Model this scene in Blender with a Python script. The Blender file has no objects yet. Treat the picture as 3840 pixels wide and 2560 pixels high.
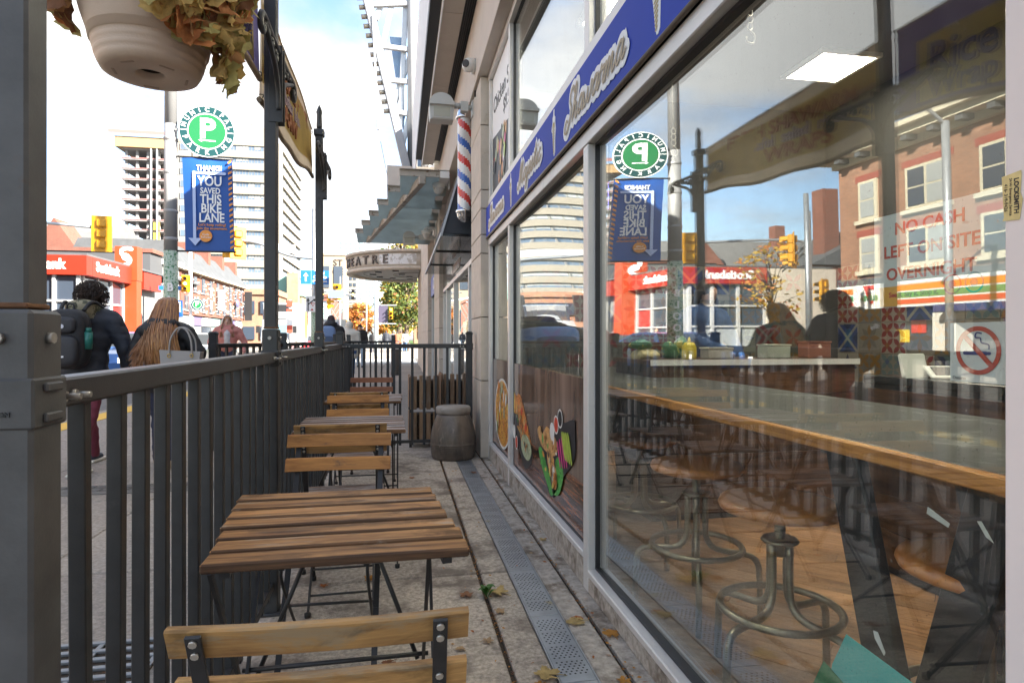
import bpy, bmesh, math, random
from mathutils import Vector, Matrix, noise

R = math.radians
rnd = random.Random(11)
scene = bpy.context.scene
C = scene.collection

# ------------------------------------------------------------------ camera
cam_data = bpy.data.cameras.new('camera')
cam = bpy.data.objects.new('camera', cam_data)
C.objects.link(cam)
cam.location = (0, 0, 1.15)
cam.rotation_euler = (R(90), 0, R(-10.4))
cam_data.sensor_width = 36
cam_data.lens = 21.56
cam_data.shift_y = -13 / 3840
cam_data.clip_start = 0.05
cam_data.clip_end = 6000
scene.camera = cam

# ------------------------------------------------------------------ world: daylight sky with broken cloud
world = bpy.data.worlds.new('World')
scene.world = world
world.use_nodes = True
SUN_DIR = Vector((0.82, -0.57, 0.56)).normalized()          # towards the sun
sun_elev = math.asin(SUN_DIR.z)
sun_rot = math.atan2(SUN_DIR.x, SUN_DIR.y)
wt = world.node_tree
wt.nodes.clear()
def wn(t, **k):
    n = wt.nodes.new(t)
    for a, b in k.items():
        setattr(n, a, b)
    return n
w_out = wn('ShaderNodeOutputWorld')
w_bg = wn('ShaderNodeBackground')
w_bg.inputs['Strength'].default_value = 0.08
w_sky = wn('ShaderNodeTexSky', sky_type='NISHITA')
w_sky.sun_disc = False
w_sky.sun_elevation = sun_elev
w_sky.sun_rotation = sun_rot
w_sky.air_density = 1.0
w_sky.dust_density = 0.2
w_sky.ozone_density = 1.6
w_tc = wn('ShaderNodeTexCoord')
w_sep = wn('ShaderNodeSeparateXYZ')
wt.links.new(w_tc.outputs['Generated'], w_sep.inputs[0])
w_z = wn('ShaderNodeMath', operation='MAXIMUM'); w_z.inputs[1].default_value = 0.0
wt.links.new(w_sep.outputs['Z'], w_z.inputs[0])
w_z2 = wn('ShaderNodeMath', operation='ADD'); w_z2.inputs[1].default_value = 0.16
wt.links.new(w_z.outputs[0], w_z2.inputs[0])
w_dx = wn('ShaderNodeMath', operation='DIVIDE'); w_dy = wn('ShaderNodeMath', operation='DIVIDE')
wt.links.new(w_sep.outputs['X'], w_dx.inputs[0]); wt.links.new(w_z2.outputs[0], w_dx.inputs[1])
wt.links.new(w_sep.outputs['Y'], w_dy.inputs[0]); wt.links.new(w_z2.outputs[0], w_dy.inputs[1])
w_cmb = wn('ShaderNodeCombineXYZ')
wt.links.new(w_dx.outputs[0], w_cmb.inputs[0]); wt.links.new(w_dy.outputs[0], w_cmb.inputs[1])
w_cmb.inputs[2].default_value = 22.3
w_no = wn('ShaderNodeTexNoise'); w_no.inputs['Scale'].default_value = 0.95
w_no.inputs['Detail'].default_value = 9; w_no.inputs['Roughness'].default_value = 0.56
w_no.inputs['Distortion'].default_value = 0.25
wt.links.new(w_cmb.outputs[0], w_no.inputs['Vector'])
w_rmp = wn('ShaderNodeMapRange'); w_rmp.interpolation_type = 'SMOOTHSTEP'
w_rmp.inputs['From Min'].default_value = 0.40; w_rmp.inputs['From Max'].default_value = 0.60
w_rmp.inputs['To Max'].default_value = 0.9
wt.links.new(w_no.outputs['Fac'], w_rmp.inputs['Value'])
w_no2 = wn('ShaderNodeTexNoise'); w_no2.inputs['Scale'].default_value = 1.9
w_no2.inputs['Detail'].default_value = 7; w_no2.inputs['Roughness'].default_value = 0.55
wt.links.new(w_cmb.outputs[0], w_no2.inputs['Vector'])
w_cr = wn('ShaderNodeValToRGB')
w_cr.color_ramp.elements[0].position = 0.36; w_cr.color_ramp.elements[0].color = (2.3, 2.3, 2.4, 1)
w_cr.color_ramp.elements[1].position = 0.58; w_cr.color_ramp.elements[1].color = (3.9, 3.75, 3.5, 1)
wt.links.new(w_no2.outputs['Fac'], w_cr.inputs['Fac'])
w_mix = wn('ShaderNodeMixRGB')
wt.links.new(w_rmp.outputs[0], w_mix.inputs[0])
wt.links.new(w_sky.outputs[0], w_mix.inputs[1])
wt.links.new(w_cr.outputs[0], w_mix.inputs[2])
wt.links.new(w_mix.outputs[0], w_bg.inputs['Color'])
wt.links.new(w_bg.outputs[0], w_out.inputs['Surface'])

# ------------------------------------------------------------------ sun
sun_data = bpy.data.lights.new('sun', 'SUN')
sun_data.energy = 5.0
sun_data.angle = R(0.5)
sun_data.color = (1.0, 0.93, 0.82)
sun = bpy.data.objects.new('sun', sun_data)
C.objects.link(sun)
sun.location = SUN_DIR * 60
sun.rotation_euler = SUN_DIR.to_track_quat('Z', 'Y').to_euler()

scene.view_settings.view_transform = 'Standard'
scene.view_settings.look = 'None'
scene.view_settings.gamma = 1.0
scene.view_settings.use_curve_mapping = False
scene.view_settings.exposure = 2.55
scene.cycles.max_bounces = 10
scene.cycles.transparent_max_bounces = 24
scene.cycles.glossy_bounces = 5
scene.cycles.diffuse_bounces = 4
scene.cycles.sample_clamp_indirect = 6.0
scene.cycles.use_denoising = True
scene.cycles.caustics_reflective = False
scene.cycles.caustics_refractive = False

# ------------------------------------------------------------------ materials
MATS = {}
def mat(name, col, rough=0.6, metal=0.0, var=0.0, scale=6.0, col2=None, thr=(0.5, 0.62), scale2=3.0,
        bump=0.0, bscale=40.0, stretch=(1, 1, 1), rand=0.0, spec=0.5, emit=None, estr=0.0, trans=0.0, coat=0.0, alpha=None,
        grain=False):
    """Principled material: noise-mottled colour, optional second colour in patches (wear, stains), optional fine bump."""
    if name in MATS:
        return MATS[name]
    m = bpy.data.materials.new(name)
    m.use_nodes = True
    t = m.node_tree
    b = t.nodes['Principled BSDF']
    L = t.links.new
    col = tuple(col) + (1,) if len(col) == 3 else tuple(col)
    b.inputs['Base Color'].default_value = col
    b.inputs['Roughness'].default_value = rough
    b.inputs['Metallic'].default_value = metal
    b.inputs['Specular IOR Level'].default_value = spec
    if coat:
        b.inputs['Coat Weight'].default_value = coat
    if emit:
        b.inputs['Emission Color'].default_value = tuple(emit) + (1,)
        b.inputs['Emission Strength'].default_value = estr
    out = None
    if var or col2 or bump or rand:
        tc = t.nodes.new('ShaderNodeTexCoord')
        mp = t.nodes.new('ShaderNodeMapping')
        mp.inputs['Scale'].default_value = stretch
        L(tc.outputs['Object'], mp.inputs['Vector'])
        oi = t.nodes.new('ShaderNodeObjectInfo')
        add = t.nodes.new('ShaderNodeVectorMath'); add.operation = 'ADD'
        mul = t.nodes.new('ShaderNodeVectorMath'); mul.operation = 'SCALE'
        mul.inputs[0].default_value = (17.3, 9.1, 23.7)
        L(oi.outputs['Random'], mul.inputs['Scale'])
        L(mp.outputs[0], add.inputs[0]); L(mul.outputs[0], add.inputs[1])
        src = None
        if var:
            n = t.nodes.new('ShaderNodeTexNoise'); n.inputs['Scale'].default_value = scale
            n.inputs['Detail'].default_value = 6; n.inputs['Roughness'].default_value = 0.62
            L(add.outputs[0], n.inputs['Vector'])
            mr = t.nodes.new('ShaderNodeMapRange')
            mr.inputs['From Min'].default_value = 0.28; mr.inputs['From Max'].default_value = 0.72
            mr.inputs['To Min'].default_value = 1 - var; mr.inputs['To Max'].default_value = 1 + var
            L(n.outputs['Fac'], mr.inputs['Value'])
            val = mr.outputs[0]
        else:
            v = t.nodes.new('ShaderNodeValue'); v.outputs[0].default_value = 1.0
            val = v.outputs[0]
        if rand:
            mr2 = t.nodes.new('ShaderNodeMapRange')
            mr2.inputs['To Min'].default_value = 1 - rand; mr2.inputs['To Max'].default_value = 1 + rand
            L(oi.outputs['Random'], mr2.inputs['Value'])
            mm = t.nodes.new('ShaderNodeMath'); mm.operation = 'MULTIPLY'
            L(val, mm.inputs[0]); L(mr2.outputs[0], mm.inputs[1])
            val = mm.outputs[0]
        hs = t.nodes.new('ShaderNodeVectorMath'); hs.operation = 'SCALE'
        hs.inputs[0].default_value = col[:3]
        L(val, hs.inputs['Scale'])
        src = hs.outputs[0]
        if col2:
            n2 = t.nodes.new('ShaderNodeTexNoise'); n2.inputs['Scale'].default_value = scale2
            n2.inputs['Detail'].default_value = 8; n2.inputs['Roughness'].default_value = 0.68
            L(add.outputs[0], n2.inputs['Vector'])
            m2 = t.nodes.new('ShaderNodeMapRange'); m2.interpolation_type = 'SMOOTHSTEP'
            m2.inputs['From Min'].default_value = thr[0]; m2.inputs['From Max'].default_value = thr[1]
            L(n2.outputs['Fac'], m2.inputs['Value'])
            mx = t.nodes.new('ShaderNodeMixRGB')
            L(m2.outputs[0], mx.inputs[0]); L(src, mx.inputs[1])
            mx.inputs[2].default_value = tuple(col2) + (1,)
            src = mx.outputs[0]
        L(src, b.inputs['Base Color'])
        if bump:
            n3 = t.nodes.new('ShaderNodeTexNoise'); n3.inputs['Scale'].default_value = bscale
            n3.inputs['Detail'].default_value = 4
            L(add.outputs[0], n3.inputs['Vector'])
            bp = t.nodes.new('ShaderNodeBump'); bp.inputs['Strength'].default_value = bump
            bp.inputs['Distance'].default_value = 0.01
            L(n3.outputs['Fac'], bp.inputs['Height'])
            L(bp.outputs[0], b.inputs['Normal'])
    if trans:
        outn = t.nodes['Material Output']
        ts = t.nodes.new('ShaderNodeBsdfTranslucent')
        if b.inputs['Base Color'].links:
            L(b.inputs['Base Color'].links[0].from_socket, ts.inputs['Color'])
        else:
            ts.inputs['Color'].default_value = col
        mxs = t.nodes.new('ShaderNodeMixShader'); mxs.inputs[0].default_value = trans
        L(b.outputs[0], mxs.inputs[1]); L(ts.outputs[0], mxs.inputs[2])
        L(mxs.outputs[0], outn.inputs['Surface'])
    MATS[name] = m
    return m

def wood(name, light, dark, grey=None, gthr=(0.52, 0.66), rough=0.62, axis=0, gsc=26.0, rand=0.14, spec=0.35, bump=0.25, stain=0.0):
    """Wood with grain running along one local axis, darker weathering streaks and bleached patches."""
    if name in MATS:
        return MATS[name]
    m = bpy.data.materials.new(name); m.use_nodes = True
    t = m.node_tree; b = t.nodes['Principled BSDF']; L = t.links.new
    b.inputs['Roughness'].default_value = rough
    b.inputs['Specular IOR Level'].default_value = spec
    tc = t.nodes.new('ShaderNodeTexCoord')
    oi = t.nodes.new('ShaderNodeObjectInfo')
    mul = t.nodes.new('ShaderNodeVectorMath'); mul.operation = 'SCALE'
    mul.inputs[0].default_value = (31.3, 19.1, 13.7)
    L(oi.outputs['Random'], mul.inputs['Scale'])
    add = t.nodes.new('ShaderNodeVectorMath'); add.operation = 'ADD'
    L(tc.outputs['Object'], add.inputs[0]); L(mul.outputs[0], add.inputs[1])
    def stretched(sl, sx, detail=6, rough=0.6, dist=0.0):
        mp = t.nodes.new('ShaderNodeMapping')
        sc = [sx, sx, sx]; sc[axis] = sl
        mp.inputs['Scale'].default_value = sc
        L(add.outputs[0], mp.inputs['Vector'])
        n = t.nodes.new('ShaderNodeTexNoise'); n.inputs['Scale'].default_value = 1.0
        n.inputs['Detail'].default_value = detail; n.inputs['Roughness'].default_value = rough
        n.inputs['Distortion'].default_value = dist
        L(mp.outputs[0], n.inputs['Vector'])
        return n
    g1 = stretched(3.0, gsc * 3.2, 7, 0.65, 0.3)
    g2 = stretched(3.2, gsc * 1.1, 5, 0.6, 0.8)
    cr = t.nodes.new('ShaderNodeValToRGB')
    cr.color_ramp.elements[0].position = 0.38; cr.color_ramp.elements[0].color = tuple(dark) + (1,)
    cr.color_ramp.elements[1].position = 0.59; cr.color_ramp.elements[1].color = tuple(light) + (1,)
    mixf = t.nodes.new('ShaderNodeMath'); mixf.operation = 'MULTIPLY_ADD'
    mixf.inputs[1].default_value = 0.55
    L(g1.outputs['Fac'], mixf.inputs[0])
    hf = t.nodes.new('ShaderNodeMath'); hf.operation = 'MULTIPLY'; hf.inputs[1].default_value = 0.45
    L(g2.outputs['Fac'], hf.inputs[0]); L(hf.outputs[0], mixf.inputs[2])
    L(mixf.outputs[0], cr.inputs['Fac'])
    src = cr.outputs[0]
    if grey:
        n4 = stretched(4.5, 22.0, 8, 0.7, 0.4)
        mr = t.nodes.new('ShaderNodeMapRange'); mr.interpolation_type = 'SMOOTHSTEP'
        mr.inputs['From Min'].default_value = gthr[0]; mr.inputs['From Max'].default_value = gthr[1]
        mr.inputs['To Max'].default_value = 0.85
        L(n4.outputs['Fac'], mr.inputs['Value'])
        mx = t.nodes.new('ShaderNodeMixRGB'); mx.inputs[2].default_value = tuple(grey) + (1,)
        L(mr.outputs[0], mx.inputs[0]); L(src, mx.inputs[1])
        src = mx.outputs[0]
    if stain:
        n5 = stretched(5.0, 11.0, 6, 0.62, 0.6)
        ms = t.nodes.new('ShaderNodeMapRange'); ms.interpolation_type = 'SMOOTHSTEP'
        ms.inputs['From Min'].default_value = 0.50; ms.inputs['From Max'].default_value = 0.66
        ms.inputs['To Min'].default_value = 1.0; ms.inputs['To Max'].default_value = 1.0 - stain
        L(n5.outputs['Fac'], ms.inputs['Value'])
        ss = t.nodes.new('ShaderNodeVectorMath'); ss.operation = 'SCALE'
        L(src, ss.inputs[0]); L(ms.outputs[0], ss.inputs['Scale']); src = ss.outputs[0]
    mr2 = t.nodes.new('ShaderNodeMapRange')
    mr2.inputs['To Min'].default_value = 1 - rand; mr2.inputs['To Max'].default_value = 1 + rand
    L(oi.outputs['Random'], mr2.inputs['Value'])
    sc = t.nodes.new('ShaderNodeVectorMath'); sc.operation = 'SCALE'
    L(src, sc.inputs[0]); L(mr2.outputs[0], sc.inputs['Scale'])
    L(sc.outputs[0], b.inputs['Base Color'])
    bp = t.nodes.new('ShaderNodeBump'); bp.inputs['Strength'].default_value = bump; bp.inputs['Distance'].default_value = 0.004
    L(g1.outputs['Fac'], bp.inputs['Height']); L(bp.outputs[0], b.inputs['Normal'])
    MATS[name] = m
    return m

def glass(name, tint=(0.9, 0.95, 0.93), r0=0.07, p=4.2, rough=0.0, dust=0.0):
    """Window glass: mirror reflection rising towards grazing angles, else clear with a faint tint."""
    if name in MATS:
        return MATS[name]
    m = bpy.data.materials.new(name); m.use_nodes = True
    t = m.node_tree; L = t.links.new
    t.nodes.remove(t.nodes['Principled BSDF'])
    out = t.nodes['Material Output']
    ge = t.nodes.new('ShaderNodeNewGeometry')
    dot = t.nodes.new('ShaderNodeVectorMath'); dot.operation = 'DOT_PRODUCT'
    L(ge.outputs['Incoming'], dot.inputs[0]); L(ge.outputs['Normal'], dot.inputs[1])
    ab = t.nodes.new('ShaderNodeMath'); ab.operation = 'ABSOLUTE'; L(dot.outputs['Value'], ab.inputs[0])
    om = t.nodes.new('ShaderNodeMath'); om.operation = 'SUBTRACT'; om.inputs[0].default_value = 1.0
    L(ab.outputs[0], om.inputs[1])
    pw = t.nodes.new('ShaderNodeMath'); pw.operation = 'POWER'; pw.inputs[1].default_value = p
    L(om.outputs[0], pw.inputs[0])
    ma = t.nodes.new('ShaderNodeMath'); ma.operation = 'MULTIPLY_ADD'
    ma.inputs[1].default_value = 1 - r0; ma.inputs[2].default_value = r0
    L(pw.outputs[0], ma.inputs[0])
    tr = t.nodes.new('ShaderNodeBsdfTransparent'); tr.inputs[0].default_value = tuple(tint) + (1,)
    gl = t.nodes.new('ShaderNodeBsdfGlossy'); gl.inputs['Roughness'].default_value = rough
    gl.inputs['Color'].default_value = (0.97, 0.99, 0.98, 1)
    mx = t.nodes.new('ShaderNodeMixShader')
    L(ma.outputs[0], mx.inputs[0]); L(tr.outputs[0], mx.inputs[1]); L(gl.outputs[0], mx.inputs[2])
    if dust:                                         # wiped-on smears and settled dust
        tc = t.nodes.new('ShaderNodeTexCoord'); mp = t.nodes.new('ShaderNodeMapping'); mp.inputs['Scale'].default_value = (1, 5, 1.3)
        L(tc.outputs['Object'], mp.inputs[0])
        n = t.nodes.new('ShaderNodeTexNoise'); n.inputs['Scale'].default_value = 3.0; n.inputs['Detail'].default_value = 9; n.inputs['Roughness'].default_value = 0.7
        L(mp.outputs[0], n.inputs['Vector'])
        n2 = t.nodes.new('ShaderNodeTexNoise'); n2.inputs['Scale'].default_value = 160.0; n2.inputs['Detail'].default_value = 2
        L(tc.outputs['Object'], n2.inputs['Vector'])
        a1 = t.nodes.new('ShaderNodeMapRange'); a1.inputs['From Min'].default_value = 0.45; a1.inputs['From Max'].default_value = 0.8; a1.inputs['To Max'].default_value = dust
        L(n.outputs['Fac'], a1.inputs['Value'])
        a2 = t.nodes.new('ShaderNodeMapRange'); a2.inputs['From Min'].default_value = 0.70; a2.inputs['From Max'].default_value = 0.74; a2.inputs['To Max'].default_value = dust * 5
        L(n2.outputs['Fac'], a2.inputs['Value'])
        ad = t.nodes.new('ShaderNodeMath'); ad.operation = 'ADD'; L(a1.outputs[0], ad.inputs[0]); L(a2.outputs[0], ad.inputs[1])
        df = t.nodes.new('ShaderNodeBsdfDiffuse'); df.inputs[0].default_value = (0.6, 0.6, 0.58, 1)
        m2 = t.nodes.new('ShaderNodeMixShader'); L(ad.outputs[0], m2.inputs[0]); L(mx.outputs[0], m2.inputs[1]); L(df.outputs[0], m2.inputs[2])
        L(m2.outputs[0], out.inputs['Surface'])
    else:
        L(mx.outputs[0], out.inputs['Surface'])
    MATS[name] = m
    return m

def brick_mat(name, c1, c2, mortar, scale=1.0, bw=0.22, rh=0.075):
    if name in MATS:
        return MATS[name]
    m = bpy.data.materials.new(name); m.use_nodes = True
    t = m.node_tree; b = t.nodes['Principled BSDF']; L = t.links.new
    b.inputs['Roughness'].default_value = 0.85
    tc = t.nodes.new('ShaderNodeTexCoord')
    sp = t.nodes.new('ShaderNodeSeparateXYZ'); L(tc.outputs['Object'], sp.inputs[0])
    ad = t.nodes.new('ShaderNodeMath'); ad.operation = 'ADD'
    L(sp.outputs['X'], ad.inputs[0]); L(sp.outputs['Y'], ad.inputs[1])
    cb = t.nodes.new('ShaderNodeCombineXYZ'); L(ad.outputs[0], cb.inputs[0]); L(sp.outputs['Z'], cb.inputs[1])
    br = t.nodes.new('ShaderNodeTexBrick')
    br.inputs['Scale'].default_value = scale
    br.inputs['Brick Width'].default_value = bw; br.inputs['Row Height'].default_value = rh
    br.inputs['Mortar Size'].default_value = 0.008
    br.inputs['Color1'].default_value = tuple(c1) + (1,); br.inputs['Color2'].default_value = tuple(c2) + (1,)
    br.inputs['Mortar'].default_value = tuple(mortar) + (1,)
    L(cb.outputs[0], br.inputs['Vector'])
    n = t.nodes.new('ShaderNodeTexNoise'); n.inputs['Scale'].default_value = 0.9; n.inputs['Detail'].default_value = 6
    L(tc.outputs['Object'], n.inputs['Vector'])
    mr = t.nodes.new('ShaderNodeMapRange'); mr.inputs['To Min'].default_value = 0.7; mr.inputs['To Max'].default_value = 1.3
    L(n.outputs['Fac'], mr.inputs['Value'])
    sc = t.nodes.new('ShaderNodeVectorMath'); sc.operation = 'SCALE'
    L(br.outputs['Color'], sc.inputs[0]); L(mr.outputs[0], sc.inputs['Scale'])
    L(sc.outputs[0], b.inputs['Base Color'])
    MATS[name] = m
    return m

# ------------------------------------------------------------------ geometry helpers
ORG = {}
def tag(o, label=None, cat=None, group=None, kind=None):
    if label: o['label'] = label
    if cat: o['category'] = cat
    if group: o['group'] = group
    if kind: o['kind'] = kind
    return o

def thing(name, label, cat, loc=(0, 0, 0), rz=0.0, group=None, world=True, kind=None):
    """An Empty at the thing's base. world=True: children are given in world coordinates; else in local ones."""
    o = bpy.data.objects.new(name, None)
    o.empty_display_size = 0.1
    o.location = loc; o.rotation_euler = (0, 0, rz)
    C.objects.link(o)
    tag(o, label, cat, group, kind)
    ORG[o.name] = Vector(loc) if world else Vector((0, 0, 0))
    return o

class MB:
    """Collects shapes; build() links them as one mesh object."""
    def __init__(self):
        self.v = []; self.f = []; self.mi = []; self.sm = []
    def add(self, vs, fs, mi=0, smooth=False, M=None):
        o = len(self.v)
        for p in vs:
            p = Vector(p)
            self.v.append(M @ p if M is not None else p)
        for f in fs:
            self.f.append([o + i for i in f]); self.mi.append(mi); self.sm.append(smooth)
        return self
    def box(self, a, b, mi=0, c=0.0, M=None):
        """Axis box from corner a to corner b, c = chamfer."""
        x0, x1 = sorted((a[0], b[0])); y0, y1 = sorted((a[1], b[1])); z0, z1 = sorted((a[2], b[2]))
        if c <= 0:
            vs = [(x0, y0, z0), (x1, y0, z0), (x1, y1, z0), (x0, y1, z0), (x0, y0, z1), (x1, y0, z1), (x1, y1, z1), (x0, y1, z1)]
            fs = [(0, 3, 2, 1), (4, 5, 6, 7), (0, 1, 5, 4), (1, 2, 6, 5), (2, 3, 7, 6), (3, 0, 4, 7)]
            return self.add(vs, fs, mi, False, M)
        c = min(c, (x1 - x0) * .45, (y1 - y0) * .45, (z1 - z0) * .45)
        vs = []; idx = {}
        for ix, x in enumerate((x0, x1)):
            for iy, y in enumerate((y0, y1)):
                for iz, z in enumerate((z0, z1)):
                    sx, sy, sz = (1 - 2 * ix), (1 - 2 * iy), (1 - 2 * iz)
                    idx[(ix, iy, iz)] = len(vs)
                    vs += [(x, y + sy * c, z + sz * c), (x + sx * c, y, z + sz * c), (x + sx * c, y + sy * c, z)]
        I = lambda ix, iy, iz, k: idx[(ix, iy, iz)] + k
        fs = []
        for s in (0, 1):
            q = [I(s, 0, 0, 0), I(s, 1, 0, 0), I(s, 1, 1, 0), I(s, 0, 1, 0)]; fs.append(q if s else q[::-1])
            q = [I(0, s, 0, 1), I(0, s, 1, 1), I(1, s, 1, 1), I(1, s, 0, 1)]; fs.append(q if s else q[::-1])
            q = [I(0, 0, s, 2), I(1, 0, s, 2), I(1, 1, s, 2), I(0, 1, s, 2)]; fs.append(q if s else q[::-1])
        for p in (0, 1):
            for q in (0, 1):
                fs.append([I(0, p, q, 1), I(1, p, q, 1), I(1, p, q, 2), I(0, p, q, 2)])
                fs.append([I(p, 0, q, 0), I(p, 1, q, 0), I(p, 1, q, 2), I(p, 0, q, 2)])
                fs.append([I(p, q, 0, 0), I(p, q, 1, 0), I(p, q, 1, 1), I(p, q, 0, 1)])
        for k in idx.values():
            fs.append([k, k + 1, k + 2])
        return self.add(vs, fs, mi, False, M)
    def cyl(self, p0, p1, r0, r1=None, n=12, mi=0, cap=True, smooth=True):
        r1 = r0 if r1 is None else r1
        p0 = Vector(p0); p1 = Vector(p1); d = (p1 - p0)
        if d.length < 1e-9: return self
        d.normalize()
        a = d.orthogonal().normalized(); b = d.cross(a)
        o = len(self.v)
        for p, r in ((p0, r0), (p1, r1)):
            for k in range(n):
                t = 2 * math.pi * k / n
                self.v.append(p + (a * math.cos(t) + b * math.sin(t)) * r)
        for k in range(n):
            self.f.append([o + k, o + (k + 1) % n, o + n + (k + 1) % n, o + n + k]); self.mi.append(mi); self.sm.append(smooth)
        if cap:
            self.f.append([o + k for k in range(n)][::-1]); self.mi.append(mi); self.sm.append(False)
            self.f.append([o + n + k for k in range(n)]); self.mi.append(mi); self.sm.append(False)
        return self
    def tube(self, pts, r, n=8, mi=0, closed=False, flat=None):
        """Round tube along points; r a number or one per point; flat=(w,h) a flat bar instead."""
        pts = [Vector(p) for p in pts]
        N = len(pts)
        rr = r if isinstance(r, (list, tuple)) else [r] * N
        o = len(self.v)
        prev = None
        for i, p in enumerate(pts):
            if closed:
                d = pts[(i + 1) % N] - pts[i - 1]
            else:
                d = pts[min(i + 1, N - 1)] - pts[max(i - 1, 0)]
            d.normalize()
            if prev is None:
                a = Vector((1, 0, 0)) if abs(d.x) < 0.9 else Vector((0, 1, 0))
                a = (a - d * a.dot(d)).normalized()
            else:
                a = (prev - d * prev.dot(d))
                a = a.normalized() if a.length > 1e-6 else d.orthogonal().normalized()
            prev = a
            b = d.cross(a)
            for k in range(n):
                t = 2 * math.pi * (k + (0.5 if n == 4 else 0)) / n
                self.v.append(p + (a * math.cos(t) + b * math.sin(t)) * rr[i])
        M_ = N if closed else N - 1
        for i in range(M_):
            j = (i + 1) % N
            for k in range(n):
                self.f.append([o + i * n + k, o + i * n + (k + 1) % n, o + j * n + (k + 1) % n, o + j * n + k])
                self.mi.append(mi); self.sm.append(n > 4)
        if not closed:
            self.f.append([o + k for k in range(n)][::-1]); self.mi.append(mi); self.sm.append(False)
            self.f.append([o + (N - 1) * n + k for k in range(n)]); self.mi.append(mi); self.sm.append(False)
        return self
    def bar(self, p0, p1, w, h, up=(0, 0, 1), mi=0, c=0.0):
        """Rectangular bar from p0 to p1; w across, h along 'up'."""
        p0 = Vector(p0); p1 = Vector(p1); d = p1 - p0; ln = d.length
        d.normalize(); up = Vector(up)
        s = d.cross(up)
        if s.length < 1e-6: s = d.orthogonal()
        s.normalize(); u = s.cross(d).normalized()
        M = Matrix(((d.x, s.x, u.x, p0.x), (d.y, s.y, u.y, p0.y), (d.z, s.z, u.z, p0.z), (0, 0, 0, 1)))
        return self.box((0, -w / 2, -h / 2), (ln, w / 2, h / 2), mi, c, M)
    def lathe(self, prof, c=(0, 0, 0), n=24, mi=0, smooth=True, closed=False, sx=1.0, sy=1.0):
        o = len(self.v); c = Vector(c)
        for (r, z) in prof:
            for k in range(n):
                t = 2 * math.pi * k / n
                self.v.append(c + Vector((r * math.cos(t) * sx, r * math.sin(t) * sy, z)))
        for i in range(len(prof) - 1):
            for k in range(n):
                self.f.append([o + i * n + k, o + i * n + (k + 1) % n, o + (i + 1) * n + (k + 1) % n, o + (i + 1) * n + k])
                self.mi.append(mi); self.sm.append(smooth)
        return self
    def ell(self, c, r, n=12, m=8, mi=0, M=None):
        o = len(self.v); c = Vector(c)
        r = (r, r, r) if not isinstance(r, (tuple, list)) else r
        vs = []
        for i in range(m + 1):
            ph = math.pi * i / m
            for k in range(n):
                t = 2 * math.pi * k / n
                vs.append(Vector((r[0] * math.sin(ph) * math.cos(t), r[1] * math.sin(ph) * math.sin(t), -r[2] * math.cos(ph))))
        for p in vs:
            self.v.append(c + (M @ p if M is not None else p))
        for i in range(m):
            for k in range(n):
                self.f.append([o + i * n + k, o + i * n + (k + 1) % n, o + (i + 1) * n + (k + 1) % n, o + (i + 1) * n + k])
                self.mi.append(mi); self.sm.append(True)
        return self
    def prism(self, poly, o, ex, ey, ez, mi=0, smooth=False):
        """Extrude a 2-D polygon (ccw in ex,ey) along ez (a vector with length)."""
        o = Vector(o); ex = Vector(ex); ey = Vector(ey); ez = Vector(ez)
        n = len(poly)
        vs = [o + ex * p[0] + ey * p[1] for p in poly] + [o + ex * p[0] + ey * p[1] + ez for p in poly]
        fs = [list(range(n))[::-1], list(range(n, 2 * n))]
        sid = [[i, (i + 1) % n, n + (i + 1) % n, n + i] for i in range(n)]
        self.add(vs, fs, mi, False)
        self.add(vs, sid, mi, smooth)
        return self
    def quad(self, a, b, c, d, mi=0):
        return self.add([a, b, c, d], [(0, 1, 2, 3)], mi)
    def grid(self, fn, nu, nv, mi=0, smooth=True):
        o = len(self.v)
        for i in range(nu + 1):
            for j in range(nv + 1):
                self.v.append(Vector(fn(i / nu, j / nv)))
        for i in range(nu):
            for j in range(nv):
                a = o + i * (nv + 1) + j
                self.f.append([a, a + nv + 1, a + nv + 2, a + 1]); self.mi.append(mi); self.sm.append(smooth)
        return self
    def mesh(self, name, mats, org=None):
        me = bpy.data.meshes.new(name)
        vs = self.v if org is None else [p - org for p in self.v]
        me.from_pydata(vs, [], self.f)
        for m in (mats if isinstance(mats, (list, tuple)) else [mats]):
            me.materials.append(m)
        me.polygons.foreach_set('material_index', self.mi)
        me.polygons.foreach_set('use_smooth', self.sm)
        me.update()
        return me
    def build(self, name, mats, parent=None, fix=True):
        org = None
        if parent is not None:
            org = ORG.get(parent.name, Vector((0, 0, 0)))
        me = self.mesh(name, mats, org)
        if fix:
            bm = bmesh.new(); bm.from_mesh(me)
            bmesh.ops.recalc_face_normals(bm, faces=bm.faces)
            bm.to_mesh(me); bm.free()
        o = bpy.data.objects.new(name, me)
        C.objects.link(o)
        if parent is not None:
            o.parent = parent
            ORG[o.name] = org
        return o

def inst(me, name, parent, loc=(0, 0, 0), rot=(0, 0, 0), scale=(1, 1, 1)):
    """Another object sharing a mesh; loc in world coordinates when the parent is world-built."""
    o = bpy.data.objects.new(name, me)
    C.objects.link(o)
    l = Vector(loc)
    if parent is not None:
        o.parent = parent
        org = ORG.get(parent.name, Vector((0, 0, 0)))
        l = l - org
        ORG[o.name] = org - l if False else Vector((0, 0, 0))
    o.location = l; o.rotation_euler = rot; o.scale = scale
    return o

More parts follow.
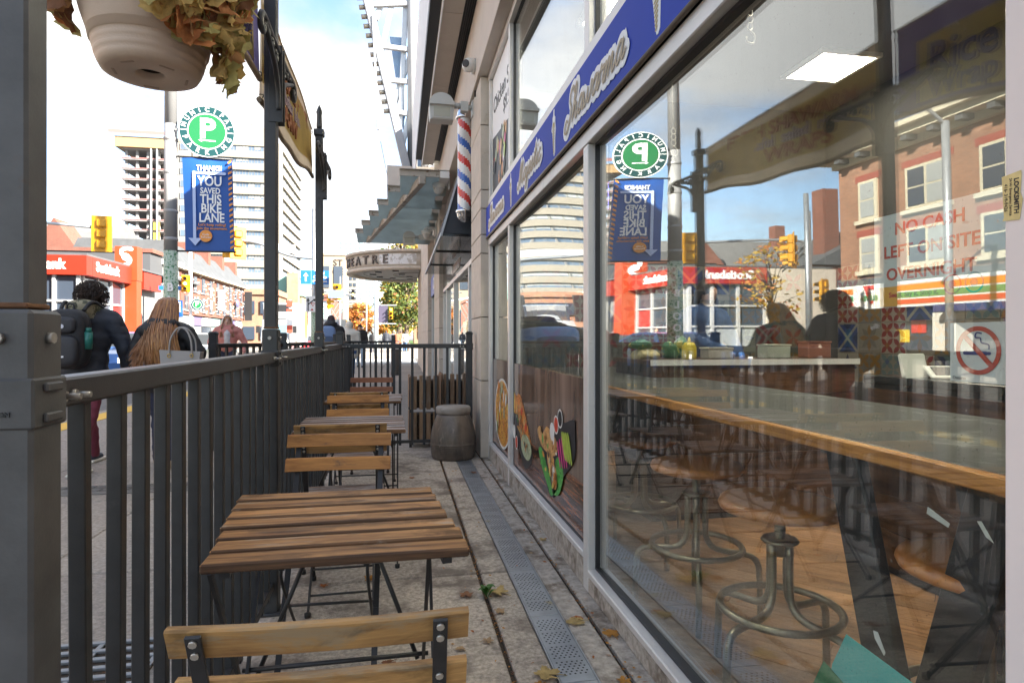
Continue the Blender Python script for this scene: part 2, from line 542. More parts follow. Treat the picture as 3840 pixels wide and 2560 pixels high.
def dup(root, loc, rz, label=None, group=None):
    """A copy of a thing with copies of its parts and sub-parts."""
    def kids(o):
        return KIDS.get(o.name, [])
    r = root.copy(); C.objects.link(r); r.location = loc; r.rotation_euler = (0, 0, rz)
    ORG[r.name] = Vector((0, 0, 0))
    if label: r['label'] = label
    if group: r['group'] = group
    for ch in [x for x in C.objects if x.parent == root]:
        c = ch.copy(); C.objects.link(c); c.parent = r
        for g in [x for x in C.objects if x.parent == ch]:
            d = g.copy(); C.objects.link(d); d.parent = c
    return r

def frame(o, right, up):
    r = Vector(right).normalized(); u = Vector(up).normalized(); n = r.cross(u)
    o = Vector(o)
    return Matrix(((r.x, u.x, n.x, o.x), (r.y, u.y, n.y, o.y), (r.z, u.z, n.z, o.z), (0, 0, 0, 1)))

def text(s, o, right, up, size, m, parent=None, name='lettering', align='CENTER', bold=0.0, ext=0.001, shear=0.0, spacing=1.0, sx=1.0, line=1.0):
    cu = bpy.data.curves.new('t', 'FONT')
    cu.body = s; cu.size = size; cu.align_x = align; cu.align_y = 'CENTER'
    cu.offset = bold * size; cu.extrude = ext; cu.shear = shear; cu.space_character = spacing; cu.space_line = line
    cu.resolution_u = 3
    tmp = bpy.data.objects.new('t', cu)
    me = bpy.data.meshes.new_from_object(tmp)
    bpy.data.objects.remove(tmp); bpy.data.curves.remove(cu)
    M = frame(o, right, up) @ Matrix.Diagonal((sx, 1, 1, 1))
    org = ORG.get(parent.name, Vector((0, 0, 0))) if parent is not None else Vector((0, 0, 0))
    M = Matrix.Translation(-org) @ M
    me.transform(M)
    me.name = name
    me.materials.clear(); me.materials.append(m)
    for p in me.polygons: p.material_index = 0
    ob = bpy.data.objects.new(name, me); C.objects.link(ob)
    if parent is not None:
        ob.parent = parent; ORG[ob.name] = org
    return ob

def disc(mb, o, right, up, r, n=32, th=0.002, mi=0, r_in=None, a0=0.0, a1=2 * math.pi, sx=1.0):
    """Flat disc or ring with a little thickness, in the frame (right, up)."""
    M = frame(o, right, up)
    full = abs(a1 - a0 - 2 * math.pi) < 1e-6
    if r_in is None:
        poly = [(r * math.cos(a0 + (a1 - a0) * k / n) * sx, r * math.sin(a0 + (a1 - a0) * k / n)) for k in range(n if full else n + 1)]
        if not full: poly = [(0, 0)] + poly
        vs = [(p[0], p[1], 0) for p in poly] + [(p[0], p[1], th) for p in poly]
        k = len(poly)
        fs = [list(range(k))[::-1], list(range(k, 2 * k))] + [[i, (i + 1) % k, k + (i + 1) % k, k + i] for i in range(k)]
        mb.add(vs, fs, mi, False, M)
    else:
        vs = []; fs = []
        m_ = n if full else n + 1
        for k in range(m_):
            t = a0 + (a1 - a0) * k / n
            c, s = math.cos(t) * sx, math.sin(t)
            vs += [(r_in * c, r_in * s, 0), (r * c, r * s, 0), (r * c, r * s, th), (r_in * c, r_in * s, th)]
        for k in range(n):
            a = 4 * k; b = 4 * ((k + 1) % m_)
            for e in range(4):
                fs.append([a + e, a + (e + 1) % 4, b + (e + 1) % 4, b + e])
        mb.add(vs, fs, mi, False, M)
    return mb

def flat_poly(mb, pts, o, right, up, th=0.002, mi=0):
    M = frame(o, right, up)
    k = len(pts)
    vs = [(p[0], p[1], 0) for p in pts] + [(p[0], p[1], th) for p in pts]
    fs = [list(range(k))[::-1], list(range(k, 2 * k))] + [[i, (i + 1) % k, k + (i + 1) % k, k + i] for i in range(k)]
    return mb.add(vs, fs, mi, False, M)

def catmull(pts, n=6, closed=False):
    P = [Vector(p) for p in pts]; out = []
    N = len(P)
    rng = range(N) if closed else range(N - 1)
    for i in rng:
        p0 = P[(i - 1) % N] if closed or i > 0 else P[0]
        p1 = P[i]; p2 = P[(i + 1) % N]
        p3 = P[(i + 2) % N] if closed or i + 2 < N else P[-1]
        for k in range(n):
            t = k / n
            out.append(0.5 * ((2 * p1) + (p2 - p0) * t + (2 * p0 - 5 * p1 + 4 * p2 - p3) * t * t + (3 * p1 - p0 - 3 * p2 + p3) * t * t * t))
    if not closed: out.append(P[-1])
    return out

def ribbon(mb, pts, w, o, right, up, z=0.0, mi=0, th=0.0015):
    """Flat pen stroke of width w along 2-D points (with round ends)."""
    pts = [Vector((p[0], p[1])) for p in pts]
    M = frame(o, right, up)
    N = len(pts); L = []; Rr = []
    for i in range(N):
        d = pts[min(i + 1, N - 1)] - pts[max(i - 1, 0)]
        if d.length < 1e-9: d = Vector((1, 0))
        d.normalize(); nrm = Vector((-d.y, d.x))
        L.append(pts[i] + nrm * w / 2); Rr.append(pts[i] - nrm * w / 2)
    vs = []; fs = []
    for i in range(N):
        zi = z + i * 8e-6; vs += [(L[i].x, L[i].y, zi), (Rr[i].x, Rr[i].y, zi), (L[i].x, L[i].y, zi + th), (Rr[i].x, Rr[i].y, zi + th)]
    for i in range(N - 1):
        a = 4 * i; b = a + 4
        fs += [[a + 2, a + 3, b + 3, b + 2], [a, b, b + 1, a + 1], [a, a + 2, b + 2, b], [a + 1, b + 1, b + 3, a + 3]]
    mb.add(vs, fs, mi, False, M)
    for qq, e in enumerate((pts[0], pts[-1])):
        k = 10
        ring = [(e.x + w / 2 * math.cos(2 * math.pi * q / k), e.y + w / 2 * math.sin(2 * math.pi * q / k), z + th + (-5e-6 if qq == 0 else N * 8e-6 + 4e-6)) for q in range(k)]
        mb.add(ring, [list(range(k))], mi, False, M)
    return mb

X = Vector((1, 0, 0)); Y = Vector((0, 1, 0)); Z = Vector((0, 0, 1))
# ================================================================== SETTING
concrete = mat('patio_concrete', (0.44, 0.385, 0.325), 0.9, var=0.5, scale=55, col2=(0.18, 0.15, 0.125), thr=(0.46, 0.66), scale2=3.5, bump=0.6, bscale=220, rand=0.06)
concrete_lt = mat('strip_concrete', (0.42, 0.375, 0.32), 0.9, var=0.4, scale=30, col2=(0.17, 0.135, 0.10), thr=(0.48, 0.66), scale2=6, bump=0.6, bscale=90, rand=0.05)
walk_conc = mat('pavement_concrete', (0.29, 0.255, 0.22), 0.9, var=0.4, scale=45, col2=(0.22, 0.2, 0.18), thr=(0.5, 0.75), scale2=1.2, bump=0.4, bscale=160, rand=0.09)
soil = mat('joint_dirt', (0.05, 0.038, 0.028), 1.0, var=0.5, scale=60, col2=(0.12, 0.07, 0.04), thr=(0.55, 0.62), scale2=40)
asphalt = mat('asphalt', (0.12, 0.117, 0.113), 0.9, var=0.3, scale=12, col2=(0.11, 0.105, 0.1), thr=(0.5, 0.7), scale2=0.25, bump=0.3, bscale=80)
white_paint = mat('road_paint', (0.5, 0.5, 0.48), 0.7, var=0.15, scale=8, col2=(0.35, 0.35, 0.34), thr=(0.58, 0.7), scale2=4)
yellow_paint = mat('yellow_paint', (0.72, 0.42, 0.03), 0.7, var=0.1, scale=10)
galv = mat('galvanised_steel', (0.4, 0.43, 0.46), 0.42, 0.75, var=0.2, scale=9, col2=(0.42, 0.36, 0.2), thr=(0.6, 0.74), scale2=7)
alu = mat('aluminium_frame', (0.68, 0.66, 0.63), 0.42, 0.25, var=0.07, scale=5, col2=(0.40, 0.38, 0.35), thr=(0.63, 0.78), scale2=9)
alu_white = mat('painted_frame', (0.74, 0.68, 0.66), 0.45, 0.0, var=0.05, scale=3, col2=(0.5, 0.44, 0.42), thr=(0.68, 0.76), scale2=14)
gasket = mat('black_gasket', (0.02, 0.02, 0.022), 0.5)
stone = mat('limestone', (0.55, 0.48, 0.40), 0.8, var=0.1, scale=7, col2=(0.36, 0.3, 0.23), thr=(0.55, 0.75), scale2=3, bump=0.15, bscale=70, rand=0.06)
stucco = mat('beige_soffit', (0.55, 0.49, 0.43), 0.85, var=0.06, scale=4, col2=(0.36, 0.31, 0.26), thr=(0.66, 0.75), scale2=2.2)
white_steel = mat('white_painted_steel', (0.74, 0.74, 0.735), 0.5, var=0.06, scale=3, col2=(0.42, 0.37, 0.32), thr=(0.64, 0.76), scale2=3.4)
black_steel = mat('black_painted_steel', (0.028, 0.029, 0.031), 0.42, 0.0, var=0.3, scale=14, col2=(0.09, 0.085, 0.08), thr=(0.62, 0.8), scale2=20, spec=0.55, bump=0.06, bscale=300)
worn_post = mat('weathered_black_steel', (0.085, 0.085, 0.087), 0.5, 0.0, var=0.3, scale=9, col2=(0.10, 0.06, 0.04), thr=(0.64, 0.76), scale2=6, spec=0.5, bump=0.05, bscale=200)
rust = mat('rusty_steel', (0.16, 0.075, 0.035), 0.85, var=0.4, scale=30)
bolt_m = mat('zinc_bolt', (0.42, 0.40, 0.37), 0.5, 0.8, var=0.2, scale=60)
gl_pane = glass('window_glass', (0.965, 0.985, 0.975), 0.08, 3.2, dust=0.05)
gl_thin = glass('clear_glass', (0.86, 0.92, 0.91), 0.05, 4.4)
dark_win = mat('dark_window', (0.045, 0.06, 0.085), 0.06, 0.0, spec=0.8)

def struct(name, mb, m, parent=None):
    o = mb.build(name, m, parent)
    if parent is None: o['kind'] = 'structure'
    return o

# ground, roads, kerbs
b = MB(); b.quad((-2500, -900, -0.32), (2500, -900, -0.32), (2500, 4000, -0.32), (-2500, 4000, -0.32)); struct('ground', b, asphalt)
b = MB(); b.box((-14.2, -60, -0.3), (-4.62, 900, -0.13)); struct('road', b, asphalt)
b = MB(); b.box((-4.62, 28.6, -0.3), (120, 39.5, -0.13)); b.box((-120, 27.6, -0.3), (-14.2, 39.5, -0.13)); struct('side_street', b, asphalt)
b = MB(); b.box((-4.62, -60, -0.3), (-4.47, 28.2, 0.0)); b.box((-4.62, 39.5, -0.3), (-4.47, 300, 0.0)); struct('kerb', b, walk_conc)
b = MB(); b.box((-4.46, -20, 0.0), (-4.12, 17.5, 0.006)); struct('tactile_strip', b, yellow_paint)
b = MB(); b.box((-19.2, -60, -0.3), (-14.2, 27.6, 0.0)); struct('far_pavement', b, walk_conc)
b = MB(); b.box((-19.2, 39.5, -0.3), (-14.2, 300, 0.0)); struct('far_pavement', b, walk_conc)
b = MB(); b.box((-4.47, 39.5, -0.3), (2.2, 300, 0.0)); struct('pavement', b, walk_conc)
b = MB(); b.box((2.2, 39.5, -0.3), (60, 300, 0.02)); struct('lawn', b, mat('grass_green', (0.07, 0.13, 0.02), 0.9, var=0.4, scale=9))
sw = thing('pavement', None, None, (-2.5, 6, 0), kind='structure')
b = MB(); b.box((-4.47, -20, -0.3), (-0.62, 28.6, -0.03)); b.box((-0.62, 6.35, -0.3), (0.86, 28.6, -0.03)); b.build('bedding', soil, sw)
cols = [(-4.465, -2.86), (-2.855, -1.74), (-1.735, -0.625)]
for i in range(-3, 20):
    y0 = 0.42 + i * 1.45
    for k, (xa, xb) in enumerate(cols):
        if -4 < i < 6 and k == 1 and i % 4 == 3: pass
        mb = MB(); mb.box((xa, y0, -0.05), (xb, min(y0 + 1.438, 28.6), rnd.uniform(-0.002, 0.002)), c=0.006)
        mb.build('slab', walk_conc, sw)
for i in range(0, 15):
    y0 = 6.36 + i * 1.5
    if y0 + 1.49 > 28.7: break
    mb = MB(); mb.box((-0.615, y0, -0.05), (0.85, y0 + 1.488, rnd.uniform(-0.002, 0.002)), c=0.006)
    mb.build('slab', walk_conc, sw)
# dark paver course across the pavement
pv = mat('dark_paver', (0.12, 0.115, 0.11), 0.9, var=0.25, scale=14, rand=0.2)
b0 = MB(); b0.box((-0.095, -0.045, 0.0), (0.095, 0.045, 0.0035)); pm = b0.mesh('paver', pv)
for i in range(18):
    for j in range(3):
        inst(pm, 'paver', sw, (-4.2 + i * 0.2 + (j % 2) * 0.08, 5.02 + j * 0.1, 0.002))

pt = thing('patio_floor', None, None, (0, 2.5, 0), kind='structure')
b = MB(); b.box((-0.62, -3.0, -0.3), (0.9, 6.36, -0.022)); b.build('bedding', soil, pt)
ys = [-3.0, -1.52, -0.02, 1.48, 2.98, 4.48, 6.35]
for y0, y1 in zip(ys[:-1], ys[1:]):
    for xa, xb, m in ((-0.615, 0.372, concrete), (0.392, 0.524, concrete), (0.664, 0.764, concrete_lt), (0.782, 0.9, concrete_lt)):
        mb = MB(); mb.box((xa, y0 + 0.004, -0.12), (xb, y1 - 0.004, rnd.uniform(-0.001, 0.0015)), c=0.006); mb.build('slab', m, pt)
dg = thing('drain_grate', 'narrow galvanised drain strip with round holes running beside the shop sill', 'drain', (0.595, 2.5, 0))
b = MB(); b.box((0.526, -3.0, -0.1), (0.531, 6.3, 0.0015)); b.box((0.657, -3.0, -0.1), (0.662, 6.3, 0.0015)); b.build('edge_rail', galv, dg)
b = MB(); b.box((0.531, -3.0, -0.11), (0.657, 6.3, -0.05)); b.build('channel', soil, dg)
# perforated plate: strips between hole rows, 9 rows in groups
hole_m = mat('drain_hole', (0.012, 0.011, 0.01), 0.9)
def plate_mesh(L):
    mb = MB(); mb.box((-0.0615, 0.002, -0.004), (0.0615, L - 0.002, 0.0008), c=0.0006)
    y = 0.05
    r = 0
    while y < L - 0.045:
        if (r % 7) < 6:
            n = 6 if r % 2 else 5
            for k in range(n):
                x = (k - (n - 1) / 2) * 0.0185
                ring = [(x + 0.0042 * math.cos(t), y + 0.0042 * math.sin(t), 0.0010) for t in [i * math.pi / 3 for i in range(6)]]
                mb.add(ring, [list(range(6))], 1)
        r += 1; y += 0.0155
    return mb.mesh('grate_plate', [galv, hole_m])
gp = plate_mesh(0.5)
for i in range(-4, 13):
    inst(gp, 'grate_plate', dg, (0.594, -0.02 + i * 0.5, 0.0))

# crosswalk
cw = thing('crosswalk', None, None, (-2, 33, -0.13), kind='structure')
for i in range(8):
    mb = MB(); mb.box((-4.3, 29.3 + i * 1.25, -0.13), (0.9, 29.85 + i * 1.25, -0.122)); mb.build('stripe', white_paint, cw)
for i in range(14):
    mb = MB(); mb.box((-9.5, 1 + i * 9, -0.13), (-9.35, 4 + i * 9, -0.123)); mb.build('stripe', white_paint, cw)
mb = MB(); mb.box((-6.6, -20, -0.13), (-6.48, 28, -0.123)); mb.build('stripe', white_paint, cw)

# ================================================================== SHOP
shop = thing('shop_building', 'shawarma restaurant with aluminium framed windows, stone pier and beige overhang', 'shop', (0.9, 3, 0))
def sb(name, a, c_, m, ch=0.0, parent=None):
    mb = MB(); mb.box(a, c_, c=ch); return mb.build(name, m, parent or shop)
# frame
sb('mullion', (0.795, 0.49, 0.0), (0.93, 0.689, 4.4), alu_white, 0.004)
for (y0, y1) in ((2.665, 2.737), (4.690, 4.750), (5.765, 5.825)):
    sb('mullion', (0.838, y0, 0.0), (0.935, y1, 2.028), alu, 0.003)
    sb('mullion', (0.842, y0, 2.472), (0.935, y1, 3.598), alu, 0.003)
sb('header', (0.836, 0.689, 2.03), (0.935, 5.825, 2.098), alu, 0.004)
sb('transom', (0.836, 0.689, 2.392), (0.935, 5.825, 2.470), alu, 0.004)
sb('top_frame', (0.836, 0.689, 3.60), (0.935, 5.825, 3.658), alu, 0.003)
sb('sign_back', (0.845, 0.689, 2.10), (0.935, 5.825, 2.39), gasket)
for (y0, y1, zt) in ((0.689, 2.665, 0.105), (2.737, 4.690, 0.165), (4.750, 5.765, 0.165)):
    sb('sill', (0.838, y0 + 0.002, 0.0), (0.935, y1 - 0.002, zt - 0.03), concrete_lt, 0.006)
    sb('sill_cap', (0.834, y0 + 0.002, zt - 0.03), (0.935, y1 - 0.002, zt), alu, 0.004)
def pane(y0, y1, z0, z1, x, sag, name='glass_pane', m=None, th=0.010):
    mb = MB()
    f = lambda off: (lambda u, v: (x + off + sag * (1 - (2 * u - 1) ** 2) * (1 - 0.35 * (2 * v - 1) ** 2), y0 + (y1 - y0) * u, z0 + (z1 - z0) * v))
    mb.grid(f(0), 24, 16); mb.grid(f(th), 24, 16)
    o = mb.build(name, m or gl_pane, shop, fix=False)
    return o
def gasket_frame(y0, y1, z0, z1, x=0.872):
    mb = MB(); g = 0.012
    mb.box((x, y0, z0), (x + 0.03, y0 + g, z1)); mb.box((x, y1 - g, z0), (x + 0.03, y1, z1))
    mb.box((x, y0 + g, z0), (x + 0.03, y1 - g, z0 + g)); mb.box((x, y0 + g, z1 - g), (x + 0.03, y1 - g, z1))
    mb.build('gasket', gasket, shop)
for (y0, y1, z0) in ((0.689, 2.665, 0.105), (2.737, 4.690, 0.165), (4.750, 5.765, 0.165)):
    pane(y0 + 0.008, y1 - 0.008, z0 + 0.006, 2.022, 0.882, 0.016 if y1 - y0 > 1.5 else 0.006)
    gasket_frame(y0, y1, z0, 2.03)
for (y0, y1) in ((0.689, 2.665), (2.737, 4.690)):
    pane(y0 + 0.008, y1 - 0.008, 2.478, 3.592, 0.882, 0.004)
    gasket_frame(y0, y1, 2.472, 3.598)
# wall band above, overhang, screen
sb('lintel_beam', (0.735, -3.0, 3.66), (1.2, 11.6, 4.40), stucco, 0.004)
for i in range(8):
    y0 = -3.0 + i * 1.83
    sb('soffit_panel', (0.735 if False else 0.425, y0, 4.40), (0.628, y0 + 1.822, 4.48), stucco, 0.003)
sb('soffit_back', (0.30, -3.0, 4.49), (3.0, 11.64, 4.62), gasket)
for i in range(26):
    pass
mb = MB()
for k in range(5):
    mb.box((0.634 + k * 0.022, -3.0, 4.425), (0.642 + k * 0.022, 11.6, 4.44))
mb.build('vent_louver', black_steel, shop)
sb('drip_edge', (0.415, -3.0, 4.38), (0.424, 11.64, 4.5), white_steel)
sb('fascia_recess', (0.335, -3.0, 4.50), (0.414, 11.64, 4.58), stucco)
sb('upper_wall', (0.86, -3.0, 4.62), (8.0, 11.64, 6.2), stucco)
sb('end_wall', (0.75, 11.642, 3.4), (3.0, 11.74, 4.62), stucco)
scr = mat('screen_panel', (0.70, 0.70, 0.70), 0.6, var=0.04, scale=2)
for i in range(10):
    y0 = -3.0 + i * 1.9
    sb('screen_panel', (0.318, y0, 4.585), (0.334, y0 + 1.88, 6.6), scr, 0.002)
nb = thing('neighbour_sun_block', 'unseen stone neighbour block behind the viewer, added to keep sun off the patio', 'shop', (1.5, -15, 0))
mb = MB(); mb.box((0.86, -40, 0), (9, -3.05, 6.4)); mb.build('wall', stone, nb)  # plain unseen mass continuing the row, added to block sun from the patio
# stone pier with its courses
pier = MB(); pier.box((0.79, 5.85, 0.0), (0.95, 6.58, 3.62)); pier = pier.build('stone_pier', soil, shop)
zs = [0.0, 0.74, 1.35, 1.96, 2.14, 2.39, 2.57, 3.19, 3.652]
for z0, z1 in zip(zs[:-1], zs[1:]):
    mb = MB(); mb.box((0.764, 5.828, z0 + 0.004), (0.97, 6.60, z1 - 0.004), c=0.004); mb.build('stone', stone, pier)
# interior shell
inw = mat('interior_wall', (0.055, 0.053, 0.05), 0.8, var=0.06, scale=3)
b = MB(); b.box((4.6, -1.2, 0), (4.75, 6.3, 3.61)); struct('interior_wall', b, inw)
b = MB(); b.box((0.96, 6.0, 0), (4.6, 6.15, 3.61)); struct('interior_wall', b, inw)
b = MB(); b.box((0.96, -1.3, 0), (4.6, -1.15, 3.61)); struct('interior_wall', b, inw)
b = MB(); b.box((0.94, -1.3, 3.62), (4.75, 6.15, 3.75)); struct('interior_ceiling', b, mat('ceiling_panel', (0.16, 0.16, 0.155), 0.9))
b = MB(); b.box((0.795, -3.0, 0), (0.93, 0.488, 4.4)); struct('street_wall', b, stone)
b = MB(); b.box((0.94, -3, 4.622), (8, 11.6, 4.7)); struct('roof_slab', b, stucco)

fl = thing('interior_floor', None, None, (2.5, 2.5, 0), kind='structure')
b = MB(); b.box((0.935, -1.3, -0.2), (4.75, 6.15, -0.006)); b.build('bedding', soil, fl)
plank_m = wood('floor_plank', (0.46, 0.25, 0.12), (0.22, 0.11, 0.05), None, axis=0, gsc=12, rand=0.22, rough=0.4)
def clip(poly, a, bb, cc):
    out = []
    for i in range(len(poly)):
        p, q = poly[i], poly[(i + 1) % len(poly)]
        fp = a * p[0] + bb * p[1] - cc; fq = a * q[0] + bb * q[1] - cc
        if fp <= 0: out.append(p)
        if fp * fq < 0:
            t = fp / (fp - fq); out.append((p[0] + (q[0] - p[0]) * t, p[1] + (q[1] - p[1]) * t))
    return out
pw = 0.135
dx, dy = math.cos(R(-47)), math.sin(R(-47))
for i in range(-40, 45):
    for j in range(-3, 4):
        oj = (i * 37 % 11) / 11.0 * 1.6
        poly = []
        for (u, v) in ((j * 1.6 + oj, i * pw), (j * 1.6 + oj + 1.597, i * pw), (j * 1.6 + oj + 1.597, i * pw + pw - 0.0025), (j * 1.6 + oj, i * pw + pw - 0.0025)):
            poly.append((2.3 + dx * u - dy * v, 2.3 + dy * u + dx * v))
        for a_, b_, c_ in ((1, 0, 4.58), (-1, 0, -0.94), (0, 1, 5.98), (0, -1, 1.1)):
            poly = clip(poly, a_, b_, c_)
            if len(poly) < 3: break
        if len(poly) < 3: continue
        ar = sum(poly[k][0] * poly[(k + 1) % len(poly)][1] - poly[(k + 1) % len(poly)][0] * poly[k][1] for k in range(len(poly)))
        if abs(ar) < 0.004: continue
        cx = sum(p[0] for p in poly) / len(poly); cy = sum(p[1] for p in poly) / len(poly)
        a = math.atan2(dy, dx)
        loc = [((p[0] - cx) * dx + (p[1] - cy) * dy, -(p[0] - cx) * dy + (p[1] - cy) * dx) for p in poly]
        mb = MB(); n = len(loc)
        mb.add([(p[0], p[1], 0) for p in loc] + [(p[0], p[1], -0.02) for p in loc], [list(range(n))] + [[k, (k + 1) % n, n + (k + 1) % n, n + k] for k in range(n)])
        me = mb.mesh('plank', plank_m)
        o = bpy.data.objects.new('plank', me); C.objects.link(o); o.parent = fl
        o.location = Vector((cx, cy, 0)) - Vector((2.5, 2.5, 0)); o.rotation_euler = (0, 0, a)

# ceiling light panels (lit)
panel_m = mat('lit_panel', (0.9, 0.88, 0.82), 0.6, emit=(1.0, 0.90, 0.70), estr=9.0)
panel_fr = mat('panel_frame', (0.75, 0.75, 0.73), 0.5)
for k, (px, py, lab) in enumerate(((3.83, 4.94, 'square ceiling light glowing above the back of the serving counter'), (3.45, 2.2, 'square ceiling light glowing above the till'),
                                   (1.7, 4.3, 'square ceiling light glowing above the far end of the high table'), (1.7, 1.6, 'square ceiling light glowing above the near end of the high table'))):
    t = thing('ceiling_light', lab, 'ceiling light', (px, py, 3.6), group='ceiling lights in the restaurant')
    a = 0.255 if k == 0 else 0.298
    mb = MB()
    for s in (-1, 1):
        mb.box((px + s * (a + .02) - 0.018, py - a - .04, 3.585), (px + s * (a + .02) + 0.018, py + a + .04, 3.62)); mb.box((px - a, py + s * (a + .02) - 0.018, 3.585), (px + a, py + s * (a + .02) + 0.018, 3.62))
    mb.build('frame', panel_fr, t)
    mb = MB(); mb.box((px - a, py - a, 3.592), (px + a, py + a, 3.615)); mb.build('diffuser', panel_m, t)

# patterned tiles on the back walls
tile_bg = [mat('tile_cream', (0.22, 0.215, 0.185), 0.35), mat('tile_grey', (0.10, 0.105, 0.10), 0.35), mat('tile_taupe', (0.15, 0.14, 0.12), 0.35)]
tile_fg = [mat('tile_navy', (0.02, 0.03, 0.07), 0.3), mat('tile_olive', (0.10, 0.10, 0.08), 0.3), mat('tile_ochre', (0.16, 0.09, 0.02), 0.3), mat('tile_teal', (0.07, 0.11, 0.12), 0.3), mat('tile_oxblood', (0.15, 0.02, 0.02), 0.3), mat('tile_blue', (0.03, 0.05, 0.15), 0.3)]
def petal(cx, cy, a, L, w, n=7):
    pts = []
    for k in range(n + 1):
        t = k / n; pts.append((t * L, math.sin(math.pi * t) * w))
    for k in range(n - 1, 0, -1):
        t = k / n; pts.append((t * L, -math.sin(math.pi * t) * w))
    ca, sa = math.cos(a), math.sin(a)
    return [(cx + x * ca - y * sa, cy + x * sa + y * ca) for x, y in pts]
def tile_mesh(kind, bg, fgs):
    s = 0.148
    mb = MB(); mb.box((-s, -s, 0), (s, s, 0.008), c=0.002)
    def pol(pts, mi): mb.add([(p[0], p[1], 0.0088) for p in pts], [list(range(len(pts)))], mi)
    if kind == 0:
        for k in range(8): pol(petal(0, 0, k * math.pi / 4, 0.135, 0.026), 1 + k % 2)
    elif kind == 1:
        for cx in (-0.074, 0.074):
            for cy in (-0.074, 0.074):
                for k in range(4): pol(petal(cx, cy, math.pi / 4 + k * math.pi / 2, 0.098, 0.024), 1)
                pol([(cx + 0.03, cy), (cx, cy + 0.03), (cx - 0.03, cy), (cx, cy - 0.03)], 2)
    elif kind == 2:
        for k in range(4):
            a = k * math.pi / 2; ca, sa = math.cos(a), math.sin(a)
            for pts, mi in (([(0.02, 0.0), (0.14, 0.12), (0.14, -0.12)], 1), ([(0.075, 0.0), (0.142, 0.06), (0.142, -0.06)], 2)):
                q = [(x * ca - y * sa, x * sa + y * ca) for x, y in pts]
                mb.add([(p[0], p[1], 0.0088 if mi == 1 else 0.0096) for p in q], [[0, 1, 2][::-1]], mi)
    elif kind == 3:
        for r0, r1, mi in ((0.07, 0.09, 1), (0.12, 0.135, 2), (0.0, 0.04, 2)):
            n = 16
            for k in range(n):
                t0 = 2 * math.pi * k / n; t1 = 2 * math.pi * (k + 1) / n
                mb.add([(r0 * math.cos(t0), r0 * math.sin(t0), .0088), (r1 * math.cos(t0), r1 * math.sin(t0), .0088), (r1 * math.cos(t1), r1 * math.sin(t1), .0088), (r0 * math.cos(t1), r0 * math.sin(t1), .0088)], [(0, 1, 2, 3)], mi)
    else:
        for k in range(3):
            x = -0.148 + k * 0.0987
            pol([(x, -0.148), (x + 0.049, -0.148), (x + 0.0987, 0), (x + 0.049, 0)], 1); pol([(x + 0.049, 0), (x + 0.0987, 0), (x + 0.049, 0.148), (x, 0.148)], 2)
    return mb.mesh('tile', [bg] + fgs)
TM = []
for kind in (0, 1, 2, 1):
    for q in range(3):
        TM.append(tile_mesh(kind, tile_bg[(kind + q) % 3], [tile_fg[(kind * 2 + q) % 6], tile_fg[(kind + q * 3 + 1) % 6]]))
tw = thing('tiled_wall', None, None, (4.5, 3, 1.5), kind='structure')
for i in range(20):
    for j in range(4):
        inst(rnd.choice(TM), 'tile', tw, (4.598, -0.05 + i * 0.3, 0.85 + j * 0.3), (R(90), 0, R(-90)))
for i in range(11):
    for j in range(4):
        inst(rnd.choice(TM), 'tile', tw, (1.2 + i * 0.3, 5.998, 0.85 + j * 0.3), (R(90), 0, 0))
# ------------------------------------------------------------------ shop sign with script lettering
GL = {
 'a': (1.15, [[(0.92, 0.9), (0.5, 1.02), (0.12, 0.5), (0.32, 0.02), (0.72, 0.3), (0.95, 0.98), (0.88, 0.25), (1.05, 0.02), (1.35, 0.35)]]),
 'w': (1.45, [[(0, .9), (.08, .2), (.32, 0), (.62, .45), (.7, .95), (.68, .25), (.92, 0), (1.25, .45), (1.3, 1.0), (1.6, .85)]]),
 'r': (0.95, [[(0, .3), (.3, 1.12), (.42, .85), (.78, .92), (.68, .25), (.85, 0), (1.1, .35)]]),
 'm': (1.45, [[(0, 0.9), (.12, .9), (.1, 0)], [(.1, 0.2), (.35, .85), (.55, .95), (.58, .5), (.54, 0)], [(.54, .2), (.8, .85), (1.02, .95), (1.0, .3), (1.15, 0), (1.5, .35)]]),
 'h': (1.05, [[(0, .3), (.5, 1.7), (.42, 2.25), (.22, 2.0), (.12, .9), (.08, 0)], [(.1, .3), (.4, .95), (.68, .9), (.64, .2), (.8, 0), (1.1, .35)]]),
 'S': (1.35, [[(1.35, 1.85), (1.1, 2.3), (.65, 2.15), (.55, 1.6), (.95, 1.05), (.85, .3), (.3, -.35), (-.2, -.1), (0.0, .45), (.3, .4)]]),
 'M': (1.85, [[(-.25, .2), (.05, -.2), (.35, .5), (.62, 2.15), (.72, .5), (.78, .0)], [(.78, 0), (1.25, 2.1), (1.35, .5), (1.55, 0), (1.9, .35)]]),
 'j': (0.55, [[(.25, 1), (.22, 0), (.1, -.85), (-.2, -.85), (-.1, -.4), (.6, .35)]]),
 'e': (0.78, [[(.1, .42), (.5, .6), (.52, .95), (.3, 1), (.08, .5), (.32, 0), (.85, .35)]]),
 's': (0.72, [[(0, .3), (.35, 1.1), (.42, .7), (.5, .25), (.25, 0), (.1, .15), (.78, .35)]]),
 't': (0.70, [[(.1, .35), (.42, 1.95), (.3, .4), (.45, 0), (.78, .35)], [(.05, 1.25), (.65, 1.35)]]),
 'i': (0.62, [[(.1, .35), (.3, 1), (.25, .3), (.4, 0), (.7, .35)], [(.36, 1.45), (.40, 1.5)]]),
 'c': (0.75, [[(.6, .85), (.35, 1.02), (.05, .5), (.3, 0), (.82, .35)]]),
}
